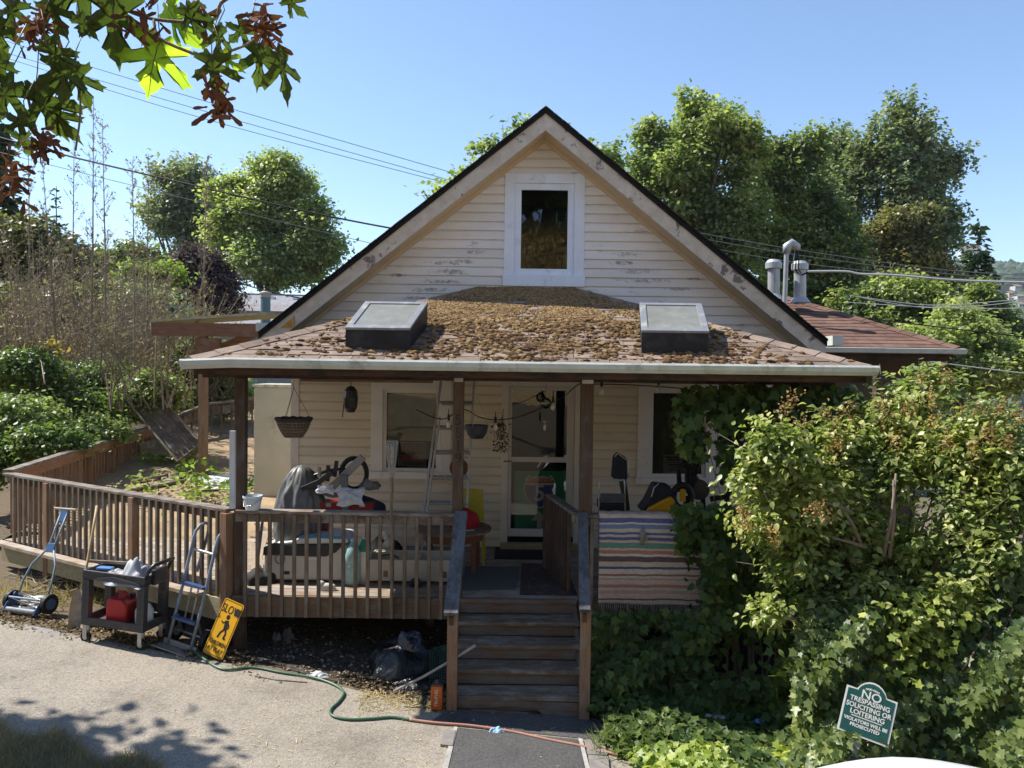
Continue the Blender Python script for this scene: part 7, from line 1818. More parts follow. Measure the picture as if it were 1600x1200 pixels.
# debris grass by the mower
GRS = leafmat('dry_grass_blade', (.24, .19, .09), (.40, .32, .16), (.30, .30, .10), trans=.3, patch=1)
pts = np.array([(lambda p: (p.x, p.y + random.uniform(0, .5), gz(p.x)))(G(random.uniform(-30, 240), random.gauss(945, 10))) for _ in range(900)])
leaf_mesh('dry_grass', pts, rng.normal(size=pts.shape) + np.array([0, -.6, 0]), .2, BLADE, GRS, axis=rng.normal(size=pts.shape) * .7 + np.array([0, 0, .5]), kind='stuff')
b = B()
for _ in range(70):
    p = G(random.uniform(0, 120), random.uniform(915, 950)); d = Vector((random.gauss(0, 1), random.gauss(0, .5), random.uniform(.0, .5))) * .25; p.y += .4; b.tube([p + Vector((0, 0, .03)), p + d + Vector((0, 0, .05))], .006, 4)
b.build('brush_debris', TWIG, kind='stuff')
# dry verge bottom left (in the shade of the street maple)
pts = []
while len(pts) < 15000:
    x, y = random.uniform(-20, 330), random.uniform(1115, 1260)
    lim = 1132 + max(0, x - 0) * .30 + 14 * math.sin(x * .05)
    if y > lim: p = G(x, y); pts.append((p.x, p.y, gz(p.x) + .0))
pts = np.array(pts); leaf_mesh('verge_grass', pts, rng.normal(size=pts.shape), .13, (BLADE[0] * np.array([.8, .8, 1]), BLADE[1]), leafmat('verge_blade', (.22, .17, .12), (.32, .26, .19), (.40, .34, .26), trans=.3, patch=1), axis=rng.normal(size=pts.shape) * np.array([.7, .7, .3]) + np.array([.1, .1, .75]), kind='stuff')
# ivy ---------------------------------------------------------------------------
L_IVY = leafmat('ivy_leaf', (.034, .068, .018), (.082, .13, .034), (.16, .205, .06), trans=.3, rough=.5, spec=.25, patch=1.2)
L_IVYB = leafmat('suntinted_ivy_leaf', (.24, .31, .045), (.40, .46, .09), (.55, .56, .17), trans=.42, patch=1)  # brighter ivy copy, sunlight painted in as yellow-green
IVYW = wood('ivy_stem', (.14, .10, .07), 'z')
def hole(x, y): return ((x - 1165) / 62) ** 2 + ((y - 1022) / 45) ** 2 < 1 or ((x - 1020) / 26) ** 2 + ((y - 990) / 14) ** 2 < 1
ivy = thing('ivy', 'dark ivy covering the porch front from the striped rug to the bush', 'ivy', P(1120, 1000, 8.2))
pts, nr = [], []
while len(pts) < 9500:
    x, y = random.uniform(922, 1345), random.uniform(795, 1120)
    if x < 1100 and 800 < y < 955 and not (x > 1072 and random.random() < .10): continue
    if hole(x, y) and random.random() < .93: continue
    if x < 940 and random.random() < .5: continue
    if x < 1060 and y < 958: continue
    e = math.sin(x * .05) * .08 + math.sin(y * .06 + x * .03) * .1
    D = 8.22 - (y - 795) / 330 * .75 + e + random.gauss(0, .07) - (.25 if x > 1200 else 0)
    if 800 < y < 952 and x < 1098: D = 8.2
    pts.append(P(x, y, D)); nr.append((random.gauss(0, .5), -1, .55 + random.gauss(0, .5)))
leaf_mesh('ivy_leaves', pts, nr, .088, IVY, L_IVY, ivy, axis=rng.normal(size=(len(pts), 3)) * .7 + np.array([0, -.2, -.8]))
b = B()
for i in range(26):
    x = random.uniform(1120, 1330); b.tube([P(x, 1118, 7.7), P(x + random.uniform(-20, 20), 1000, 8.0), P(x + random.uniform(-40, 40), 900, 8.25), P(x + random.uniform(-40, 40), 800, 8.45)], [.015, .012, .009, .005], 5)
b.build('stems', IVYW, ivy)
# lattice skirt in the dark behind
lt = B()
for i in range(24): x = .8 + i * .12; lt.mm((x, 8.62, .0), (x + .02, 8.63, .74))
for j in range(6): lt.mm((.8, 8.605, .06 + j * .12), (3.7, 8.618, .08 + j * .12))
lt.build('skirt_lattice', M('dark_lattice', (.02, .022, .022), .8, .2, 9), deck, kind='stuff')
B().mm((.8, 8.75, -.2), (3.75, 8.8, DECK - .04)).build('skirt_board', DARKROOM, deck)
hg = thing('hanging_ivy', 'curtain of large dark leaved vine hanging at the right end of the porch', 'vine', P(1120, 650, 8.45))
pts, nr = [], []
reg = [(1110, 640, 60, 42), (1170, 660, 60, 60), (1085, 690, 30, 30), (1072, 655, 18, 44), (1200, 630, 70, 40), (1250, 660, 60, 70), (1300, 640, 50, 45), (1140, 720, 14, 40)]
wts = [r[2] * r[3] for r in reg]
while len(pts) < 1650:
    cx, cy, rx, ry = random.choices(reg, wts)[0]; a = random.uniform(0, 6.28); q_ = random.uniform(0, 1) ** .5
    x, y = cx + rx * q_ * math.cos(a), cy + ry * q_ * math.sin(a)
    if y < 602: y = 602 + random.uniform(0, 15)
    if 1098 < x < 1122 and 640 < y < 760 and random.random() < .8: continue
    pts.append(P(x, y, 8.45 + random.gauss(0, .14))); nr.append((random.gauss(0, .6), -.8, .5 + random.gauss(0, .5)))
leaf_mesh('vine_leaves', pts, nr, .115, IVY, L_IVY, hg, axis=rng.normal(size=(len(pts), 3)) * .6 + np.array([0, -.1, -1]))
pts = [P(random.gauss(1095, 45), random.uniform(790, 860), 8.15 + random.gauss(0, .08)) for _ in range(420)] 
pts = [p for p in pts if p.x > 1.75]
leaf_mesh('vine_leaves', pts, rng.normal(size=(len(pts), 3)) * .5 + np.array([0, -1, .6]), .10, IVY, L_IVY, hg, axis=rng.normal(size=(len(pts), 3)) * .6 + np.array([-.4, -.2, -.8]))
b = B()
for i in range(12): x = random.uniform(1085, 1320); b.tube([P(x, 600, 8.4), P(x + random.uniform(-15, 25), 680, 8.4), P(x + random.uniform(-10, 40), 790, 8.35)], .004, 4)
b.build('stems', IVYW, hg)
# ivy mass at the lower right under the bush
im = thing('ivy_mound', 'big mound of sunlit ivy spilling down below the bush at right', 'ivy', P(1450, 1050, 6.9))
pts, nr, p2, n2_ = [], [], [], []
while len(pts) < 9000:
    x, y = random.uniform(1240, 1640), random.uniform(850, 1190)
    if y < 930 and x < 1330: continue
    e = .25 * math.sin(x * .022 + 1) + .18 * math.sin(y * .035 + x * .02) + .1 * math.sin(x * .07 + y * .05)
    D = 7.4 - (y - 850) / 340 * 1.1 + e * .8 + random.gauss(0, .07) - max(0, (x - 1300)) * .0012
    if mnoise.noise(Vector((x * .02, y * .02, 5))) < -.28 and random.random() < .8: D += .35
    pts.append(P(x, y, D)); nr.append((-.3 + random.gauss(0, .5), -.7, .6 + random.gauss(0, .45)))
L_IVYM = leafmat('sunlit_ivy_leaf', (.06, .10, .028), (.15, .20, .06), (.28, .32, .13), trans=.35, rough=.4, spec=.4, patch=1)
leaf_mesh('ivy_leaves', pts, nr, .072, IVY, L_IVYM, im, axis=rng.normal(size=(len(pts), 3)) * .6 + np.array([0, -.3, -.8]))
pts = [P(random.gauss(1445, 50), random.uniform(930, 1150), 6.6 + random.gauss(0, .12)) for _ in range(260)]
leaf_mesh('suntinted_leaves', pts, rng.normal(size=(260, 3)) * .4 + np.array([-.3, -.7, .7]), .07, IVY, L_IVYB, im)
b = B()
for i in range(40): x = random.uniform(1540, 1640); b.tube([P(x, 950 + random.uniform(0, 80), 6.6), P(x - random.uniform(0, 50), 1040 + random.uniform(0, 60), 6.4)], .008, 4)
for i in range(14): x = random.uniform(1260, 1600); b.tube([P(x, 1190, 7.0), P(x + random.gauss(0, 30), 1050, 7.2), P(x + random.gauss(0, 40), 900, 7.6)], .014, 5)
b.build('stems', IVYW, im)
# ground ivy: lit strip near the camera, shaded carpet behind it
pts, nr, p2, n2_ = [], [], [], []
while len(pts) < 9000:
    x, y = random.uniform(.62, 4.4), random.uniform(5.75, 7.9)
    if x < .78 + (y < 7.2) * .12 + max(0, 6.9 - y) * .30 + .06 * math.sin(y * 9): continue
    pts.append((x, y, gz(x) + .03 + .10 * random.random() + .07 * (1 + math.sin(x * 4 + y * 3)))); nr.append((random.gauss(0, .45), -.25 + random.gauss(0, .4), 1))
leaf_mesh('ground_ivy', pts, nr, .082, IVY, L_IVY, axis=rng.normal(size=(len(pts), 3)), kind='stuff')
for _ in range(7000):
    x = random.uniform(.95, 4.3); y = random.uniform(5.75, 6.55) + .15 * math.sin(x * 3)
    if x < .95 + max(0, 6.9 - y) * .28: continue
    p2.append((x, y, gz(x) + .08 + .16 * random.random() + .08 * math.sin(x * 5))); n2_.append((-.2 + random.gauss(0, .5), -.3 + random.gauss(0, .45), 1))
leaf_mesh('suntinted_ground_ivy', p2, n2_, .066, IVY, L_IVYB, axis=rng.normal(size=(len(p2), 3)), kind='stuff')
pts = np.array([(random.uniform(.75, 1.6), random.gauss(6.75, .12), 0) for _ in range(260)]); leaf_mesh('grass_tufts', pts, rng.normal(size=pts.shape), .2, BLADE, leafmat('green_blade', (.12, .17, .05), (.25, .28, .1), trans=.3), axis=rng.normal(size=pts.shape) * .6 + np.array([0, 0, .8]), kind='stuff')
o = cloth('plastic_scrap', .3, .1, .04, M('pale_scrap', (.45, .47, .5), .5, .1, 9), 61); tag(o, 'pale plastic scrap lying in the shaded ivy', 'scrap'); place(o, P(1108, 1118, 7.3))
o = cloth('plastic_scrap', .1, .07, .04, M('blue_scrap', (.06, .16, .45), .5, .1, 9), 62); tag(o, 'small blue plastic scrap lying in the shaded ivy', 'scrap'); place(o, P(1188, 1126, 7.2))
# lilac bush -------------------------------------------------------------------
L_LIL = leafmat('lilac_leaf', (.15, .20, .05), (.31, .35, .11), (.52, .50, .25), trans=.38, rough=.36, patch=.8)
L_SEED = leafmat('brown_seed_head', (.24, .13, .06), (.40, .24, .11), (.48, .33, .17), trans=.2, patch=1)
lil = thing('lilac_bush', 'large sunlit bush with brown seed heads in front of the porch right corner', 'bush', P(1380, 1100, 7.4))
LB = lobes_px(7.3, [(1215, 700, 55, 60, -.1), (1255, 770, 90, 75, 0), (1175, 740, 32, 45, -.1), (1300, 690, 60, 55, .3), (1240, 860, 65, 55, -.1), (1190, 810, 40, 45, -.2), (1400, 660, 70, 75, .4), (1450, 610, 42, 45, .5), (1390, 740, 70, 55, .2), (1480, 710, 70, 70, 0), (1560, 720, 65, 75, -.3), (1540, 660, 45, 40, -.2), (1600, 760, 50, 80, -.4), (1520, 800, 70, 55, -.3), (1330, 820, 60, 40, .1), (1430, 850, 60, 45, -.1), (1350, 930, 50, 50, -.3), (1200, 950, 28, 36, -.4), (1560, 860, 60, 50, -.5), (1290, 955, 40, 40, -.3), (1420, 960, 50, 45, -.5), (1490, 930, 50, 45, -.5)], .8)
pts, out = crown_points(LB, 2000, 13, .085, 1.8)
keep = pts[:, 1] > 6.0; pts, out = pts[keep], out[keep]
ax = out * .5 + rng.normal(size=pts.shape) * .6 + np.array([0, 0, -.35])
leaf_mesh('leaves', pts, out * .35 + np.array([-.25, 0, 1.0]) + rng.normal(size=pts.shape) * .5, .070, OVAL, L_LIL, lil, axis=ax)
sp = []
for (x, y, d) in ((1240, 625, 7.1), (1290, 650, 7.3), (1255, 660, 7), (1225, 640, 7), (1310, 660, 7.3), (1375, 630, 7.5), (1385, 650, 7.4), (1440, 590, 7.7), (1480, 585, 7.6), (1455, 620, 7.4), (1400, 690, 7.1), (1305, 695, 7.0), (1500, 645, 7.2), (1530, 640, 7), (1560, 640, 6.9), (1590, 650, 6.8), (1520, 700, 6.8), (1480, 690, 6.9), (1160, 800, 6.9), (1165, 820, 6.9), (1270, 795, 6.8), (1285, 800, 6.8), (1210, 838, 6.8), (1460, 655, 7.2), (1575, 690, 6.7), (1545, 680, 6.7), (1330, 640, 7.4), (1420, 640, 7.3)):
    for _ in range(60): sp.append(P(x + random.gauss(0, 7), y + random.gauss(0, 10), d + random.gauss(0, .05) - .1))
sp = np.array(sp); leaf_mesh('seed_heads', sp, rng.normal(size=sp.shape), .028, DIA, L_SEED, lil)
b = B(); r0 = P(1385, 1010, 7.5)
for l in LB:
    s0 = r0 + Vector((random.gauss(0, .18), random.gauss(0, .12), 0)); e = Vector((l[0], l[1], l[2])); m_ = s0.lerp(e, .5) + Vector((random.gauss(0, .05), 0, -.08))
    b.tube([s0 + Vector((0, 0, -.6)), s0.lerp(m_, .6), m_, e], [.024, .02, .014, .005], 6)
    for _ in range(7):
        q0 = m_.lerp(e, random.uniform(.2, 1)); e2 = Vector((l[0] + random.gauss(0, .6) * l[3], l[1] + random.gauss(0, .6) * l[4], l[2] + random.gauss(0, .6) * l[5])); b.tube([q0, e2], [.006, .002], 4)
for x0, y0, x1, y1 in ((1390, 870, 1396, 750), (1345, 850, 1310, 785), (1380, 870, 1400, 740), (1352, 855, 1300, 840), (1330, 800, 1290, 785), (1510, 840, 1545, 760)): b.tube([P(x0, y0, 7.0), P((x0 + x1) / 2 + 4, (y0 + y1) / 2, 6.95), P(x1, y1, 6.95)], [.02, .016, .01], 6)
b.build('branches', BARKP, lil, smooth=True)

# far hill --------------------------------------------------------------------
L_FAR = leafmat('far_forest', (.035, .06, .03), (.06, .085, .04), (.09, .11, .05), trans=.1, patch=40)
pts, sz = [], []
FT = B(); fv = []
n = 0; tv = icv * np.array([1, 1, 1.3])
cent = []
FHS = []
for (hx_, hy_) in ((1588, 452), (1578, 462), (1592, 468), (1577, 470), (1594, 480), (1515, 404)):
    D = 440
    while D < 1000 and P(hx_, hy_, D).z > terr(P(hx_, hy_, D).x, D) + 1: D += 4
    FHS.append((P(hx_, hy_, D).x / D, D))
while n < 5200:
    x, y = random.uniform(150, 900), random.uniform(430, 1000)
    px_ = 800 + x / y * 1200
    if px_ < 1250 or px_ > 1750: continue
    if mnoise.noise(Vector((x * .012, y * .012, 2))) < -.12 and random.random() < .75: continue
    r_ = random.uniform(4, 9)
    if any(abs(x / y - q_) * y < r_ + 5 and d_ - 110 < y < d_ + 8 for q_, d_ in FHS): continue
    cent.append((x, y, terr(x, y) + r_ * .6, r_)); n += 1
cent = np.array(cent); V = icv[None] * cent[:, 3][:, None, None] * np.array([1, 1, 1.25]) * rng.uniform(.75, 1.2, (n, len(icv), 1)) + cent[:, None, :3]
me = bpy.data.meshes.new('far_forest'); me.from_pydata([tuple(v) for v in V.reshape(-1, 3)], [], [tuple(i + len(icv) * j for i in f) for j in range(n) for f in icf]); me.materials.append(L_FAR)
link('far_forest', me, Vector((0, 0, 0)), kind='stuff')
HWALL = M('far_white_wall', (.48, .47, .45), .8, .05, .2); HROOF = M('far_roof', (.22, .15, .12), .9, .1, .2); HORG = M('far_tan_wall', (.55, .38, .25), .8, .05, .2)
for i, (x, y, D, w_, lab) in enumerate(((1588, 452, 640, 5, 'white far house highest in the hillside cluster'), (1578, 462, 610, 4.5, 'tan far house with brown roof on the hillside'), (1592, 468, 580, 5.5, 'wide pale far house on the hillside right of the conifer'), (1577, 470, 560, 4, 'small white far house nearest the conifer'), (1594, 480, 520, 5, 'lowest pale far house on the hillside'), (1515, 404, 900, 15, 'long pale far building just below the hill crest'))):
    D = 440
    while D < 1000 and P(x, y, D).z > terr(P(x, y, D).x, D) + 1: D += 4
    p = P(x, y, D); w_ = w_ * D / 600; h_ = thing('far_house', lab, 'house', p, 'far houses on the hillside')
    hh_ = w_ * .45; B().mm((p.x - w_ / 2, D - 3, p.z - 5), (p.x + w_ / 2, D + 5, p.z + hh_)).build('wall', HORG if i == 1 else HWALL, h_)
    B().prism([(p.x - w_ * .55, D - 4, p.z + hh_), (p.x + w_ * .55, D - 4, p.z + hh_), (p.x + w_ * .55, D + 1, p.z + hh_ * 1.6), (p.x - w_ * .55, D + 1, p.z + hh_ * 1.6)], (0, .5, .3)).build('roof', HROOF, h_)
    for u in (-.25, .2): B().mm((p.x + w_ * u - .7, D - 3.1, p.z + hh_ * .2), (p.x + w_ * u + .7, D - 2.99, p.z + hh_ * .7)).build('window', DARKROOM, h_)

# street maple: crown outside the frame, its low branch hangs into view --------
L_MAP = leafmat('maple_leaf', (.04, .06, .018), (.058, .08, .022), (.075, .09, .028), trans=.34, rough=.45, spec=.2, patch=.3, tcol=2.2)
def blemish(mt, c):
    nt = mt.node_tree; bs = nt.nodes['Principled BSDF']; old = bs.inputs['Base Color'].links[0].from_socket
    geo = nt.nodes.new('ShaderNodeNewGeometry')
    f = ramp(nt, noise(nt, geo.outputs['Position'], 26, 6, .7), [(.58, (0, 0, 0)), (.68, (1, 1, 1))])
    v = ramp(nt, noise(nt, geo.outputs['Position'], 60, 4, .6), [(.3, (.75, .8, .7)), (.7, (1.25, 1.2, 1.1))])
    col = mix(nt, math_(nt, 'MULTIPLY', f, .7), mix(nt, 1.0, old, v, 'MULTIPLY'), c)
    nt.links.new(col, bs.inputs['Base Color'])
blemish(L_MAP, (.06, .035, .015))
L_MAPL = leafmat('sunlit_maple_leaf', (.20, .26, .03), (.24, .30, .035), (.26, .32, .04), trans=.62, rough=.45, spec=.2, patch=.5, tcol=2.6)  # maple leaf copy with the sun shining through put into its lime colour
VEIN = leafmat('leaf_vein', (.16, .17, .07), (.2, .2, .09), trans=.3, spec=.2)
L_KEY = leafmat('maple_key', (.10, .045, .03), (.17, .075, .05), (.27, .13, .085), trans=.3, patch=.3, tcol=1.3)
mt_ = thing('maple_tree', 'maple branch with lobed leaves and reddish keys hanging into the top left', 'tree', (-7.8, 2.2, 1.6))
b = B(); b.tube([(-7.8, 2.2, 1.6), (-7.7, 2.3, 4.2), (-8.2, 2.9, 7.2)], [.26, .2, .1], 10)
for i in range(9): b.tube([(-7.9, 2.4, 4.2 + i * .35), (-9 + random.gauss(0, .6), 3.8 + random.gauss(0, .8), 6 + random.gauss(0, .4)), (-9.6 + random.gauss(0, 1), 5.6 + random.gauss(0, .8), 6.9 + random.gauss(0, .5))], [.06, .04, .012], 6)
b.build('trunk', BARK, mt_, smooth=True)
pts, out = crown_points([(-9.2, 7.0, 6.6, 2.2, 1.2, 1.0), (-8.9, 4.6, 7.2, 2.2, 1.6, 1.2), (-11.6, 6.9, 6.6, 2.0, 1.2, 1.0), (-9.4, 7.0, 7.0, 1.9, 1.1, .9), (-10.6, 5.4, 7.0, 2, 1.6, 1.2), (-9.9, 7.1, 6.4, 2.0, 1.0, .8), (-8.4, 6.5, 6.8, 1.2, 1.0, .8)], 1700, 18, .17, 1.5)
leaf_mesh('crown', pts, out * .3 + np.array([0, 0, .8]) + rng.normal(size=pts.shape) * .6, .2, OVAL, L_MID, mt_)
bb = B()
def br(pts, r): bb.tube(spline([P(*p) for p in pts], 4), r, 6)
bb.tube(spline([(-7.75, 2.3, 4.8), (-5, 1.9, 5.1), (-3.2, 1.9, 4.95), P(-60, -40, 2.3), P(60, -30, 2.25)], 5), [.05 - .0018 * i for i in range(21)], 7)
br([(60, -30, 2.25), (170, 5, 2.25), (240, 30, 2.25), (330, 32, 2.22), (345, 5, 2.2), (370, -10, 2.2)], .005); br([(240, 30, 2.25), (250, 60, 2.22), (305, 85, 2.2), (330, 95, 2.2), (340, 132, 2.2)], .0045); br([(330, 90, 2.2), (385, 70, 2.2), (410, 50, 2.2)], .0035)
br([(-60, 100, 2.3), (0, 122, 2.3), (40, 135, 2.3), (85, 118, 2.3), (110, 105, 2.28)], .006); br([(40, 135, 2.3), (50, 180, 2.3), (60, 215, 2.3)], .004); br([(30, -20, 2.25), (45, 10, 2.25), (90, 20, 2.25)], .004); br([(-60, 60, 2.3), (30, 60, 2.3), (90, 85, 2.3), (125, 150, 2.3), (118, 235, 2.3)], .003)
bb.build('branch', TWIG, mt_, smooth=True)
half = [(0, 0), (.05, -.03), (.12, -.12), (.19, -.11), (.21, -.04), (.32, -.02), (.45, -.07), (.42, .02), (.46, .08), (.36, .10), (.26, .14), (.15, .20), (.26, .25), (.36, .33), (.50, .36), (.54, .46), (.66, .55), (.55, .56), (.52, .64), (.44, .56), (.38, .57), (.27, .47), (.12, .40), (.11, .52), (.13, .62), (.23, .70), (.16, .74), (.13, .83), (.05, .90), (0, 1.05)]
veins = [[(0, 0), (0, .5), (0, .98)], [(0, 0), (.22, .24), (.58, .52)], [(0, 0), (-.22, .24), (-.58, .52)], [(0, 0), (.2, .0), (.42, .0)], [(0, 0), (-.2, .0), (-.42, .0)], [(0, .55), (.1, .68)], [(0, .55), (-.1, .68)], [(.3, .3), (.46, .38)], [(-.3, .3), (-.46, .38)]]
def maple_leaf(x, y, size_px, spin, mat, D=2.2, tilt=(0, 0), droop=.25, sx=1.0):
    k = D / FPX; s = size_px * k
    poly = half + [(-a, c) for a, c in half[-2:0:-1]]
    cz = lambda a, c: -droop * ((a * 1.2) ** 2 + (c - .35) ** 2 * .9) + .05 * math.sin(a * 9 + c * 5)
    vs = [Vector((0, .32, .02))] + [Vector((a * sx, c, cz(a, c))) for a, c in poly]
    mids = [Vector((v.x * .55, .32 + (v.y - .32) * .55, cz(v.x * .55, .32 + (v.y - .32) * .55) + .015)) for v in vs[1:]]
    n = len(poly); vs += mids
    fs = []
    for i in range(n):
        j = (i + 1) % n; fs += [(0, 1 + n + i, 1 + n + j), (1 + n + i, 1 + i, 1 + j, 1 + n + j)]
    M3 = Matrix.Rotation(R(-90) , 3, 'X') @ Matrix.Identity(3)
    # leaf plane faces the camera: x right, y down the picture (tip hanging) before spin
    rot = Euler((R(tilt[0]), R(tilt[1]), 0)).to_matrix()
    out_ = []
    for v in vs:
        q_ = Matrix.Rotation(spin, 3, 'Z') @ Vector((v.x, -v.y, v.z))   # tip points down
        q_ = rot @ q_
        out_.append(P(x, y, D) + Vector((q_.x, -q_.z, q_.y)) * s)
    def warp(v):
        q_ = Matrix.Rotation(spin, 3, 'Z') @ Vector((v.x, -v.y, v.z)); q_ = rot @ q_
        return P(x, y, D) + Vector((q_.x, -q_.z, q_.y)) * s
    b = B(); b.add(out_, fs); n0 = len(b.f)
    for vn in veins:
        pp_ = []
        for i in range(len(vn) - 1):
            for t in range(4):
                u = vn[i][0] + (vn[i + 1][0] - vn[i][0]) * t / 4; v_ = vn[i][1] + (vn[i + 1][1] - vn[i][1]) * t / 4
                pp_.append(warp(Vector((u * sx, v_, cz(u, v_)))))
        pp_.append(warp(Vector((vn[-1][0] * sx, vn[-1][1], cz(*vn[-1])))))
        b.tube(pp_, [s * .011 * (1 - .75 * i / len(pp_)) for i in range(len(pp_))], 4)
    st_ = warp(Vector((0, 0, cz(0, 0)))); b.tube([st_, st_ + Vector((random.uniform(-.02, .02), .01, .05)), st_ + Vector((random.uniform(-.04, .04), .02, .11))], .0016, 5)
    o = b.build('leaf', mat, mt_, smooth=True)
    o.data.materials.append(VEIN)
    for i in range(n0, len(o.data.polygons)): o.data.polygons[i].material_index = 1
    return o
ML = [(250, 62, 100, -.35, L_MAPL, (25, 10), .3, 1.0), (258, 5, 95, .55, L_MAPL, (20, -25), .3, .8), (175, -10, 125, .0, L_MAP, (35, 20), .3, .8), (150, -25, 100, -1.0, L_MAP, (20, 25), .3, 1), (330, 85, 70, .0, L_MAP, (30, 0), .3, 1.0), (345, 85, 45, .9, L_MAPL, (20, 0), .3, .7), (405, 68, 75, .1, L_MAP, (20, 35), .3, .75), (432, 80, 85, .4, L_MAP, (10, 40), .4, .7), (290, 10, 60, .3, L_MAP, (40, 0), .3, .9), (340, 40, 60, .1, L_MAP, (10, 40), .3, .7), (385, 40, 50, -.9, L_MAP, (40, 0), .3, .8), (445, -5, 45, .8, L_MAP, (30, 0), .3, .8),
      (20, 0, 60, -.3, L_MAP, (20, 0), .3, .9), (75, 0, 62, .3, L_MAP, (25, 10), .3, .9), (120, 25, 45, .8, L_MAP, (20, 30), .3, .7), (12, 95, 60, -1.2, L_MAP, (30, 0), .3, .8), (70, 65, 70, .6, L_MAP, (30, 10), .3, .7), (95, 90, 80, .15, L_MAP, (10, 45), .4, .8), (115, 105, 70, .3, L_MAP, (20, 20), .3, .8), (20, 128, 85, -.7, L_MAP, (25, 0), .3, .9), (55, 135, 95, .35, L_MAP, (30, 15), .35, .9), (80, 165, 70, .5, L_MAP, (20, 0), .3, .7), (40, 185, 55, -1.1, L_MAP, (30, 0), .3, .7), (30, 210, 45, .2, L_MAP, (40, 10), .3, .8), (-5, 30, 60, .1, L_MAP, (20, 20), .3, .8)]
for (x, y, s_, sp_, mt2, tl_, dr_, sx2) in ML: maple_leaf(x, y, s_ * .95, sp_, mt2, 2.2 + random.uniform(-.08, .1), tl_, dr_, sx2)
keyv = (np.array([(0, 0, 0), (.09, .12, .02), (.07, .3, .0), (.17, .62, .0), (.16, .9, -.02), (.02, 1.0, -.03), (-.10, .8, -.02), (-.05, .3, .01), (-.07, .12, .02)]), [(0, 1, 8), (1, 2, 8), (8, 2, 7), (2, 3, 7), (7, 3, 6), (3, 4, 6), (6, 4, 5)])
for (x, y, rx, ry, n) in ((340, 155, 20, 30, 34), (412, 35, 24, 32, 40), (225, 35, 40, 30, 20), (310, 25, 16, 25, 12), (65, 40, 26, 20, 18), (68, 222, 22, 22, 26), (22, 275, 20, 32, 26), (45, 55, 20, 20, 8)):
    ctr = P(x, y, 2.2); t_ = B().blob(ctr, (.010, .012, ry * .7 * 2.2 / FPX), 2, .4).build('seed_cluster', L_KEY if True else TWIG, mt_)
    k = 2.2 / FPX
    n = int(n * 1.5); th_ = rng.uniform(0, 6.283, n); pos = np.array(ctr) + np.stack([rng.normal(size=n) * rx * .35 * k, rng.normal(size=n) * .02, rng.normal(size=n) * ry * .5 * k], 1)
    d = np.stack([np.cos(th_) * .9, rng.normal(size=n) * .4, np.sin(th_) * .7 - .45], 1)
    o = leaf_mesh('seed_keys', pos, rng.normal(size=(n, 3)) * .5 + np.array([0, -1, 0]), 25 * k, keyv, L_KEY, t_, axis=d, kind='stuff')
for _ in range(60): pass

# wires -----------------------------------------------------------------------
WB = M('black_cable', (.012, .012, .013), .6, .1, 4); WL = M('pale_cable', (.42, .43, .43), .5, .1, 4); WG_ = M('grey_wire', (.13, .14, .15), .5, .1, 4)
def wire(label, pts, D, r, mat, sag=True):
    b = B(); ps = spline([P(x, y, D if len(q) == 2 else q[2]) for q in pts for (x, y) in [q[:2]]], 10); b.tube(ps, r, 5); o = b.build('power_line', mat); tag(o, label, 'power line', 'overhead wires')
wire('topmost of the three thin wires crossing the upper left sky', [(-80, 37), (300, 152), (700, 268), (780, 290)], 36, .016, WG_); wire('middle one of the three thin wires crossing the upper left sky', [(-80, 56), (300, 168), (690, 278), (790, 304)], 36.4, .016, WG_); wire('lowest of the three thin wires crossing the upper left sky', [(-80, 62), (300, 180), (690, 284), (800, 312)], 36.8, .016, WG_)
wire('thick black cable sloping down from left edge to the gable', [(-80, 192), (100, 242), (300, 289), (500, 335), (640, 362)], 22, .026, WB); wire('thin pale wire under the thick black cable', [(-40, 228), (120, 268), (350, 325), (600, 385)], 26, .011, WG_); wire('short dark wire behind the vent pipe at left', [(350, 433), (400, 450), (470, 466), (520, 474)], 23, .02, WB)
wire('pale twisted service cable running right from the mast', [(1262, 424), (1320, 424), (1345, 428), (1400, 430), (1500, 438), (1640, 442)], 13.2, .02, WL)
for i, (y0, y1) in enumerate(((358, 432), (366, 438), (378, 444))): wire(['upper', 'middle', 'lower'][i] + ' thin wire passing right behind the roof vents', [(1060, y0), (1250, y0 + 33), (1480, y1 - 10), (1660, y1)], 26 + i, .013, WG_)
for i, (p) in enumerate((((1330, 462), (1440, 476), (1520, 474), (1650, 462)), ((1340, 464), (1440, 480), (1540, 477), (1650, 463)), ((1320, 472), (1450, 480), (1560, 482), (1650, 480)))): wire(['upper', 'middle', 'lower'][i] + ' pale drooping wire before the trees at right', list(p), 21 + i * .3, .011, WL)
wire('black cable dipping across the yellow green trees at right', [(1200, 480), (1400, 503), (1500, 515), (1650, 532)], 20, .016, WB); wire('pale wire sloping down past the bush top at right', [(1430, 562), (1500, 571), (1580, 581), (1660, 590)], 14, .012, WL); wire('second dark wire behind the bush top at right', [(1380, 550), (1480, 560), (1660, 580)], 16, .01, WB)

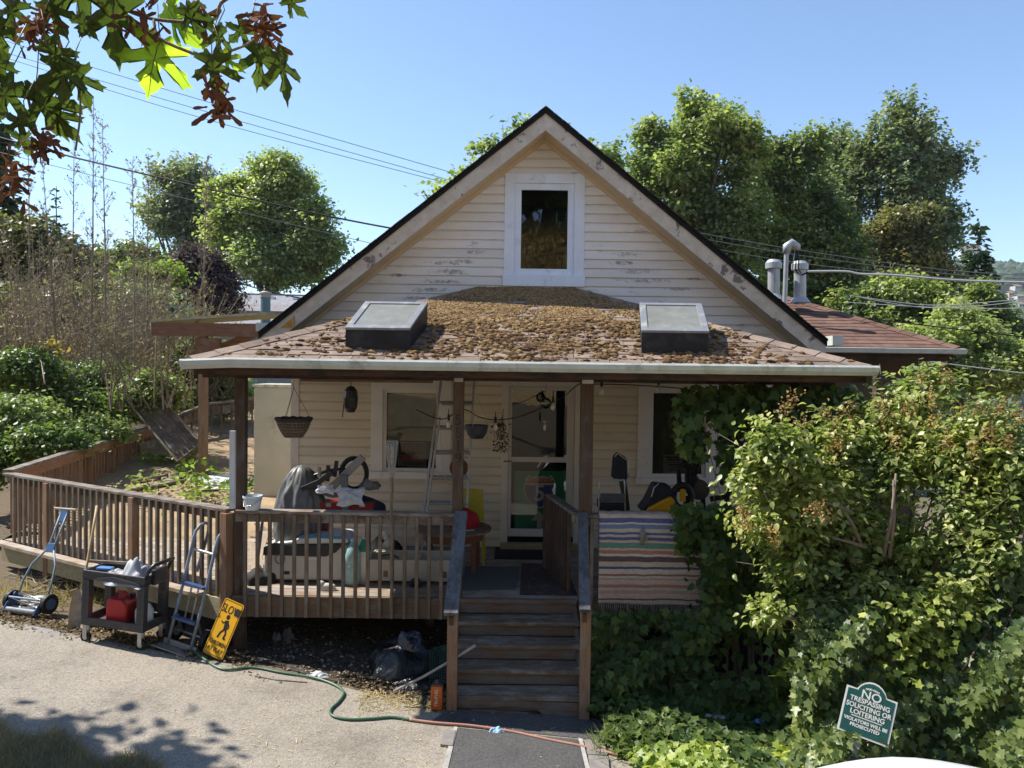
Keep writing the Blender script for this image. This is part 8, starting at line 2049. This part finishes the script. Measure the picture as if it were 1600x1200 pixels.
# parked white car at the lower right -------------------------------------------
car = thing('parked_car', 'white car roof just showing along the bottom right edge', 'car', (0, 0, 0))
PAINT = M('white_car_paint', (.66, .66, .67), .18, .02, 2, spec=.6, bmp=0); CG = M('car_glass', (.02, .022, .025), .05, .1, 2, spec=.8, bmp=0); TY = M('tyre', (.02, .02, .02), .8, .2, 9)
secs = [(-2.2, .35, .62, .55), (-2.1, .75, .80, .72), (-1.2, .78, .92, .84), (-.55, .78, 1.02, .86), (-.0, .78, 1.06, .86), (1.2, .78, 1.02, .86), (2.0, .76, .95, .82), (2.25, .5, .75, .6)]
secs = [(x + .78,) + t for x, *t_ in secs for t in [tuple(t_)]]
b = B(); ring = []
for x, w1, zt3, w2 in secs:
    ring.append([Vector((x, s * v, z)) for s, v, z in ((-1, w1, .22), (-1, w2, .5), (-1, w2 * .97, zt3 - .12), (-1, w1 * .9, zt3), (1, w1 * .9, zt3), (1, w2 * .97, zt3 - .12), (1, w2, .5), (1, w1, .22))])
b.v = [v for r_ in ring for v in r_]
for i in range(len(secs) - 1):
    for j in range(8): b.f.append((i * 8 + j, i * 8 + (j + 1) % 8, (i + 1) * 8 + (j + 1) % 8, (i + 1) * 8 + j))
b.f += [tuple(range(7, -1, -1)), tuple((len(secs) - 1) * 8 + j for j in range(8))]; b.build('body', PAINT, car, smooth=True, sub=2)
b = B(); ring = []
RFZ = P(1440, 1202, 3.75).z - gz(2)
for x, z, w_ in ((-1.12, RFZ - .34, .54), (-.9, RFZ - .23, .60), (-.5, RFZ - .12, .63), (0, RFZ, .64), (.5, RFZ - .09, .63), (1.0, RFZ - .18, .60), (1.3, RFZ - .30, .54)):
    ring.append([Vector((x, w_ * u, z - .05 * abs(u) ** 2.5)) for u in (-1, -.75, -.4, 0, .4, .75, 1)])
b.v = [v for r_ in ring for v in r_] + [v - Vector((0, 0, .04)) for r_ in ring for v in r_]
for i in range(6):
    for j in range(6):
        b.f.append((i * 7 + j, i * 7 + j + 1, (i + 1) * 7 + j + 1, (i + 1) * 7 + j)); b.f.append((49 + i * 7 + j, 49 + (i + 1) * 7 + j, 49 + (i + 1) * 7 + j + 1, 49 + i * 7 + j + 1))
e_ = [j for j in range(7)]; 
for i in range(6):
    b.f.append((i * 7, (i + 1) * 7, 49 + (i + 1) * 7, 49 + i * 7)); b.f.append((i * 7 + 6, 49 + i * 7 + 6, 49 + (i + 1) * 7 + 6, (i + 1) * 7 + 6)); b.f.append((i, 49 + i, 49 + i + 1, i + 1)); b.f.append((42 + i, 42 + i + 1, 49 + 42 + i + 1, 49 + 42 + i))
b.build('car_roof', PAINT, car, smooth=True, sub=2)
zb3 = 1.0
b = B(); b.add([(-1.12, -.52, RFZ - .29), (-1.12, .52, RFZ - .29), (-1.36, .66, zb3 - .10), (-1.36, -.66, zb3 - .10), (1.3, -.52, RFZ - .28), (1.3, .52, RFZ - .28), (2.0, .62, zb3 - .06), (2.0, -.62, zb3 - .06)], [(0, 1, 2, 3), (4, 7, 6, 5), (0, 3, 7, 4), (1, 5, 6, 2)]); b.build('window', CG, car)
for s in (-1, 1):
    for x in (-1.15, -.1, 1.2): B().beam((x, s * .56, RFZ - .24), (x * 1.2, s * .74, zb3 - .03), .06, .05).build('pillar', PAINT, car)
    for x in (-.72, 2.2):
        b = B(); b.cyl((x, s * .70, .32), (x, s * .87, .32), .32, 24); wh = b.build('wheel', TY, car, bevel=.02); b = B(); b.cyl((x, s * .72, .32), (x, s * .885, .32), .19, 18); b.build('rim', ALU, wh)
    b = B(); b.blob((2.93, s * .55, .66), (.12, .14, .07), 2, 0); b.build('headlight', CG, car, smooth=True); b = B(); b.blob((-1.33, s * .58, .72), (.06, .14, .09), 2, 0); b.build('tail_light', RED, car, smooth=True)
pt = P(1440, 1178, 3.75); place(car, (pt.x, 3.75 - .32, gz(2))); 

# dry bank and trees behind the camera (seen in the window reflections) ----------
for i, (x, y) in enumerate(((-1.6, -16.5), (1.7, -16))):
    z = terr(x, y); tree('dark_tree', ['dark tree on the dry bank across the road, mirrored at left in the gable window', 'dark tree on the dry bank across the road, mirrored at right in the gable window'][i], 'tree', (x, y, z), [(x, y, z + 3, 3.2, 2.5, 2.4), (x + 1, y, z + 6, 3.0, 2.4, 2.6), (x - .5, y, z + 9, 2.4, 2, 2)], 420, 14, .5, .6, L_DEEP, BARK, .3, 'trees on the bank across the road')
pts = []
while len(pts) < 7000:
    x, y = random.uniform(-5, 8), random.uniform(-15, -5); pts.append((x, y, terr(x, y) - .05))
pts = np.array(pts); leaf_mesh('bank_grass', pts, rng.normal(size=pts.shape), .65, (BLADE[0] * np.array([2.2, 1, 1]), BLADE[1]), leafmat('bank_blade', (.24, .17, .075), (.42, .31, .15), (.52, .41, .23), trans=.3, patch=2), axis=rng.normal(size=pts.shape) * np.array([.6, .6, .3]) + np.array([0, .2, .8]), kind='stuff')
# haze
hm = bpy.data.materials.new('haze'); hm.use_nodes = True; hn = hm.node_tree; hn.nodes.clear()
pv = hn.nodes.new('ShaderNodeVolumePrincipled'); pv.inputs['Color'].default_value = (.86, .92, 1, 1); pv.inputs['Density'].default_value = HAZE; pv.inputs['Anisotropy'].default_value = .3
ho = hn.nodes.new('ShaderNodeOutputMaterial'); hn.links.new(pv.outputs[0], ho.inputs['Volume'])
hb_ = B().mm((-1000, -70, -36), (1500, 1560, 185)).build('haze', hm, kind='stuff')
